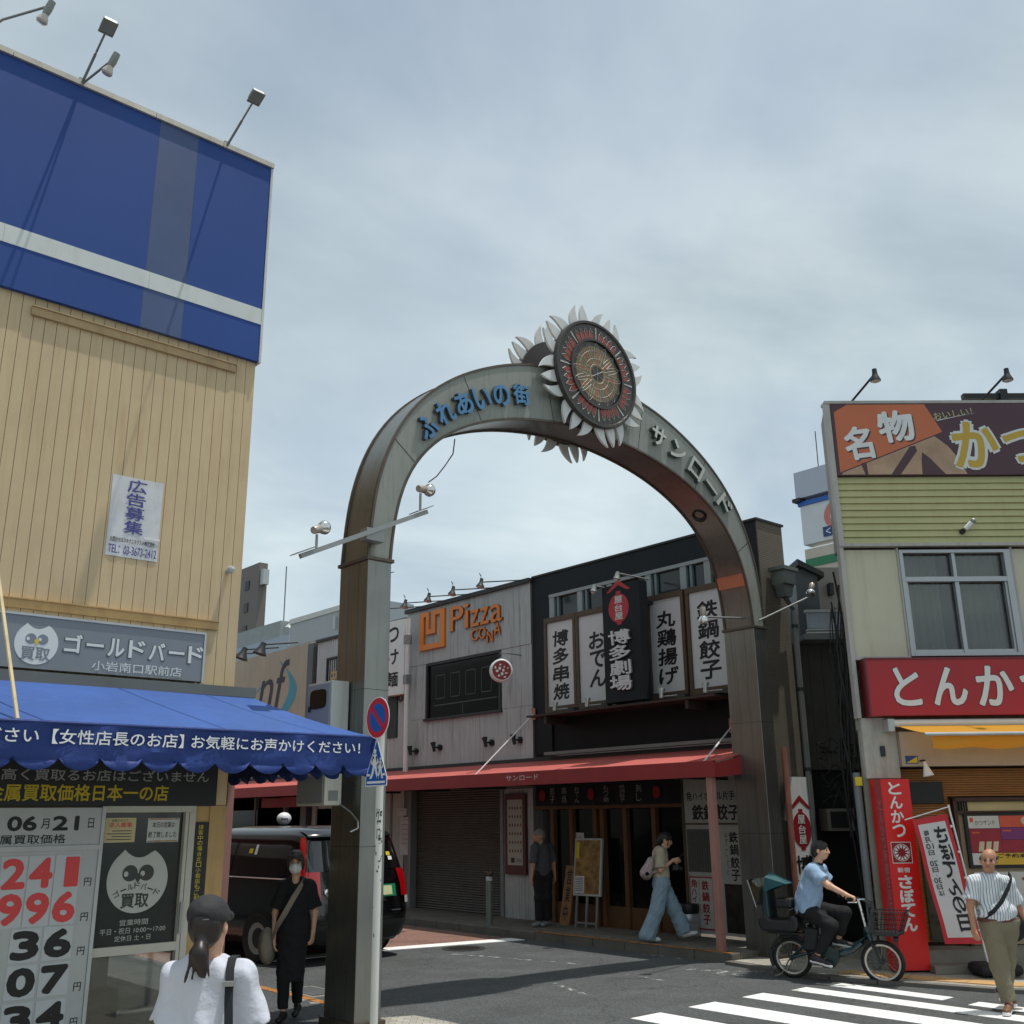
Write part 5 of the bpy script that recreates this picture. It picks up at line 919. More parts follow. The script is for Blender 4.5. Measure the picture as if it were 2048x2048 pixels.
b2.obj('lettering_shadow', MAR, fs_, recalc=False); b.obj('lettering', 'white', fs_, recalc=False)
text('おいしい！', mat('pale lime lettering', (176, 178, 130), .5, var=0), fs_, FT, 5.74, 6.26, 6.68, 6.78, b=.0585, bold=.01, rot=.15); B().prism([(5.77, 6.63), (6.3, 6.745), (5.79, 6.645)], .0572, .0582, FT).obj('underline', 'wink', fs_)
b = B(); b2 = B()
for c, q in (('か', (5.94, 6.54, 5.98, 6.62)), ('つ', (6.6, 7.15, 6.05, 6.5)), ('丼', (7.25, 7.85, 5.98, 6.62))):
    letters(b2, c, FT, q[0] - .03, q[1] + .03, q[2] - .03, q[3] + .03, b=.059, bold=.1); letters(b, c, FT, *q, b=.061, bold=.035)
b2.obj('letter_halo', GW, fs_, recalc=False); b.obj('gold_lettering', mat('gold sign letters', (196, 162, 56), .5, var=.05), fs_, recalc=False)
for t0, l in ((4.7, 'black bell lamp on a slanting arm above the orange part of the roof sign'), (6.42, 'black bell lamp above the gold characters of the roof sign, by the black beam')):
    t = thing('sign_lamp', l, 'lamp', FT(t0, 0, 6.92), 'bell lamps above the cutlet roof sign'); e = FT(t0 + .22, .35, 7.17)
    B().tube([FT(t0, 0, 6.92), e], .015, 6).obj('arm', 'black', t); B().lathe([(0, -.07), (.03, -.066), (.034, .0), (.042, .03), (.064, .08), (.067, .1), (.0, .1)], e, (0, 0, -1), 18).obj('shade', 'black', t, True); B().lathe([(.056, .101), (.04, .115), (0, .12)], e, (0, 0, -1), 14).obj('bulb', 'bulb', t, True)
bm_ = thing('roof_beam', 'black steel beam on the roof behind the gold part of the maroon sign', 'beam', FT(7, -.6, 7)); b = B(); b.box(6.24, 9, -.14, -.06, 7.0, 7.07, FT); b.box(6.72, 6.82, -.16, -.03, 6.925, 7.12, FT); b.obj('beam', 'black', bm_)
cm_ = thing('security_camera', 'small white security lamp on the yellow lap siding above the window', 'camera', FT(5.97, 0, 5.2)); B().lathe([(0, 0), (.035, 0), (.035, .03), (0, .03)], FT(5.92, .02, 5.14), N2 * -1, 14).obj('base', 'black', cm_, True); B().lathe([(0, -.07), (.03, -.06), (.032, .05), (.0, .05)], FT(5.98, .1, 5.2), FT(.8, .3, .8) - FT(0, 0, 0), 14).obj('body', 'white', cm_, True); B().ball(FT(6.03, .13, 5.25), .035, 8).obj('lamp_head', 'galv', cm_, True)
# red sign
REDS = mat('red sign face', (168, 24, 32), .35, var=.18, vs=.7)
rd = thing('shop_sign', 'big glossy red sign board with white lettering over the orange awning', 'sign', FT(6, 0, 2.85))
B().box(4.45, 9, .0, .2, 2.84, 3.5, FT).obj('case', REDS, rd); b = B(); b.box(4.43, 9, -.0, .21, 3.501, 3.525, FT); b.box(4.43, 4.449, 0, .205, 2.84, 3.5, FT); b.obj('frame', mat('maroon edge', (110, 22, 34), .4), rd)
b = B(); b2 = B()
for c, q in (('と', (4.74, 5.07, 2.95, 3.41)), ('ん', (5.21, 5.63, 2.95, 3.41)), ('か', (5.74, 6.19, 2.94, 3.42)), ('つ', (6.27, 6.75, 2.98, 3.36))):
    letters(b2, c, FT, q[0] - .008, q[1] + .008, q[2] - .008, q[3] + .008, b=.2015, bold=.05); letters(b, c, FT, *q, b=.204, bold=.035)
b2.obj('letter_outline', 'ink', rd, recalc=False); b.obj('lettering', mat('white sign letters', (220, 220, 218), .5, var=.02), rd, recalc=False)
# roller awning
YC = D.materials.new('orange awning canvas'); YC.use_nodes = True; _t = YC.node_tree; _t.nodes.clear(); _o = _t.nodes.new('ShaderNodeOutputMaterial'); _m = _t.nodes.new('ShaderNodeMixShader'); _d = _t.nodes.new('ShaderNodeBsdfDiffuse'); _r = _t.nodes.new('ShaderNodeBsdfTranslucent'); _m.inputs[0].default_value = .5
for _n in (_d, _r): _n.inputs[0].default_value = lin((236, 176, 78)) + (1,)
_t.links.new(_d.outputs[0], _m.inputs[1]); _t.links.new(_r.outputs[0], _m.inputs[2]); _t.links.new(_m.outputs[0], _o.inputs[0])
ra = thing('awning', 'half rolled orange awning with a white roller tube under the red sign', 'awning', FT(6, .3, 2.6))
b = B(); b.tube([FT(4.66, .14, 2.755), FT(9, .14, 2.755)], .045, 14); b.obj('roller_tube', mat('white roller tube', (214, 212, 204), .35, var=.05), ra, True); B().box(4.63, 4.7, .0, .2, 2.66, 2.8, FT).obj('end_bracket', 'lgrey', ra)
B().grid(lambda u, v: FT(4.74 + .12 * v + (9 - 4.74) * u * (1 - .02 * v), .19 + .5 * v, 2.72 - .12 * v - .01 * math.sin(PI * v)), 30, 6).obj('canvas', YC, ra, True)
b = B(); b.tube([FT(4.84, .7, 2.585), FT(9, .7, 2.585)], .02, 8); b.obj('front_bar', 'lgrey', ra, True)
B().grid(lambda u, v: FT(4.93 + 4.0 * u, .66 + .02 * math.sin(u * 30) * v + .03 * v * math.sin(u * 7 + 3 * v), 2.57 - (.14 + .012 * math.sin(u * 40)) * v), 60, 6).obj('valance', YC, ra, True)
b = B(); b.box(4.79, 9, -.1, .08, 2.26, 2.66, FT); b.obj('fascia_board', mat('cream fascia', (176, 166, 152), .6, var=.08, streak=.2), cs); B().box(4.38, 4.785, -.1, .0, 2.13, 2.83, FT).obj('stucco_pier', mat('white stucco', (184, 182, 174), .85, var=.2, streak=.4, bump=.3), cs)
b = B(); b.prism([(4.83, 2.29), (4.98, 2.29), (4.98, 2.38), (4.83, 2.38)], .081, .084, FT); st_ = b.obj('advert_sticker', mat('sticker blue', (40, 72, 130), .5), cs); B().prism([(4.84, 2.3), (4.97, 2.3), (4.97, 2.37)], .0842, .086, FT).obj('sticker_wedge', 'yellow', st_)
hn = thing('spotlight', 'small white cone spotlight under the orange awning valance', 'lamp', FT(5.03, .2, 2.3)); B().lathe([(0, -.03), (.02, -.02), (.025, .02), (.06, .13), (.062, .14), (.0, .13)], FT(5.0, .22, 2.28), FT(.15, .1, -1) - FT(0, 0, 0), 16).obj('cone', 'white', hn, True); B().tube([FT(5.0, .09, 2.32), FT(5.0, .22, 2.32)], .012, 6).obj('arm', 'dark', hn)
# slatted timber front
SLAT = mat('amber timber slats', (172, 110, 46), .55, var=.2, vs=4)
b = B(); z = .3
while z < 2.24: b.box(4.8, 5.42, -.3, -.27, z, z + .021, FT); b.box(5.42, 9, -.3, -.27, z, z + .021, FT) if z > 1.9 else None; z += .027
b.obj('timber_slats', SLAT, cs); B().box(4.8, 9, -.36, -.301, .1, 2.26, FT).obj('slat_backing', mat('dark slat gap', (60, 36, 18), .8), cs)
b = B(); b.box(4.8, 9, -.28, .12, .12, .26, FT); b.box(4.8, 9, -.28, .3, .04, .118, FT); b.obj('doorstep', mat('stone doorstep', (128, 122, 112), .8, var=.2), cs)
B().box(4.9, 5.35, -.262, -.2, 1.84, 2.09, FT).obj('dark_vent_screen', 'black', cs)
b = B(); b.box(5.43, 9, -.268, -.24, .27, 1.88, FT); b.obj('shop_window_wall', mat('tan window surround', (160, 140, 112), .6, var=.1), cs); b = B(); b.box(5.43, 5.47, -.24, -.15, .27, 1.9, FT); b.box(5.43, 9, -.24, -.15, 1.86, 1.9, FT); b.box(5.471, 9, -.24, -.2, 1.715, 1.745, FT); b.obj('dark_frame', mat('dark red brown frame', (62, 30, 22), .5), cs)
b = B(); b.box(5.56, 9, -.239, -.23, 1.75, 1.85, FT); b.obj('lit_transom', mat('cream transom', (206, 182, 130), .5), cs)
b = B()
for k in range(5): b.box(5.49 + k * .03, 5.5 + k * .03, -.229, -.2, 1.75, 1.855, FT)
b.obj('transom_bars', 'black', cs)
B().box(5.02, 5.42, -.262, -.25, .3, 1.68, FT).obj('poster_pane', mat('dim poster glass', (70, 66, 50), .2, var=.8, vs=5), cs)
# menu poster in the window
mp_ = thing('menu_poster', 'black framed colour menu poster in the shop window behind the man in the striped shirt', 'poster', FT(6, 0, 1.1))
B().box(5.56, 6.7, -.239, -.2, 1.1, 1.73, FT).obj('frame', 'black', mp_)
def blk(a0, a1, c0, c1, m, d=.0005): return B().box(a0, a1, -.2, -.198 + d, c0, c1, FT).obj('panel', m, mp_)
PM = dict(w=mat('poster white', (206, 204, 200), .45), r=mat('poster crimson', (150, 30, 48), .45, var=.2, vs=8), o=mat('poster orange', (204, 86, 56), .45, var=.15), p=mat('poster purple', (120, 44, 110), .45, var=.1), y=mat('poster yellow', (208, 168, 50), .45))
blk(5.6, 5.97, 1.55, 1.69, PM['w']); blk(5.6, 5.97, 1.275, 1.545, PM['r']); blk(5.975, 6.66, 1.56, 1.69, PM['o']); blk(5.975, 6.66, 1.42, 1.555, PM['p']); blk(5.975, 6.66, 1.275, 1.415, PM['r']); blk(5.6, 5.75, 1.14, 1.27, PM['w']); blk(5.755, 6.66, 1.14, 1.27, PM['y'])
b = B()
for k in range(3): b.prism([(5.68 + k * .085, 1.29), (5.74 + k * .085, 1.29), (5.765 + k * .085, 1.4), (5.705 + k * .085, 1.4)], -.197, -.195, FT); b.disc((6.3 + (k % 2) * .17, 1.63 - k * .135), .07, .05, FT, -.197, -.195, 14)
b.obj('sandwich_pictures', mat('bread picture', (206, 190, 164), .5, var=.15), mp_); b = B(); letters(b, 'かつサンド', FT, 5.68, 5.92, 1.585, 1.64, b=-.196); letters(b, 'ご予約承ります', FT, 5.9, 6.5, 1.215, 1.262, b=-.196, bold=.03); b.obj('lettering', 'ink', mp_, recalc=False); b = B(); b.box(5.62, 5.66, -.197, -.1955, 1.62, 1.67, FT); b.box(5.63, 5.72, -.197, -.1955, 1.49, 1.51, FT); b.box(6.0, 6.1, -.197, -.1955, 1.51, 1.53, FT); b.obj('small_lettering', PM['o'], mp_, recalc=False)
wb_ = thing('menu_sheet', 'white printed menu panel below the colour poster', 'poster', FT(6, 0, .3)); B().box(5.6, 7.0, -.239, -.215, .35, 1.06, FT).obj('sheet', mat('white menu sheet', (192, 192, 188), .5, var=.08), wb_); b = B(); random.seed(9)
for i in range(5):
    for j in range(4): b.disc((5.7 + i * .25, .98 - j * .17), .05, .022, FT, -.2149, -.213, 10)
b.obj('dish_pictures', mat('dish pictures', (120, 84, 64), .5, var=.4, vs=20), wb_)
# upright red sign
vsn = thing('upright_sign', 'tall upright red sign with white characters and a square emblem at the shop corner', 'sign', FT(4.6, 0, .06))
B().box(4.4, 4.81, .0, .16, .06, 2.115, FT).obj('case', mat('bright red sign', (220, 28, 24), .35, var=.12, vs=.8), vsn); B().box(4.4, 4.475, .1602, .162, .06, 2.115, FT).obj('dark_strip', mat('crimson strip', (132, 26, 34), .4), vsn)
text('とんかつ新宿さぼてん', mat('pale red print', (176, 74, 76), .5, var=0), vsn, FT, 4.42, 4.455, .5, 1.9, b=.1635, vert=True)
b = B(); letters(b, 'とんかつ', FT, 4.555, 4.705, 1.46, 2.09, b=.162, bold=.03, vert=True, pad=.05); letters(b, '新宿', FT, 4.56, 4.7, 1.085, 1.14, b=.162, bold=.02); letters(b, 'さぼてん', FT, 4.555, 4.715, .46, 1.06, b=.162, bold=.05, vert=True, pad=.02)
b.box(4.515, 4.745, .1605, .162, 1.185, 1.192, FT); b.box(4.515, 4.745, .1605, .162, 1.41, 1.417, FT); b.box(4.515, 4.521, .1605, .162, 1.193, 1.409, FT); b.box(4.739, 4.745, .1605, .162, 1.193, 1.409, FT); b.obj('lettering', 'white', vsn, recalc=False)
em = B().box(4.522, 4.738, .1605, .1615, 1.193, 1.409, FT).obj('emblem', mat('emblem maroon', (140, 22, 34), .4), vsn); b = B()
for k in range(12):
    a = 2 * PI * k / 12; q = lambda r_, d: (4.63 + r_ * math.sin(a + d), 1.301 + r_ * math.cos(a + d)); b.prism([q(.04, 0), q(.078, -.2), q(.083, 0), q(.078, .2)], .1618, .163, FT)
pts = [(math.sin(2 * PI * k / 40), math.cos(2 * PI * k / 40)) for k in range(41)]
for k in range(40): b.prism([(4.63 + pts[k][0] * .088, 1.301 + pts[k][1] * .088), (4.63 + pts[k + 1][0] * .088, 1.301 + pts[k + 1][1] * .088), (4.63 + pts[k + 1][0] * .094, 1.301 + pts[k + 1][1] * .094), (4.63 + pts[k][0] * .094, 1.301 + pts[k][1] * .094)], .1618, .163, FT)
b.obj('emblem_petals', 'white', em)
# banner flag seen from behind (its lettering runs mirrored)
nb = thing('banner_flag', 'leaning red bordered banner flag seen from behind, its black lettering mirrored', 'banner', FT(5.0, .45, .1)); fn = Fr(lambda a, b, c: FT(4.68 + .41 * a + .2 * (1 - c) , .45 + b + .015 * math.sin(c * 9 + a * 2), .36 + (1.3 + .1 * a - .04 * a) * c))
bd = B()
for a0, a1, c0, c1 in ((0, 1, 0, .05), (0, 1, .95, 1), (0, .11, .05, .95), (.89, 1, .05, .95)): bd.grid(lambda u, v: fn(a0 + (a1 - a0) * u, 0, c0 + (c1 - c0) * v), 8, 24)
bd.obj('border', mat('banner red border', (186, 44, 54), .7, var=.1), nb, True); B().grid(lambda u, v: fn(.11 + .78 * u, 0, .05 + .9 * v), 8, 30).obj('cloth', mat('banner white cloth', (202, 198, 198), .8, var=.06), nb, True)
b = B(); letters(b, 'さぼてんの日', fn, .5, .84, .09, .92, b=.004, bold=.05, vert=True, mirror=True, pad=.02); 
for i, (s_, h) in enumerate((('毎', 1), ('月', 1), ('10', .8), ('日', .8), ('・', .5), ('20', .8), ('日', .8), ('・', .5), ('30', .8), ('日', .8), ('は', .8))): pass
z = .9
for s_, h in (('毎', .05), ('月', .05), ('10', .05), ('日', .045), ('・', .03), ('20', .05), ('日', .045), ('・', .03), ('30', .05), ('日', .045), ('は', .045)):
    w = .1 if len(s_) > 1 else .075
    if s_ == '・': b.box(.265, .285, .004, .005, z - .018, z - .012, fn)
    else: letters(b, s_, fn, .275 - w, .275 + w, z - h + .006, z, b=.004, bold=.02, mirror=True)
    z -= h + .004
b.obj('lettering', 'ink', nb, recalc=False)
b = B(); b.tube([FT(5.12, .43, 1.82), FT(5.34, .43, .12)], .011, 8); b.tube([FT(4.6, .44, 1.66), FT(5.13, .44, 1.8)], .007, 6)
for k in range(5): p = fn(1.02, 0, .1 + k * .2); b.ball(p, .016, 5)
b.obj('pole', 'white', nb, True)
bw = thing('flag_weight', 'black water filled banner base on the pavers behind the walking man', 'base', FT(5.4, .5, .05)); B().box(5.15, 5.62, .28, .66, .05, .17, FT).obj('tank', 'rubber', bw, bev=.05)
tr_ = thing('red_tray', 'low red box on the pavers in front of the cutlet shop window', 'box', FT(6.35, .3, .05)); B().box(6.15, 6.7, .31, .6, .05, .22, FT).obj('box', 'red', tr_, bev=.015)
meter = thing('meter_box', 'small dark doorphone box on the white stucco pier', 'box', FT(4.6, 0, 2.4)); B().box(4.57, 4.62, .001, .04, 2.38, 2.5, FT).obj('case', mat('dark blue plastic', (34, 42, 58), .4), meter, bev=.004)
ho = thing('hanging_hook', 'thin steel rod hanging in front of the colour menu poster', 'rod', FT(6.35, .2, 1.9)); B().tube([FT(6.24, .1, 2.25), FT(6.3, .15, 1.7), FT(6.31, .15, 1.6)], .008, 6).obj('rod', 'galv', ho)
# ------------------------------------------------------------------ alley and what stands behind it
DK = mat('dark alley siding', (84, 80, 74), .75, var=.15, streak=.3)
ah = thing('alley_house', 'dark sided back house closing the narrow alley between the two shops', 'building', FT(5.2, -3, .05))
b = B()
for k in range(9): b.box(4.3 + k * .2, 4.3 + k * .2 + .195, -5, -2.86, 2.35, 4.2, FT)
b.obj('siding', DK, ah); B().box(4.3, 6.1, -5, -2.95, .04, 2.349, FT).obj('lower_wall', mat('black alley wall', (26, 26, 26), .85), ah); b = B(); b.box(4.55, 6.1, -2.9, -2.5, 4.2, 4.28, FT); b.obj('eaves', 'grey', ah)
bal = B(); bal.box(4.73, 6.0, -2.86, -2.8, 4.42, 4.66, FT); bal.obj('balcony_panel', mat('pale blue balcony panel', (160, 168, 178), .4, var=.08, streak=.2), ah); b = B()
for z in (4.3, 4.345, 4.39): b.box(4.7, 6.0, -2.86, -2.76, z - .008, z + .014, FT)
b.box(4.7, 6.0, -2.86, -2.78, 4.661, 4.7, FT); b.obj('balcony_rails', 'lgrey', ah)
ac = thing('air_conditioner', 'grimy air conditioner box hung in the dark alley above the cyclist', 'air conditioner', FT(4.85, -2.5, 2.2)); B().box(4.62, 5.0, -2.8, -2.4, 1.5, 1.8, FT).obj('case', mat('grimy beige case', (120, 114, 102), .7, streak=.5), ac, bev=.01); B().box(4.66, 4.9, -2.399, -2.39, 1.54, 1.76, FT).obj('grille', 'black', ac)
random.seed(11)
cb = thing('cable_bundle', 'tangle of black cables and conduits running up the alley beside the cutlet shop', 'cables', FT(4.5, -.6, 2)); b = B()
for k in range(14):
    t0 = random.uniform(4.25, 4.45); n0 = random.uniform(-1.4, -.2); pts = []; tt = t0 + (.28 * -n0); zz = random.uniform(.6, 2.4); z1 = random.uniform(3.0, 4.8)
    for i in range(9): u = i / 8; pts.append(FT(tt - .06 + .05 * math.sin(u * 7 + k) , n0, zz + (z1 - zz) * u))
    b.tube(pts, random.uniform(.006, .016), 5)
for k in range(16):
    z = random.uniform(1.9, 2.7); pts = [FT(4.0 + .75 * u + .03 * random.random() + .2, -1.2 - .8 * random.random() * u, z + .18 * math.sin(u * PI + k) * random.uniform(-1, 1)) for u in np.linspace(0, 1, 8)]; b.tube(pts, .008, 5)
b.obj('cables', 'wire', cb)
for k, (z0, z1, t0) in enumerate(((.06, 2.5, 4.28),)): 
    t = thing('conduit_pipe', 'grey conduit pipe standing in the alley against the upright red sign', 'pipe', FT(4.3, -.15, .05)); B().tube([FT(4.3, -.12, .05), FT(4.3, -.12, 2.2)], .045, 10).obj('pipe', mat('grey conduit', (112, 118, 120), .5), t, True); B().box(4.26, 4.34, -.075, -.06, 2.05, 2.15, FT).obj('yellow_tag', 'yellow', t)
nb2 = thing('back_building', 'grey flat roofed house behind the alley, below the pharmacy sign', 'building', FT(5.4, -5, .05)); B().box(5.05, 6.6, -8, -4.65, .04, 5.8, FT).obj('wall', mat('warm grey render', (126, 120, 116), .75, var=.06), nb2); B().box(5.69, 5.76, -4.65, -4.5, 5.3, 5.5, FT).obj('vent_hood', 'black', nb2)
lean = thing('lean_to_roof', 'small dark lean-to roof and gutter at the back of the ribbed brown wall', 'roof', FT(5.0, -4, 5)); b = B(); b.prism([(4.78, 5.6), (5.18, 5.38), (5.18, 5.3), (4.78, 5.5)], -4.0, -3.2, FT); b.obj('roof_sheet', 'dark', lean); B().box(4.75, 5.1, -4.0, -3.3, 4.2, 5.45, FT).obj('wall', mat('slate panel', (84, 90, 94), .4, var=.2), lean)
FP_ = FX(19.47)
ph = thing('pharmacy_building', 'cream pharmacy building with green bands behind the alley', 'building', (19.47, 12.4, .05)); B().box(4, 12.39, -7, 0, .04, 7.4, FP_).obj('wall', mat('cream panels', (190, 182, 168), .6, var=.06, streak=.15), ph); each('green_band', [(4, 12.385, .001, .012, 6.98, 7.17), (4, 12.385, .001, .012, 6.74, 6.82)], mat('pharmacy green', (38, 120, 84), .5), ph, FP_)
b = B()
for k in range(7): b.box(10.2, 11.4, .001, .09, 5.0 + k * .09, 5.03 + k * .09, FP_)
b.obj('louvre', mat('mint louvre', (150, 196, 180), .5), ph)
pg = thing('pharmacy_sign', 'white rooftop pharmacy board with a pink round badge and blue name strip', 'sign', (19.4, 10, 7.5))
B().box(4, 12.38, -.3, .03, 7.5, 8.4, FP_).obj('board', mat('pale sign panel', (200, 206, 210), .45, var=.04), pg); B().box(4, 12.42, -.3, .06, 8.401, 8.5, FP_).obj('blue_edge', SB, pg); B().box(4, 12.43, -.4, .1, 8.58, 9.2, FP_).obj('upper_board', mat('lilac grey panel', (172, 178, 194), .45, var=.03), pg); B().box(12.3, 12.5, -.1, .15, 8.5, 8.58, FP_).obj('bracket', 'black', pg)
B().disc((11.3, 8.02), .5, .4, FP_, .031, .04, 36).obj('badge', mat('salmon badge', (196, 118, 104), .5), pg); B().disc((11.3, 8.0), .34, .28, FP_, .041, .046, 30).obj('badge_centre', 'white', pg); B().box(10.1, 11.85, .047, .052, 7.58, 7.8, FP_).obj('name_strip', mat('navy strip', (40, 62, 116), .5), pg); text('くすりの福太郎', 'wink', pg, FP_, 11.78, 10.2, 7.62, 7.76, b=.054, bold=.02)
an = thing('antenna', 'thin whip antenna behind the orange end of the maroon roof sign', 'antenna', FT(7.51, -9.65, 9.4)); B().tube([FT(7.5, -9.8, 9.3), FT(7.51, -9.8, 10.3)], .012, 5).obj('whip', 'dark', an)

# ------------------------------------------------------------------ taxi
tx = thing('taxi', 'black minivan taxi with red tail lamps and round white roof lamp', 'taxi', (0, 0, 0))
CP = mat('black car paint', (7, 8, 10), .2, var=0, spec=.5, coat=.7); CGL = mat('car glass', (14, 17, 18), .04, var=0, spec=.9, coat=.5); CRED = mat('tail lamp red', (150, 8, 16), .12, var=0, spec=.7, coat=.6); TRM = mat('black bumper plastic', (22, 22, 23), .6, var=0)
ZK = [.22, .3, .42, .6, .8, .95, 1.02, 1.08, 1.2, 1.4, 1.55, 1.64, 1.7, 1.735, 1.75]; WK = [.76, .81, .835, .8475, .8475, .84, .83, .82, .79, .745, .71, .68, .63, .53, .3]
FK = [2.08, 2.15, 2.2, 2.2, 2.16, 2.05, 1.5, 1.3, 1.12, .82, .6, .44, .3, .1, -.2]; RK = [-2.08, -2.14, -2.19, -2.2, -2.18, -2.15, -2.13, -2.11, -2.07, -2.0, -1.95, -1.9, -1.8, -1.6, -1.2]
NE = 8
cw = lambda z: np.interp(z, ZK, WK); cf = lambda z: np.interp(z, ZK, FK); cr_ = lambda z: np.interp(z, ZK, RK)
def side(s, y, z, o=0.):
    yc, l = (cf(z) + cr_(z)) / 2, (cf(z) - cr_(z)) / 2; t = min(.999, abs((y - yc) / l)); return Vector((s * (cw(z) * (1 - t ** NE) ** (1 / NE) + o), y, z))
def rear(x, z, o=0., front=False):
    yc, l = (cf(z) + cr_(z)) / 2, (cf(z) - cr_(z)) / 2; t = min(.999, abs(x / cw(z))); q = l * (1 - t ** NE) ** (1 / NE) + o; return Vector((x, yc + q if front else yc - q, z))
b = B(); vs = []; n = 80; zs = sorted(set(list(np.linspace(.22, 1.75, 34)) + [1.74]))
for z in zs:
    yc, l = (cf(z) + cr_(z)) / 2, (cf(z) - cr_(z)) / 2
    for k in range(n):
        a = 2 * PI * k / n; c, s_ = math.cos(a), math.sin(a); vs.append((cw(z) * math.copysign(abs(c) ** (2 / NE), c), yc + l * math.copysign(abs(s_) ** (2 / NE), s_), z))
m_ = len(zs); b.add(vs, [(i * n + k, i * n + (k + 1) % n, (i + 1) * n + (k + 1) % n, (i + 1) * n + k) for i in range(m_ - 1) for k in range(n)] + [tuple(range(n)), tuple((m_ - 1) * n + k for k in range(n))])
body = b.obj('body', CP, tx, True)
def patch(nm, fn_, u0, u1, v0, v1, m, nu=14, nv=8, par=tx): return B().grid(lambda u, v: fn_(u0 + (u1 - u0) * u, v0 + (v1 - v0) * v), nu, nv).obj(nm, m, par, True)
for s in (-1, 1):
    patch('rear_side_window', lambda y, z: side(s, y, z, .004), -1.72, -.55, 1.1, 1.56, CGL); patch('front_side_window', lambda y, z: side(s, min(y, .55 + (1.56 - z) * .9), z, .004), -.48, 1.2, 1.1, 1.56, CGL)
    B().tube([side(s, y, 1.075, .008) for y in np.linspace(-1.9, 1.1, 24)], .009, 6).obj('belt_trim', 'chrome', tx)
    for y in (-.3, .55): B().tube([side(s, y - .1, .93, .02), side(s, y, .935, .035), side(s, y + .1, .93, .02)], .013, 6).obj('door_handle', 'chrome', tx)
    b = B()
    for y in (-.52, .62, -1.75): b.tube([side(s, y, z, .001) for z in np.linspace(.34, 1.08, 8)], .004, 4)
    b.obj('door_gap', TRM, tx)
    def corner(u0, u1, z0, z1, o, nm, m, taper=0.):
        # a lamp wrapping the rear corner: u runs along the plan outline in degrees from the side (0) to the tail (90)
        def pt(u, v):
            z = z0 + (z1 - z0) * v; a = R(u0 + taper * v + (u1 - u0) * u); yc, l = (cf(z) + cr_(z)) / 2, (cf(z) - cr_(z)) / 2
            return Vector((s * ((cw(z) + o) * math.cos(a) ** (2 / NE)), yc - (l + o) * math.sin(a) ** (2 / NE), z))
        B().grid(pt, 16, 8).obj(nm, m, tx, True)
    corner(41, 55, .98, 1.6, .006, 'tail_strip', CRED); corner(37, 78, .8, 1.16, .016, 'tail_lamp', CRED)
    corner(40, 72, .7, .795, .016, 'reverse_lamp', mat('clear lamp', (190, 180, 180), .15, var=0, coat=.5))
    for y in (-1.3, 1.35):
        wh = B(); wh.lathe([(.2, -.09), (.29, -.09), (.315, -.07), (.315, .07), (.29, .09), (.2, .09)], (s * .775, y, .315), (s, 0, 0), 28, False); wh = wh.obj('wheel', 'rubber', tx, True); B().lathe([(0, .05), (.05, .075), (.19, .06), (.205, .085), (.2, .09), (.19, .09), (.0, .04)], (s * .775, y, .315), (s, 0, 0), 24).obj('rim', 'galv', wh, True)
        B().lathe([(.0, 0), (.36, 0), (.36, .006), (0, .006)], (s * .844, y, .325), (s, 0, 0), 28).obj('wheel_arch', TRM, tx, True)
    B().tube([side(s, .9, 1.12, .0), side(s, .92, 1.16, .1)], .02, 6).obj('mirror_arm', CP, tx); B().ball(side(s, .92, 1.18, .17), .1, 8, sx=(1, .6, .8)).obj('mirror', CP, tx, True)
patch('rear_window', lambda x, z: rear(x, z, .005), -.66, .66, 1.16, 1.55, CGL); patch('windscreen', lambda x, z: rear(x, z, .005, True), -.68, .68, 1.1, 1.6, CGL)
patch('rear_spoiler', lambda x, z: rear(x, z, .06 * (z > 1.6) + .012), -.62, .62, 1.58, 1.69, CP)
patch('rear_bumper', lambda x, z: rear(x, z, .012), -.78, .78, .26, .5, TRM); patch('plate_recess', lambda x, z: rear(x, z, .004), -.35, .35, .74, .95, TRM)
pl = patch('number_plate', lambda x, z: rear(x, z, .014), .24, .5, .8, .96, mat('green plate', (20, 120, 84), .4)); patch('plate_picture', lambda x, z: rear(x, z, .018), .3, .44, .82, .94, mat('plate cream', (206, 210, 160), .5), par=tx)
patch('plate_stripe', lambda x, z: rear(x, z, .014), .12, .22, .86, .9, 'white'); B().lathe([(.035, 0), (.05, .008), (.035, .012)], rear(-.48, .9, .006), (0, -1, .05), 20).obj('badge', 'chrome', tx, True)
b = B(); b.tube([rear(x, .62, .012) for x in (.42, .56)], .008, 5); b.obj('chrome_badge', 'chrome', tx); b = B(); b.tube([rear(x, .6, .015) for x in (-.5, -.36)], .01, 5); b.obj('chrome_badge', 'chrome', tx)
for (y, z, w, h, mm) in ((-.86, 1.42, .09, .06, 'yellow'), (-.98, 1.44, .06, .13, 'white')): patch('window_sticker', lambda yy, zz: side(-1, yy, zz, .008), y - w / 2, y + w / 2, z - h / 2, z + h / 2, mm, 2, 2)
for x, z, mm in ((.5, 1.3, 'white'), (.48, 1.36, 'yellow')): patch('window_sticker', lambda xx, zz: rear(xx, zz, .009), x - .03, x + .03, z - .025, z + .025, mm, 2, 2)
B().tube([(0.0, -.35, 1.74), (0.0, -.35, 1.78)], .05, 12).obj('lamp_foot', TRM, tx); lp_ = B().ball((.0, -.35, 1.85), .095, 14).obj('roof_lamp', mat('white roof lamp', (224, 226, 228), .3, var=0), tx, True)
f5 = Fr(lambda a, b, c: Vector((.0, -.35, 1.85)) + Vector((math.sin(a / .097 - .9) * math.cos(c / .097), -math.cos(a / .097 - .9) * math.cos(c / .097), math.sin(c / .097))) * (.0965 + b)); text('km', 'ink', lp_, f5, -.0, .085, -.018, .02, bold=.05); B().box(-.005, .085, 0, .001, -.036, -.028, f5).obj('underline', 'ink', lp_)
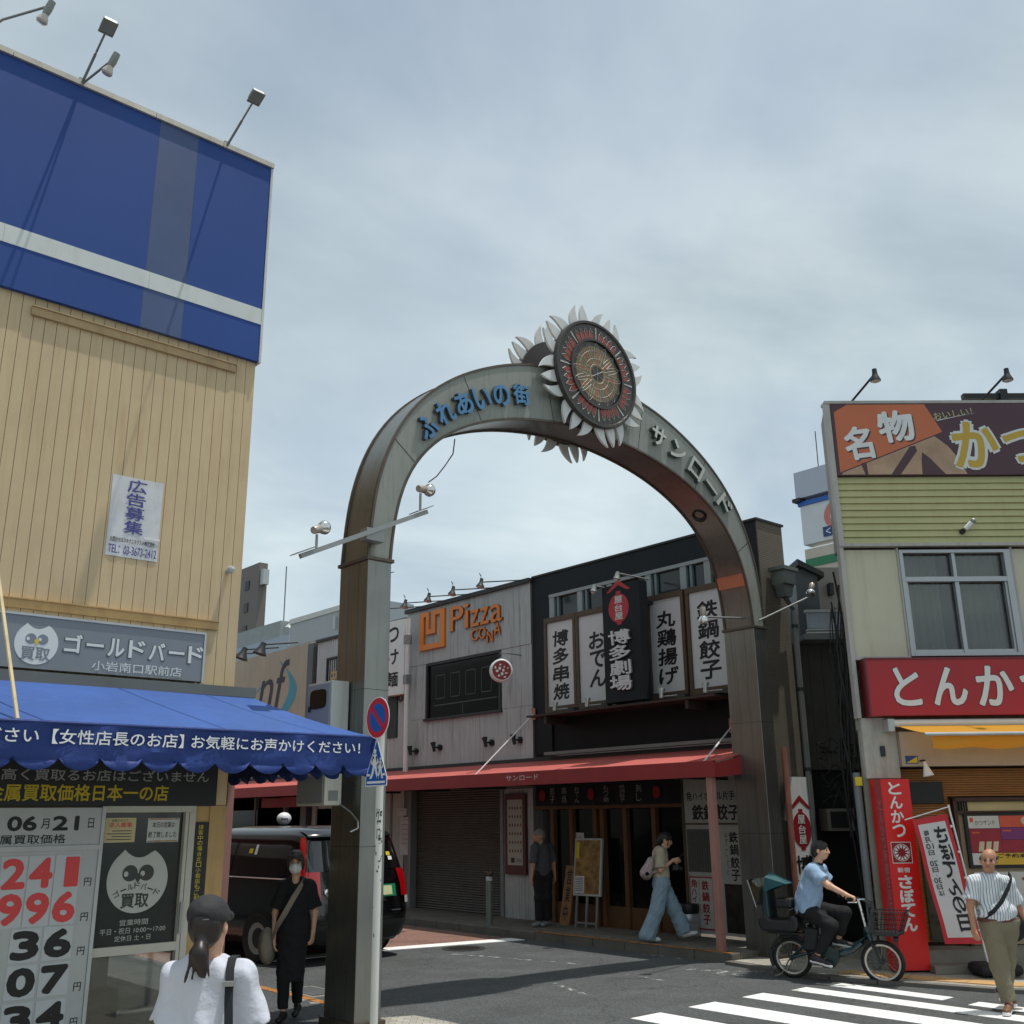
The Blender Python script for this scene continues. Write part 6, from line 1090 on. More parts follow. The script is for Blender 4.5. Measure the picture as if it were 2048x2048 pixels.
tx.location = (7.47, 14.05, 0); tx.rotation_euler = (0, 0, R(6)); tx.scale = (1.13, 1, .945)

# ------------------------------------------------------------------ bicycle (local: x heading, z up)
bk = thing('bicycle', 'dark teal child carrier electric bicycle with front basket, rear child seat and teal rain hood', 'bicycle', (0, 0, 0))
TEAL = mat('dark teal frame', (22, 50, 56), .35, var=.05, coat=.4); HOOD = mat('teal rain hood', (24, 76, 82), .7, var=.1)
def wheel(x, r, steer=None):
    b = B(); b.lathe([(r - .045, -.024), (r - .02, -.03), (r, -.014), (r, .014), (r - .02, .03), (r - .045, .024)], (x, 0, r), (0, 1, 0), 40, False); w = b.obj('wheel', 'rubber', bk, True)
    b = B(); b.lathe([(r - .068, -.016), (r - .044, -.019), (r - .044, .019), (r - .068, .016), (r - .068, -.016)], (x, 0, r), (0, 1, 0), 40, False); b.obj('rim', 'steel', w, True); b = B()
    for k in range(20): a = 2 * PI * k / 20; b.tube([(x + .02 * math.cos(a + .9), .025 * (-1) ** k, r + .02 * math.sin(a + .9)), (x + (r - .06) * math.cos(a), 0, r + (r - .06) * math.sin(a))], .0022, 4)
    b.obj('spokes', 'steel', w); B().lathe([(.03, -.05), (.03, .05)], (x, 0, r), (0, 1, 0), 14).obj('hub', 'dark', w, True)
wheel(0, .245); wheel(1.09, .255)
b = B(); b.tube([(.9, 0, .6), (.84, 0, .47), (.74, 0, .375), (.6, 0, .325), (.46, 0, .3)], .045, 12, .05); b.tube([(.46, 0, .3), (.22, 0, .32), (0, .06, .245)], .018, 8); b.tube([(.46, 0, .3), (.22, 0, .32), (0, -.06, .245)], .018, 8); b.tube([(.42, 0, .3), (.3, 0, .55), (.25, 0, .68)], .024, 10)
for s in (-1, 1): b.tube([(.3, s * .02, .55), (.0, s * .07, .25)], .012, 8)
b.tube([(.88, 0, .66), (.95, 0, .5)], .032, 12); b.obj('frame', TEAL, bk, True)
b = B(); b.tube([(.955, 0, .5), (.97, .05, .46), (1.09, .06, .255)], .016, 8); b.tube([(.955, 0, .5), (.97, -.05, .46), (1.09, -.06, .255)], .016, 8); b.obj('fork', 'dark', bk, True)
b = B(); b.tube([(.88, 0, .66), (.82, 0, .88), (.79, 0, .98)], .016, 10); b.tube([(.50, .24, 1.0), (.62, .22, 1.0), (.76, .1, 1.0), (.82, -.02, 1.0), (.9, -.16, 1.0), (.82, -.24, 1.0), (.74, -.24, 1.0)], .012, 8); b.obj('handlebar', 'chrome', bk, True)
b = B(); b.tube([(.48, .245, 1.0), (.6, .22, 1.0)], .018, 8); b.tube([(.72, -.24, 1.0), (.84, -.24, 1.0)], .018, 8); b.obj('grips', 'rubber', bk, True); b = B(); b.tube([(.86, -.2, 1.0), (.84, -.25, .97), (.74, -.27, .965)], .007, 6); b.tube([(.64, .2, 1.0), (.62, .25, .97), (.52, .27, .965)], .007, 6); b.obj('brake_levers', 'chrome', bk)
b = B()
for k in range(5): b.tube([(.82, -.1 + .04 * k, 1.0), (.92 + .01 * k, -.06 + .03 * k, .95), (.93, -.02, .8), (.9, 0, .65)], .005, 5)
b.obj('cables', 'wire', bk)
bs2 = B(); x0, x1, z0, z1 = .98, 1.3, .62, .86
def P(u, w, z): e = (z - z0) / (z1 - z0); return (x0 - .0 + (x1 - x0 + .05 * e) * u, (.15 + .03 * e) * w, z)
for k in range(9):
    for w in (-1, 1): bs2.tube([P(k / 8, w, z0), P(k / 8, w, z1)], .003, 4)
for k in range(8):
    for u in (0, 1): bs2.tube([P(u, -1 + k / 3.5, z0), P(u, -1 + k / 3.5, z1)], .003, 4)
for z in (z0, .68, .74, .8, z1):
    bs2.tube([P(0, -1, z), P(1, -1, z), P(1, 1, z), P(0, 1, z), P(0, -1, z)], .004 if z < z1 else .007, 5)
for k in range(8): bs2.tube([P(k / 7, -1, z0), P(k / 7, 1, z0)], .003, 4)
bs2.obj('basket', 'black', bk); b = B(); b.box(.98, 1.3, -.16, .16, .575, .618); b.obj('basket_tray', 'black', bk, bev=.02); b = B(); b.lathe([(0, 0), (.03, .01), (.035, .06), (0, .065)], (1.2, 0, .54), (1, 0, -.1), 14); b.obj('headlamp', 'dark', bk, True)
b = B(); b.prism([(.13, .71), (.2, .755), (.3, .745), (.38, .73), (.38, .71), (.28, .69), (.15, .68)], -.06, .06, Fr(lambda a, bb, c: (a, bb, c))); b.obj('saddle', 'black', bk, bev=.02)
b = B(); b.box(.14, .32, -.05, .05, .34, .62); b.obj('battery', 'black', bk, bev=.02); b = B(); b.lathe([(0, -.03), (.13, -.03), (.14, 0), (.13, .03), (0, .03)], (.46, -.06, .29), (0, 1, 0), 24); b.obj('chain_guard', mat('teal guard', (20, 42, 44), .4), bk, True); b = B(); b.tube([(.46, -.1, .29), (.36, -.115, .2)], .012, 6); b.box(.3, .42, -.2, -.11, .175, .195); b.tube([(.46, .1, .29), (.56, .115, .38)], .012, 6); b.box(.5, .62, .11, .2, .375, .395); b.obj('cranks', 'steel', bk)
b = B(); b.box(-.3, .22, -.07, .07, .53, .55); b.tube([(-.2, .07, .54), (0, .08, .25)], .008, 6); b.tube([(-.2, -.07, .54), (0, -.08, .25)], .008, 6); b.obj('rear_rack', 'dark', bk)
b = B(); b.tube([(.272 * math.cos(a), 0, .245 + .272 * math.sin(a)) for a in np.linspace(.5, 3.6, 24)], .022, 6); b.obj('mudguard', 'dark', bk, True)
b = B(); b.tube([(.0, .08, .25), (-.12, .1, .05), (-.2, .1, .02), (-.2, -.1, .02), (-.12, -.1, .05), (0, -.08, .25)], .009, 6); b.obj('kick_stand', 'steel', bk)
# child seat
se = B(); se.prism([(-.34, .56), (.08, .56), (.12, .64), (.1, .76), (.03, .78), (-.02, .72), (-.24, .72), (-.3, .78), (-.4, .74), (-.4, .64)], -.17, .17, Fr(lambda a, bb, c: (a, bb, c))); seat = se.obj('child_seat', 'black', bk, bev=.04)
b = B(); b.prism([(-.34, .72), (-.24, .72), (-.3, 1.1), (-.42, 1.12)], -.16, .16, Fr(lambda a, bb, c: (a, bb, c))); b.obj('seat_back', mat('dark teal shell', (20, 44, 48), .5), seat, bev=.03); b = B(); b.box(-.2, .02, -.15, .15, .86, .98); b.obj('head_rest', 'black', seat, bev=.03); b = B(); b.tube([(-.05, .16, .76), (.0, .16, .84), (.04, .0, .86), (0, -.16, .84), (-.05, -.16, .76)], .012, 6); b.obj('grab_bar', 'dark', seat)
b = B(); b.add([(-.33, -.17, 1.24), (-.33, .17, 1.24), (-.05, .15, 1.16), (-.05, -.15, 1.16), (-.33, -.18, 1.05), (-.33, .18, 1.05), (-.31, 0, 1.3), (-.18, -.17, 1.12), (-.18, .17, 1.12)], [(0, 3, 6), (1, 6, 2), (6, 3, 2), (0, 4, 7, 3), (1, 2, 8, 5), (0, 6, 1, 5, 4)]); b.obj('rain_hood', HOOD, seat)
b = B(); b.add([(-.335, -.17, 1.24), (-.335, .17, 1.24), (-.56, .15, 1.2), (-.56, -.15, 1.2), (-.335, -.18, .9), (-.335, .18, .9), (-.42, .17, .88), (-.42, -.17, .88)], [(0, 1, 2, 3), (0, 3, 7, 4), (1, 5, 6, 2), (2, 6, 7, 3)]); b.obj('clear_cover', 'vinyl', seat); b = B(); b.tube([(-.56, -.155, 1.2), (-.42, -.175, .86)], .005, 5); b.tube([(-.56, .155, 1.2), (-.42, .175, .86)], .005, 5); b.obj('cover_frame', 'steel', seat)
def shear(root, k, z0=0.):
    # the sketch of a figure was read off a tilted view: stand it upright again
    done = set()
    for ch in root.children_recursive:
        if ch.type == 'MESH' and ch.data.name not in done and not (root is bk and (ch.name.startswith('wheel') or ch.parent.name.startswith('wheel') or ch.name.startswith(('kick_stand', 'mudguard')))):
            done.add(ch.data.name)
            for v in ch.data.vertices: v.co.x += k * max(0, v.co.z - z0)
shear(bk, .11, .25)
BIKE_ROT = math.atan2(-.958, .286); bk.location = (10.37, 7.25, .0); bk.rotation_euler = (0, 0, BIKE_ROT); bk.scale = (.9, .9, .85)
# ------------------------------------------------------------------ people: continuous surfaces grown from tapered limbs
def snet(Dm, org, res):
    ins = Dm < 0; nx, ny, nz = Dm.shape
    cnt = np.zeros((nx - 1, ny - 1, nz - 1), np.int8); off = [(i, j, k) for i in (0, 1) for j in (0, 1) for k in (0, 1)]
    sl = lambda A, o: A[o[0]:nx - 1 + o[0], o[1]:ny - 1 + o[1], o[2]:nz - 1 + o[2]]
    for o in off: cnt += sl(ins, o)
    act = (cnt > 0) & (cnt < 8); idx = np.argwhere(act); ids = -np.ones(act.shape, np.int64); ids[act] = np.arange(len(idx))
    pos = np.zeros((len(idx), 3)); num = np.zeros(len(idx))
    for a in off:
        for ax in range(3):
            if a[ax]: continue
            c = list(a); c[ax] = 1; d0 = sl(Dm, a)[act]; d1 = sl(Dm, c)[act]; mk = (d0 < 0) != (d1 < 0); t = np.where(mk, d0 / np.where(d0 == d1, 1, d0 - d1), 0)
            p = np.tile(np.array(a, float), (len(idx), 1)); p[:, ax] += t; pos[mk] += p[mk]; num += mk
    pos = (idx + pos / num[:, None]) * res + org
    F_ = []
    for ax in range(3):
        o1 = [0, 0, 0]; o1[ax] = 1; A = ins[:nx - o1[0], :ny - o1[1], :nz - o1[2]]; Bm = ins[o1[0]:, o1[1]:, o1[2]:]; ch = np.argwhere(A != Bm)
        u, v = [(1, 2), (2, 0), (0, 1)][ax]; ch = ch[(ch[:, u] > 0) & (ch[:, v] > 0) & (ch[:, u] < Dm.shape[u] - 1) & (ch[:, v] < Dm.shape[v] - 1)]
        q = []
        for du, dv in ((-1, -1), (0, -1), (0, 0), (-1, 0)): c = ch.copy(); c[:, u] += du; c[:, v] += dv; q.append(ids[c[:, 0], c[:, 1], c[:, 2]])
        q = np.stack(q, 1); s = A[ch[:, 0], ch[:, 1], ch[:, 2]]; q[~s] = q[~s][:, ::-1]; F_.append(q)
    return pos, np.concatenate(F_)
class Sd:
    """a soft solid: tapered limbs (L), ellipsoids (E) and cuts, meshed into one skin"""
    def __init__(s): s.p = []
    def L(s, a, b, ra, rb, k=.03, fl=1., cl=None, op=1): s.p.append(('L', np.array(a, float), np.array(b, float), ra, rb, k, fl, cl or [], op)); return s
    def E(s, c, r, k=.03, yaw=0., op=1, cl=None, pit=0.): s.p.append(('E', np.array(c, float), np.array(r, float), yaw, pit, k, 1., cl or [], op)); return s
    def mesh(s, name, m, parent, res=.008, rip=0., seed=0):
        lo, hi = [], []
        for q in s.p:
            if q[8] < 0: continue
            if q[0] == 'L': r = max(q[3], q[4]); lo.append(np.minimum(q[1], q[2]) - r); hi.append(np.maximum(q[1], q[2]) + r)
            else: r = q[2].max(); lo.append(q[1] - r); hi.append(q[1] + r)
        lo = np.min(lo, 0) - 4 * res - rip; hi = np.max(hi, 0) + 4 * res + rip; n = np.ceil((hi - lo) / res).astype(int) + 1
        Dm = np.full(n, .5, np.float32); X = [lo[i] + np.arange(n[i]) * res for i in range(3)]
        for q in s.p:
            k = q[5]
            if q[0] == 'L': r = max(q[3], q[4]); l, h = np.minimum(q[1], q[2]) - r, np.maximum(q[1], q[2]) + r
            else: r = q[2].max(); l, h = q[1] - r, q[1] + r
            i0 = np.maximum(0, np.floor((l - k - 3 * res - lo) / res).astype(int)); i1 = np.minimum(n, np.ceil((h + k + 3 * res - lo) / res).astype(int) + 1)
            if (i1 <= i0).any(): continue
            g = np.meshgrid(*[X[i][i0[i]:i1[i]] for i in range(3)], indexing='ij'); P_ = np.stack(g, -1)
            if q[0] == 'L':
                ab = q[2] - q[1]; t = np.clip(((P_ - q[1]) @ ab) / max(1e-9, ab @ ab), 0, 1); w = P_ - q[1] - t[..., None] * ab; w[..., 1] /= q[6]
                d = (np.sqrt((w ** 2).sum(-1)) - (q[3] + (q[4] - q[3]) * t)) * min(1, q[6])
            else:
                w = P_ - q[1]; c, s_ = math.cos(q[3]), math.sin(q[3]); x = w[..., 0] * c + w[..., 1] * s_; y = -w[..., 0] * s_ + w[..., 1] * c; z = w[..., 2]
                if q[4]: c, s_ = math.cos(q[4]), math.sin(q[4]); y, z = y * c + z * s_, -y * s_ + z * c
                e = np.sqrt((x / q[2][0]) ** 2 + (y / q[2][1]) ** 2 + (z / q[2][2]) ** 2); e2 = np.sqrt((x / q[2][0] ** 2) ** 2 + (y / q[2][1] ** 2) ** 2 + (z / q[2][2] ** 2) ** 2) + 1e-6; d = e * (e - 1) / e2
            for nrm, o in q[7]: d = np.maximum(d, P_ @ np.array(nrm, float) - o)
            S = Dm[i0[0]:i1[0], i0[1]:i1[1], i0[2]:i1[2]]
            if q[8] > 0: hh = np.maximum(k - np.abs(S - d), 0) / max(k, 1e-6); S[...] = np.minimum(S, d) - hh * hh * k * .25
            else: hh = np.maximum(k - np.abs(S + d), 0) / max(k, 1e-6); S[...] = np.maximum(S, -d) + hh * hh * k * .25
        if rip:
            g = np.meshgrid(*X, indexing='ij'); rg = np.random.RandomState(seed); f = 0
            for _ in range(5): a = rg.normal(0, 1, 3) * np.array([38, 38, 24]); c = rg.normal(0, 1, 3) * 9; f = f + np.sin(g[0] * a[0] + g[1] * a[1] + g[2] * a[2] + 2.2 * np.sin(g[0] * c[0] + g[1] * c[1] + g[2] * c[2])) / 5
            Dm += (rip * f).astype(np.float32)
        v, f = snet(Dm, lo, res); b = B(); b.v = [Vector(x) + BASE.get(parent.name, Vector()) for x in v]; b.f = [tuple(x) for x in f]; b.mi = [0] * len(b.f)
        o = b.obj(name, m, parent, recalc=False); o.data.polygons.foreach_set('use_smooth', [True] * len(o.data.polygons)); return o
def V3(*a): return np.array(a, float)
def hand(S, wr, d, up, s=1., curl=.5, thumb=1):
    """palm with four unequal bent fingers and a thumb; d: along the hand, up: back of the hand"""
    d = d / np.linalg.norm(d); up = up - d * (up @ d); up = up / np.linalg.norm(up); sd = np.cross(d, up) * thumb
    pc = wr + d * .045 * s
    for o in (-.022, -.007, .008, .022): S.L(wr + sd * o * .6, wr + d * .085 * s + sd * o * s, .016 * s, .0135 * s, .012)
    for o, ln in ((-.03, .06), (-.0105, .075), (.0095, .07), (.029, .055)):
        a = wr + d * .085 * s + sd * o * s; p = a; ang = 0
        for j, (f_, r_) in enumerate(((.45, .0092), (.32, .0085), (.23, .0078))):
            ang += curl * (.6 + .4 * j); q = p + (d * math.cos(ang) - up * math.sin(ang)) * ln * f_ * s; S.L(p, q, r_ * s, r_ * .93 * s, .005); p = q
    a = wr + d * .025 * s + sd * .026 * s; b_ = a + (d * .7 + sd * .7 - up * .25) * .035 * s; c = b_ + (d * .9 + sd * .15 - up * .35) * .03 * s
    S.L(a, b_, .013 * s, .0105 * s, .012); S.L(b_, c, .0105 * s, .0085 * s, .006)
SKIN = mat('skin', (206, 160, 132), .5, var=.06, vs=20); SKIN2 = mat('tanned skin', (176, 126, 98), .5, var=.08, vs=20); HAIR = mat('black hair', (26, 22, 20), .5, var=.35, vs=30, streak=.5, sc_rgb=(62, 50, 42), stretch=(9, 9, 1), bump=.6, bs=70); GHAIR = mat('grey hair', (118, 114, 110), .6, var=.25, vs=30); LIP = mat('lip colour', (160, 92, 84), .5, var=0); EYE = mat('eye', (20, 16, 14), .15, var=0)
def head(S, root, c, yaw, pit=0., s=1., hair='short', hm=None, skin=None, female=False):
    """adds the head to body S around centre c (mid-face height) and makes eyes, brows, mouth and hair as children; yaw 0 faces the camera side, +90 faces image right"""
    cy, sy = math.cos(yaw), math.sin(yaw); cp_, sp_ = math.cos(pit), math.sin(pit)
    def q(x, y, z):  # x: head's left-right, y: -front, z up
        y2, z2 = y * cp_ - z * sp_, y * sp_ + z * cp_
        return c + V3(x * cy - y2 * sy, x * sy + y2 * cy, z2) * s
    S.E(q(0, .012, .032), V3(.074, .094, .086) * s, .02, yaw, pit=pit); S.E(q(0, -.022, -.03), V3(.06, .066, .078) * s, .03, yaw, pit=pit); S.E(q(0, -.045, -.078), V3(.034, .036, .026) * s, .03, yaw, pit=pit)
    S.L(q(0, -.088, .018), q(0, -.104, -.022), .009 * s, .0135 * s, .012); S.E(q(0, -.094, -.024), V3(.017, .014, .01) * s, .008, yaw)
    for x in (-1, 1):
        S.E(q(x * .032, -.1, .01), V3(.018, .018, .011) * s, .014, yaw, -1); S.E(q(x * .077, .008, -.002), V3(.011, .02, .03) * s, .008, yaw); S.E(q(x * .035, -.066, -.02), V3(.026, .022, .02) * s, .02, yaw)
    S.E(q(0, -.082, -.055), V3(.026, .018, .012) * s, .012, yaw)
    e = Sd()
    for x in (-1, 1): e.E(q(x * .031, -.082, .01), V3(.013, .008, .0065) * s, .001, yaw)
    e.mesh('eyes', EYE, root, .003)
    e = Sd()
    for x in (-1, 1): e.L(q(x * .016, -.089, .028), q(x * .048, -.078, .03), .0042 * s, .003 * s, .002)
    e.mesh('eyebrows', hm or HAIR, root, .003)
    Sd().E(q(0, -.0985, -.052), V3(.02, .006, .0055) * s, .001, yaw).mesh('mouth', LIP, root, .003)
    if hair == 'bald':
        h = Sd()
        for x in (-1, 1): h.L(q(x * .07, .035, .015), q(x * .05, .09, .01), .02 * s, .02 * s, .02); h.E(q(x * .074, .03, .02), V3(.014, .045, .034) * s, .015, yaw)
        h.E(q(0, .095, .0), V3(.05, .02, .04) * s, .02, yaw); h.mesh('hair', hm or HAIR, root, .006, .002)
    elif hair:
        h = Sd(); fwd = V3(sy, -cy, 0)
        h.E(q(0, .018, .04), V3(.083, .102, .09) * s, .02, yaw, pit=pit); h.E(q(0, .06, -.005), V3(.075, .06, .085) * s, .03, yaw, pit=pit)
        if hair == 'bob': h.E(q(.07, -.0, -.02), V3(.022, .046, .062) * s, .02, yaw); h.E(q(-.07, -.0, -.022), V3(.022, .046, .066) * s, .02, yaw); h.L(q(.03, -.095, .06), q(.06, -.085, -.0), .012 * s, .006 * s, .01); h.L(q(-.02, -.1, .06), q(-.055, -.09, .0), .012 * s, .006 * s, .01); h.L(q(.0, -.1, .065), q(.015, -.104, .026), .012 * s, .005 * s, .01)
        if hair in ('bob', 'tied'): h.E(q(.045, -.074, .056), V3(.04, .02, .036) * s, .012, yaw); h.E(q(-.045, -.074, .05), V3(.036, .02, .04) * s, .012, yaw); h.E(q(0, -.08, .066), V3(.03, .018, .024) * s, .012, yaw)
        h.E(q(0, -.105, -.035), V3(.07, .06, .085) * s, .012, yaw, -1)
        if hair == 'tied': h.L(q(0, .1, -.02), q(.0, .125, -.09), .035 * s, .028 * s, .02); h.L(q(.068, -.05, .03), q(.07, -.05, -.06), .01 * s, .006 * s, .01); h.L(q(-.068, -.05, .03), q(-.07, -.05, -.06), .01 * s, .006 * s, .01)
        if hair == 'tail': h.L(q(0, .1, -.05), q(.0, .13, -.1), .03 * s, .036 * s, .02); h.L(q(0, .13, -.1), q(-.01, .125, -.18), .038 * s, .022 * s, .02); [h.L(q(x_, .135, -.1), q(x_ * 2.2, .125 + abs(x_), -.19 - abs(x_)), .016 * s, .004 * s, .01) for x_ in (-.025, -.012, .014, .028)]
        h.mesh('hair', hm or HAIR, root, .005, .009 if hair == 'bob' else .006, 4)
    return q
ROTP = R(-41.02)
def person(label, base):
    t = thing('person', label, 'person', base); t.rotation_euler = (0, 0, ROTP); BASE[t.name] = Vector(); return t
def limb(S, pts, rs, k=.02, fl=1., cl=None):
    for i in range(len(pts) - 1): S.L(pts[i], pts[i + 1], rs[i], rs[i + 1], k, fl, cl[i] if cl and cl[i] else None)
def cutp(a, b, t):
    """plane that keeps the a side of the limb a-b up to fraction t"""
    a, b = V3(*a), V3(*b); n = (b - a) / np.linalg.norm(b - a); return [(n, n @ (a + (b - a) * t))]
def shoe(root, an, toe, m, sole=None, s=1.):
    an, toe = V3(*an), V3(*toe); d = toe - an; d[2] = 0; d /= np.linalg.norm(d); dz = toe[2]; u = V3(0, 0, 1)
    S = Sd(); heel = an - d * .045 * s; heel[2] = an[2] - .05; tp = toe.copy()
    S.L(heel + u * .018, tp + u * .012, .036 * s, .03 * s, .02); S.L(heel + u * .03 + d * .03, tp * .55 + heel * .45 + u * .03, .036 * s, .034 * s, .02); S.L(an + u * .0, heel + u * .03 + d * .02, .038 * s, .04 * s, .02)
    S.E(tp * .85 + heel * .15 + u * .015, V3(.04, .04, .03) * s, .02)
    o = S.mesh('shoe', m, root, .006)
    if sole: Z = Sd(); Z.L(heel + u * -.006, tp + u * -.006, .038 * s, .034 * s, .01, cl=None); Z.E(tp * .8 + heel * .2 - u * .006, V3(.042, .042, .02) * s, .02); Z.L(heel - u * .2, tp - u * .2, .18, .18, .001, op=-1); Z.mesh('sole', sole, o, .006)
    return o
# --- man in a striped shirt walking over the crossing
t = person('bald older man in a striped shirt and khaki trousers walking over the crossing', (9.95, 4.73, 0))
S = Sd(); c = V3(-.19, -.02, 1.475); sl_, sr_ = V3(-.335, 0, 1.265), V3(.02, .02, 1.24); el, wl_ = V3(-.375, .0, 1.03), V3(-.355, -.04, .835); er, wr_ = V3(.165, .06, .99), V3(.26, .0, .83)
hip = V3(-.06, .02, .86); hl, hr = V3(-.14, .02, .84), V3(.03, .03, .84); kl, al = V3(-.075, -.02, .46), V3(-.0, -.08, .1); kr, ar_ = V3(.07, .14, .46), V3(.14, .3, .13)
S.L((-.16, .01, 1.27), (-.18, -.005, 1.4), .058, .052, .03); S.L((-.16, .02, 1.2), hip, .11, .11, .05, .7); limb(S, [sl_, el, wl_], [.05, .038, .025]); limb(S, [sr_, er, wr_], [.05, .038, .025]); limb(S, [hl, kl, al], [.08, .055, .035]); limb(S, [hr, kr, ar_], [.08, .055, .035])
hand(S, wl_, V3(.03, -.1, -.3), V3(-.9, -.3, 0), 1, .35, 1); hand(S, wr_, V3(.1, -.1, -.25), V3(.8, .4, 0), 1, .5, -1)
head(S, t, c, R(-28), R(4), 1.03, 'bald', mat('dark thinning hair', (40, 36, 34), .6, var=.2), SKIN2); S.mesh('body', SKIN2, t, .0065)
SHIRT = mat('striped shirt', (206, 212, 216), .8, var=.06, bump=.5, bs=11); nt_s, bs_s, LS_ = mnodes(SHIRT); tcs = [n for n in nt_s.nodes if n.type == 'TEX_COORD'][0]; wv = nt_s.nodes.new('ShaderNodeTexWave'); wv.bands_direction = 'X'; wv.inputs['Scale'].default_value = 11; wv.inputs['Distortion'].default_value = .7; wv.inputs['Detail Scale'].default_value = 1.5; LS_(tcs.outputs['Object'], wv.inputs['Vector'])
rp_ = nt_s.nodes.new('ShaderNodeValToRGB'); rp_.color_ramp.elements[0].position = .12; rp_.color_ramp.elements[0].color = lin((138, 148, 162)) + (1,); rp_.color_ramp.elements[1].position = .34; rp_.color_ramp.elements[1].color = lin((216, 220, 222)) + (1,); LS_(wv.outputs['Fac'], rp_.inputs[0]); LS_(rp_.outputs[0], bs_s.inputs['Base Color'])
S = Sd(); S.L((-.16, .02, 1.24), (-.08, .02, .93), .145, .165, .05, .74, [((0, 0, -1), -.885)]); S.L(sl_, sr_, .075, .08, .05, .9); S.E((-.09, .01, .97), (.205, .14, .1), .05, cl=[((0, 0, -1), -.885)])
limb(S, [sl_, el], [.07, .085], .04, 1, [cutp(sl_, el, .72)]); limb(S, [sr_, er], [.07, .085], .04, 1, [cutp(sr_, er, .78)]); S.L((-.2, -.06, 1.315), (-.11, -.06, 1.3), .03, .03, .03); S.L((-.165, -.1, 1.32), (-.17, -.14, 1.2), .028, .012, .01, op=-1); S.mesh('shirt', SHIRT, t, .008, .007, 1)
KH = mat('khaki trousers', (122, 114, 92), .8, var=.12, vs=6, bump=.5, bs=11); S = Sd(); S.L((-.13, .02, .87), (.02, .02, .86), .125, .125, .05, .85, [((0, 0, 1), .905)]); S.L(hl, kl, .115, .09, .05); S.L(kl, al, .09, .07, .04, cl=cutp(kl, al, .96)); S.L(hr, kr, .115, .09, .05); S.L(kr, ar_, .09, .07, .04, cl=cutp(kr, ar_, .96)); S.mesh('trousers', KH, t, .008, .009, 2)
S = Sd(); S.L((-.14, .02, .895), (.0, .02, .89), .145, .145, .03, .82, [((0, 0, 1), .91), ((0, 0, -1), -.872)]); S.mesh('belt', mat('brown leather', (92, 48, 34), .45, var=.15), t, .006)
BR = mat('brown shoes', (112, 74, 48), .55, var=.15)
shoe(t, (-.0, -.07, .09), (-.1, -.23, .035), BR, 'white'); shoe(t, (.14, .31, .13), (.16, .16, .05), BR, 'white')
b = B(); pts = [(.04, .02, 1.345), (.03, -.08, 1.31), (-.03, -.14, 1.22), (-.12, -.17, 1.08), (-.2, -.15, .98), (-.26, -.02, .9), (-.15, .12, .88), (.0, .14, .86), (.12, .13, .86)]
def strap(b, pts, w, up=(0, 0, 1)):
    pts = [Vector(p) for p in pts]; n = len(pts); vs = []
    for i, p in enumerate(pts):
        d = (pts[min(n - 1, i + 1)] - pts[max(0, i - 1)]).normalized(); cen = Vector((p.x * .3 - .05, p.y * .3, p.z)); o = (p - cen); o = o - d * o.dot(d); o = o.normalized() if o.length > 1e-4 else Vector((0, -1, 0)); s_ = d.cross(o).normalized() * w / 2
        vs += [p - s_, p + s_, p + s_ - o * .006, p - s_ - o * .006]
    return b.add(vs, [(4 * i + j, 4 * i + (j + 1) % 4, 4 * i + 4 + (j + 1) % 4, 4 * i + 4 + j) for i in range(n - 1) for j in range(4)] + [(0, 1, 2, 3), tuple(4 * (n - 1) + j for j in range(4))])
bag = thing('shoulder_bag', 'black shoulder bag slung behind the man in the striped shirt', 'bag', (9.95, 4.73, 0)); bag.rotation_euler = (0, 0, ROTP); BASE[bag.name] = Vector()
BAGB = mat('black bag cloth', (26, 28, 34), .8, var=.15); Sd().E((.17, .2, .8), (.16, .09, .16), .05).mesh('bag', BAGB, bag, .01, .006, 3); strap(B(), pts, .045).obj('strap', BAGB, bag, True)
# --- woman in black with a mask
t = person('woman in a long black top and trousers wearing a white face mask', (5.1, 8.9, .0))
S = Sd(); c = V3(.0, .0, 1.505); sl_, sr_ = V3(-.125, .02, 1.27), V3(.14, .02, 1.27); el, wl_ = V3(-.22, .03, 1.02), V3(-.215, -.04, .79); er, wr_ = V3(.19, .04, 1.03), V3(.18, -.02, .84); hl, hr = V3(-.1, .02, .84), V3(.05, .02, .84); kl, al = V3(-.12, -.03, .46), V3(-.12, -.06, .1); kr, ar_ = V3(.0, .06, .46), V3(-.03, .2, .13)
S.L((0, .02, 1.27), (0, .01, 1.42), .05, .045, .03); S.L((0, .02, 1.22), (-.02, .02, .85), .1, .1, .05, .7); limb(S, [sl_, el, wl_], [.042, .032, .021]); limb(S, [sr_, er, wr_], [.042, .032, .021]); limb(S, [hl, kl, al], [.08, .05, .03]); limb(S, [hr, kr, ar_], [.08, .05, .03]); hand(S, wl_, V3(.02, -.08, -.3), V3(-.9, -.2, 0), .92, .35, 1); hand(S, wr_, V3(-.02, -.12, -.3), V3(.9, -.2, 0), .92, .4, -1)
q = head(S, t, c, R(6), R(6), .98, 'bob', mat('dark brown bob', (48, 38, 32), .5, var=.4, vs=30, streak=.6, sc_rgb=(88, 70, 58), stretch=(9, 9, 1), bump=.6, bs=70)); S.mesh('body', SKIN, t, .006)
m_ = Sd(); m_.E(q(0, -.072, -.048), (.064, .05, .056), .02, R(6)); m_.E(q(0, -.11, -.035), (.02, .018, .04), .03, R(6)); m_.mesh('face_mask', mat('mask white', (214, 216, 216), .8, var=.03), t, .005)
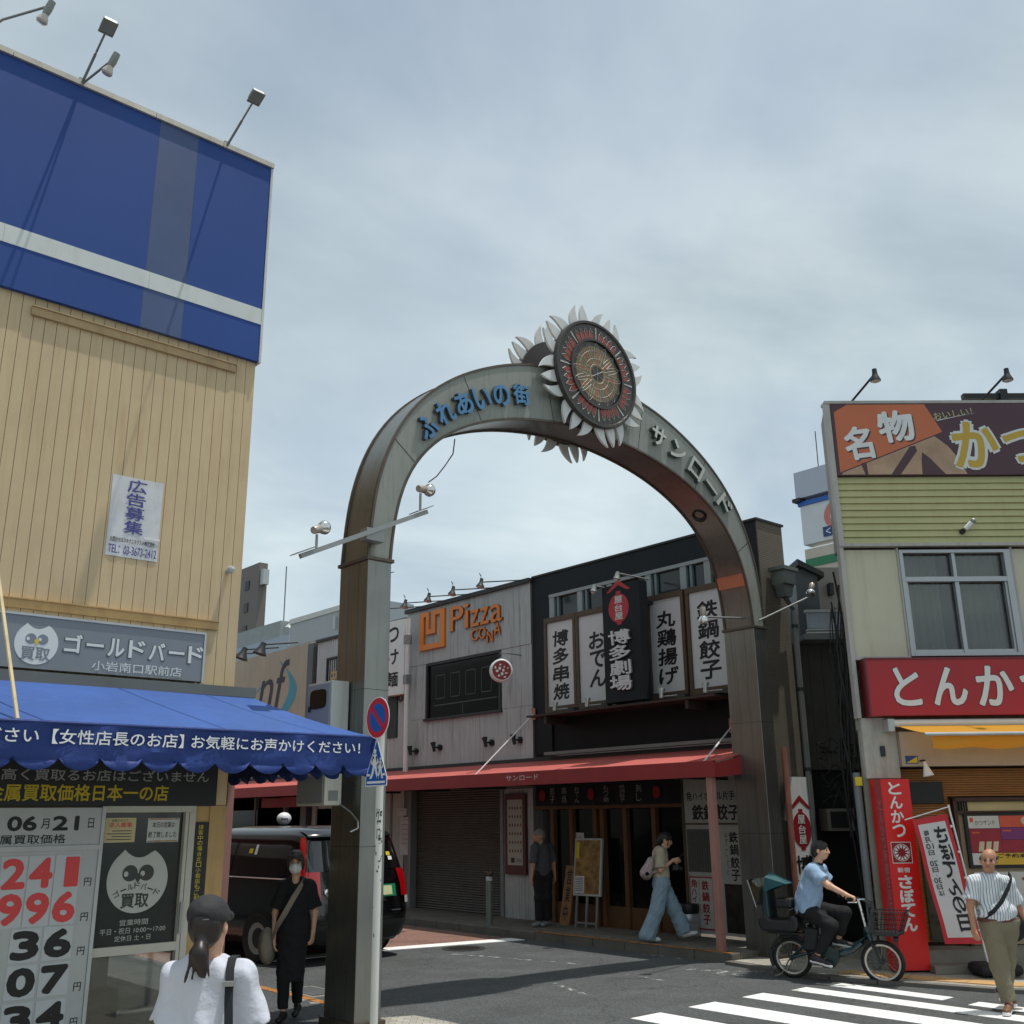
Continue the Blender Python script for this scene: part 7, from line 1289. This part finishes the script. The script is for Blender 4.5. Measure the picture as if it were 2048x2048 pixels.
BLK = mat('black cotton', (18, 19, 23), .85, var=.15, vs=5, bump=.5, bs=11); S = Sd(); S.L((0, .02, 1.26), (-.03, .02, .9), .125, .155, .05, .75); S.L((-.03, .02, .9), (-.07, .02, .36), .16, .135, .05, .8, [((0, 0, -1), -.37)]); S.L(sl_, sr_, .062, .062, .05, .9); limb(S, [sl_, el], [.062, .085], .04, 1, [cutp(sl_, el, .82)]); limb(S, [sr_, er], [.062, .085], .04, 1, [cutp(sr_, er, .86)]); S.E((.0, -.07, 1.36), (.06, .07, .07), .02, op=-1); S.mesh('tunic', BLK, t, .008, .008, 5)
S = Sd(); S.L((-.1, .02, .6), kl, .085, .068, .04); S.L(kl, al, .068, .05, .03, cl=cutp(kl, al, .92)); S.L((.0, .02, .6), kr, .085, .068, .04); S.L(kr, ar_, .068, .05, .03, cl=cutp(kr, ar_, .92)); S.mesh('trousers', mat('black trousers', (14, 14, 17), .85, var=.1), t, .008, .006, 6)
shoe(t, (-.12, -.06, .09), (-.13, -.22, .035), 'black', None, .9); shoe(t, (-.03, .2, .12), (-.03, .07, .04), 'black', None, .9)
bag = thing('shoulder_bag', 'taupe shoulder bag with a broad strap worn across the body of the woman in black', 'bag', (5.1, 8.9, 0)); bag.rotation_euler = (0, 0, ROTP); BASE[bag.name] = Vector()
TP = mat('taupe cloth', (134, 124, 112), .85, var=.12, bump=.5, bs=11); Sd().E((-.3, .03, .7), (.085, .16, .18), .05).mesh('bag', TP, bag, .01, .005, 8); strap(B(), [(.09, .06, 1.345), (.08, -.07, 1.3), (.0, -.115, 1.17), (-.09, -.125, 1.02), (-.17, -.12, .9), (-.24, -.06, .76)], .055).obj('strap', TP, bag, True)
# --- young woman walking with a phone
t = person('young woman in beige blouse and wide pale jeans looking at her phone', (11.2, 9.9, .1))
S = Sd(); c = V3(.045, .0, 1.43); sl_, sr_ = V3(-.045, -.14, 1.27), V3(-.03, .14, 1.27); el, wl_ = V3(-.045, -.17, 1.01), V3(.15, -.1, 1.15); er, wr_ = V3(-.02, .2, 1.02), V3(.17, .06, 1.13); hl, hr = V3(-.01, -.08, .82), V3(.0, .08, .82); kl, al = V3(-.09, -.09, .44), V3(-.22, -.09, .09); kr, ar_ = V3(.2, .08, .45), V3(.36, .08, .12)
S.L((-.03, 0, 1.25), (.02, 0, 1.38), .05, .045, .03); S.L((-.03, 0, 1.22), (-.01, 0, .84), .11, .12, .05, 1.1); limb(S, [sl_, el, wl_], [.045, .036, .023]); limb(S, [sr_, er, wr_], [.045, .036, .023]); limb(S, [hl, kl, al], [.08, .05, .03]); limb(S, [hr, kr, ar_], [.08, .05, .03]); hand(S, wl_, V3(.3, .06, .03), V3(0, -.8, .3), .92, .75, 1); hand(S, wr_, V3(.3, -.02, .04), V3(0, .8, .3), .92, .7, -1)
head(S, t, c, R(82), R(14), .98, 'tied'); S.mesh('body', SKIN, t, .006)
S = Sd(); S.L((-.03, 0, 1.24), (-.01, 0, .92), .12, .13, .05, 1.2, [((0, 0, -1), -.885)]); S.L(sl_, sr_, .066, .066, .05); limb(S, [sl_, el], [.066, .085], .04, 1, [cutp(sl_, el, .86)]); limb(S, [sr_, er], [.066, .085], .04, 1, [cutp(sr_, er, .86)]); S.E((.06, 0, 1.32), (.05, .06, .05), .02, op=-1); S.mesh('blouse', mat('beige blouse', (178, 168, 146), .85, var=.08, bump=.5, bs=11), t, .008, .007, 9)
JN = mat('pale blue jeans', (138, 160, 176), .85, var=.14, vs=7, bump=.5, bs=11); S = Sd(); S.L((-.01, 0, .9), (-.01, 0, .82), .12, .13, .05, 1.15, [((0, 0, 1), .915)]); S.L(hl, kl, .115, .11, .05); S.L(kl, al, .11, .125, .04, cl=[((0, 0, -1), -.045)]); S.L(hr, kr, .115, .1, .05); S.L(kr, ar_, .1, .12, .04, cl=cutp(kr, ar_, .97)); S.mesh('jeans', JN, t, .008, .011, 10)
shoe(t, (-.22, -.09, .09), (-.05, -.09, .03), 'white', None, .9); shoe(t, (.37, .08, .11), (.53, .08, .1), 'white', None, .9)
def held(nm, lab, cat, base): o = thing(nm, lab, cat, base); o.rotation_euler = (0, 0, ROTP); BASE[o.name] = Vector(); return o
bp = held('backpack', 'pale floral backpack on the back of the young woman in wide jeans', 'backpack', (11.2, 9.9, .1)); FLO = mat('floral cloth', (176, 156, 156), .85, var=.5, vs=24); Sd().L((-.17, -.02, 1.14), (-.24, -.02, .97), .06, .1, .05, 1.5).mesh('bag', FLO, bp, .01, .006, 11); strap(B(), [(-.16, -.1, 1.2), (-.08, -.13, 1.345), (.05, -.12, 1.27), (.05, -.13, 1.1), (-.08, -.14, 1.0), (-.16, -.1, .98)], .035).obj('strap', FLO, bp, True)
cmr = held('camera', 'black camera on a neck strap at the chest of the young woman in jeans', 'camera', (11.2, 9.9, .1)); b = B(); b.box(.15, .25, -.07, .05, 1.0, 1.08); b.lathe([(0, 0), (.035, 0), (.035, .06), (0, .06)], (.25, -.01, 1.035), (1, 0, -.3), 14); b.obj('body', 'black', cmr, bev=.008); strap(B(), [(.16, -.05, 1.08), (.08, -.09, 1.26), (-.03, -.08, 1.36), (-.06, 0, 1.365)], .025).obj('strap', 'black', cmr, True)
fon = held('phone', 'dark smartphone held up in both hands by the young woman in wide jeans', 'phone', (11.2, 9.9, .1)); f6 = Fr(lambda a, b, c: Vector((.265, -.02, 1.2)) + Vector((-.1, 0, .07)).normalized() * 0 + Vector((0, 1, 0)) * a + Vector((.8, 0, .5)) * c + Vector((-.5, 0, .8)) * b); B().box(-.036, .036, -.004, .004, -.07, .07, f6).obj('case', 'black', fon, bev=.003); B().box(-.032, .032, .0041, .005, -.064, .064, f6).obj('screen', 'glass', fon)
# --- older man by the shutter
t = person('grey haired man in dark shirt and black trousers standing outside the izakaya', (11.42, 12.5, .1))
S = Sd(); c = V3(-.05, 0, 1.515); sl_, sr_ = V3(-.13, -.1, 1.31), V3(.14, .1, 1.31); el, wl_ = V3(-.16, -.14, 1.04), V3(-.19, -.18, .83); er, wr_ = V3(.21, .13, 1.06), V3(.22, .08, .86); hl, hr = V3(-.07, 0, .85), V3(.08, .02, .85); kl, al = V3(-.06, -.01, .47), V3(-.06, .0, .1); kr, ar_ = V3(.07, .02, .47), V3(.08, .06, .1)
S.L((0, 0, 1.3), (-.03, 0, 1.45), .056, .05, .03); S.L((0, 0, 1.23), (0, 0, .88), .11, .11, .05, .75); limb(S, [sl_, el, wl_], [.048, .036, .024]); limb(S, [sr_, er, wr_], [.048, .036, .024]); limb(S, [hl, kl, al], [.08, .05, .03]); limb(S, [hr, kr, ar_], [.08, .05, .03]); hand(S, wl_, V3(-.03, -.1, -.3), V3(-.9, -.2, 0), 1, .35, 1); hand(S, wr_, V3(.02, -.06, -.3), V3(.9, .2, 0), 1, .35, -1)
head(S, t, c, R(-62), 0, 1.02, 'short', GHAIR, SKIN2); S.mesh('body', SKIN2, t, .0065)
S = Sd(); S.L((.0, 0, 1.26), (.01, 0, .9), .14, .15, .05, .8, [((0, 0, -1), -.85)]); S.L(sl_, sr_, .07, .07, .05, .9); limb(S, [sl_, el], [.07, .085], .04, 1, [cutp(sl_, el, .9)]); limb(S, [sr_, er], [.07, .085], .04, 1, [cutp(sr_, er, .9)]); S.mesh('shirt', mat('dark grey shirt', (66, 68, 72), .85, var=.12, bump=.5, bs=11), t, .008, .007, 12); S = Sd(); S.E((-.03, -.02, 1.37), (.065, .06, .025), .02); S.mesh('collar', 'white', t, .006)
S = Sd(); S.L((-.06, 0, .86), (.07, .01, .86), .11, .11, .05, .9); S.L(hl, kl, .105, .088, .05); S.L(kl, al, .088, .075, .04, cl=cutp(kl, al, .97)); S.L(hr, kr, .105, .088, .05); S.L(kr, ar_, .088, .075, .04, cl=cutp(kr, ar_, .97)); S.mesh('trousers', MATS['black trousers'], t, .008, .007, 13); shoe(t, (-.06, 0, .085), (-.17, -.11, .03), 'grey', None); shoe(t, (.08, .06, .085), (-.02, -.08, .03), 'grey', None)
# --- woman in the white T-shirt, seen from behind
t = person('woman seen from behind in a white T-shirt and black cap with a dark ponytail', (2.1, 4.29, .0))
S = Sd(); c = V3(.035, .0, 1.315); sl_, sr_ = V3(-.105, .0, 1.125), V3(.165, .0, 1.125); el, wl_ = V3(-.15, .0, .88), V3(-.14, .1, .68); er, wr_ = V3(.215, .03, .9), V3(.2, .12, .7); hl, hr = V3(-.06, 0, .72), V3(.1, .0, .72); kl, al = V3(-.06, .03, .4), V3(-.06, .06, .09); kr, ar_ = V3(.1, -.03, .4), V3(.1, -.12, .1)
S.L((.03, 0, 1.12), (.035, .0, 1.26), .05, .046, .03); S.L((.02, 0, 1.08), (.02, 0, .72), .11, .12, .05, .7); limb(S, [sl_, el, wl_], [.042, .034, .022]); limb(S, [sr_, er, wr_], [.042, .034, .022]); limb(S, [hl, kl, al], [.08, .05, .032]); limb(S, [hr, kr, ar_], [.08, .05, .032]); hand(S, wl_, V3(.02, .1, -.3), V3(-.9, 0, 0), .9, .4, -1); hand(S, wr_, V3(.0, .1, -.3), V3(.9, 0, 0), .9, .4, 1)
q = head(S, t, c, R(176), 0, .9, 'tail', mat('dark brown hair', (34, 24, 22), .4, var=.25, vs=30, streak=.4, sc_rgb=(66, 46, 40), stretch=(8, 8, 1))); S.mesh('body', SKIN, t, .0065)
S = Sd(); S.L((.02, 0, 1.1), (.015, 0, .7), .125, .155, .05, .78, [((0, 0, -1), -.66)]); S.L(sl_, sr_, .055, .055, .05, 1.0); limb(S, [sl_, el], [.055, .08], .04, 1, [cutp(sl_, el, .72)]); limb(S, [sr_, er], [.055, .08], .04, 1, [cutp(sr_, er, .8)]); S.E((.035, .0, 1.235), (.062, .075, .05), .015, op=-1); S.mesh('t_shirt', mat('white cotton', (196, 199, 210), .85, var=.04, vs=4, bump=.5, bs=11), t, .007, .014, 14)
S = Sd(); S.L((-.04, 0, .7), (.08, 0, .7), .12, .12, .05, .9); S.L(hl, kl, .1, .08, .05); S.L(kl, al, .08, .07, .04, cl=cutp(kl, al, .95)); S.L(hr, kr, .1, .08, .05); S.L(kr, ar_, .08, .07, .04, cl=cutp(kr, ar_, .95)); S.mesh('trousers', MATS['black trousers'], t, .009, .006, 15); shoe(t, (-.06, .06, .085), (-.06, .2, .03), 'white', None, .9); shoe(t, (.1, -.12, .09), (.1, .02, .03), 'white', None, .9)
CAP = mat('washed black cap', (40, 40, 42), .8, var=.12, bump=.5, bs=11); K = Sd(); K.E(q(0, .015, .055), V3(.087, .104, .081), .02, R(176), cl=[((0, 0, -1), -(c[2] + .022))]); K.L(q(-.05, -.1, .045), q(.05, -.1, .045), .02, .02, .02); K.L(q(-.045, -.16, .035), q(.045, -.16, .035), .016, .016, .05); K.L(q(0, -.1, .045), q(0, -.17, .035), .04, .03, .03, cl=[((0, 0, 1), c[2] + .058), ((0, 0, -1), -(c[2] + .03))]); K.E(q(0, .13, .03), V3(.045, .04, .028), .008, R(176), op=-1); cap = K.mesh('cap', CAP, t, .005)
fc = Fr(lambda a, b, cc_: Vector(q(-.087 * math.sin(a / .1 ) * math.cos((cc_) / .1), .015 + .1045 * math.cos(a / .1) * math.cos(cc_ / .1) + b, .055 + .081 * math.sin(cc_ / .1)))); text('GUESS', 'wink', cap, fc, -.026, .024, .008, .02, b=.006); B().tube([fc(a, .004, -.012 - .004 * math.cos(a * 20)) for a in np.linspace(-.045, .045, 12)], .004, 5).obj('buckle', 'galv', cap)
bag = held('shoulder_bag', 'black shoulder bag on the shoulder of the woman in the white T-shirt', 'bag', (2.1, 4.29, 0)); Sd().L((.16, -.1, .74), (.17, -.08, .6), .1, .11, .05, .7).mesh('bag', BAGB, bag, .01, .005, 16)
def flat(b, pts, w, th=.006):
    vs = []
    for p in pts: p = Vector(p); vs += [p + Vector((-w / 2, 0, 0)), p + Vector((w / 2, 0, 0)), p + Vector((w / 2, th, 0)), p + Vector((-w / 2, th, 0))]
    n = len(pts); return b.add(vs, [(4 * i + j, 4 * i + (j + 1) % 4, 4 * i + 4 + (j + 1) % 4, 4 * i + 4 + j) for i in range(n - 1) for j in range(4)] + [(0, 1, 2, 3), tuple(4 * (n - 1) + j for j in range(4))])
flat(B(), [(.135, .07, 1.17), (.136, .03, 1.2), (.137, -.03, 1.198), (.139, -.075, 1.16), (.142, -.112, 1.05), (.146, -.132, .92), (.15, -.15, .78), (.15, -.15, .72)], .034).obj('strap', BAGB, bag, True); B().box(.12, .16, -.118, -.095, 1.1, 1.118).obj('buckle', 'galv', bag)
# --- cyclist (built in the bicycle's own axes)
t = thing('person', 'young man in a pale blue T-shirt and black trousers riding the child carrier bicycle', 'person', (0, 0, 0)); BASE[t.name] = Vector()
S = Sd(); c = V3(.325, 0, 1.575); sl_, sr_ = V3(.27, .17, 1.33), V3(.27, -.17, 1.33); er, wr_ = V3(.5, -.25, 1.16), V3(.72, -.25, 1.055); el, wl_ = V3(.36, .25, 1.14), V3(.5, .25, 1.04); hr, hl = V3(.2, -.09, .84), V3(.2, .09, .84); kr, ar_ = V3(.5, -.11, .66), V3(.34, -.13, .29); kl, al = V3(.6, .1, .8), V3(.53, .13, .5)
S.L((.27, 0, 1.32), (.31, 0, 1.49), .058, .052, .03); S.L((.25, 0, 1.28), (.19, 0, .86), .1, .1, .05, 1.1); limb(S, [sl_, el, wl_], [.05, .04, .026]); limb(S, [sr_, er, wr_], [.05, .04, .026]); limb(S, [hl, kl, al], [.085, .055, .035]); limb(S, [hr, kr, ar_], [.085, .055, .035]); hand(S, wr_, V3(.3, .02, -.1), V3(.2, 0, .9), 1, .9, -1); hand(S, wl_, V3(.3, -.02, -.1), V3(.2, 0, .9), 1, .9, 1)
head(S, t, c, R(90), R(2), 1.02, 'short'); S.mesh('body', SKIN, t, .0065)
S = Sd(); S.L((.25, 0, 1.31), (.188, 0, .87), .118, .152, .05, 1.4, [((.1, 0, -1), -.8)]); S.L(sl_, sr_, .075, .075, .05); limb(S, [sr_, er], [.075, .095], .04, 1, [cutp(sr_, er, .72)]); limb(S, [sl_, el], [.075, .095], .04, 1, [cutp(sl_, el, .75)]); S.L((.17, 0, 1.2), (.12, 0, .98), .085, .1, .05, 1.5); S.mesh('t_shirt', mat('pale blue cotton', (142, 168, 196), .85, var=.07, bump=.5, bs=11), t, .008, .012, 17); S = Sd(); S.E((.285, 0, 1.405), (.075, .09, .03), .01); S.mesh('collar', mat('navy collar', (28, 34, 46), .8), t, .006)
S = Sd(); S.L((.2, -.05, .84), (.2, .05, .83), .105, .105, .05, 1.0); S.L(hr, kr, .115, .085, .05); S.L(kr, ar_, .085, .06, .04, cl=cutp(kr, ar_, .88)); S.L(hl, kl, .115, .085, .05); S.L(kl, al, .085, .06, .04, cl=cutp(kl, al, .88)); S.mesh('trousers', MATS['black trousers'], t, .008, .008, 18)
SHO = mat('dark sneakers', (48, 42, 44), .7, var=.1); shoe(t, (.34, -.14, .29), (.5, -.15, .195), SHO, 'white'); shoe(t, (.53, .14, .48), (.68, .15, .4), SHO, 'white')
t.location = bk.location; t.rotation_euler = bk.rotation_euler; t.scale = bk.scale
for o in list(sc.objects):
    if o.parent is None and o.get('category') in ('person', 'bag', 'backpack', 'camera', 'phone') and 'shop' not in o['label']:
        for k_, v_ in (('bald', .15), ('slung behind', .15), ('long black', -.05), ('taupe', -.05), ('young woman', .06), ('riding', .11), ('from behind', -.077), ('shoulder of the woman in the white', -.077)):
            if k_ in o['label']: shear(o, v_, .25 if k_ == 'riding' else 0); break
# the figures' height against the doors, and everything to true metres
PS = {'bald': .88, 'long black': .9, 'young woman': .91, 'grey haired': .885, 'taupe': .9, 'floral': .91, 'camera on': .91, 'smartphone': .91, 'slung behind': .88}
for o in sc.objects:
    if o.parent is None and o.get('label'):
        for k_, v_ in PS.items():
            if k_ in o['label'] and o.get('category') in ('person', 'bag', 'backpack', 'camera', 'phone') and 'shop' not in o['label']: o.scale = (v_,) * 3
# ------------------------------------------------------------------ tidy up
D.objects.remove(_fo); D.curves.remove(_fc)
KS = 1.14
for o in sc.objects:
    if o.parent is None:
        o.location = o.location * KS
        if o.type not in ('CAMERA', 'LIGHT'): o.scale = o.scale * KS
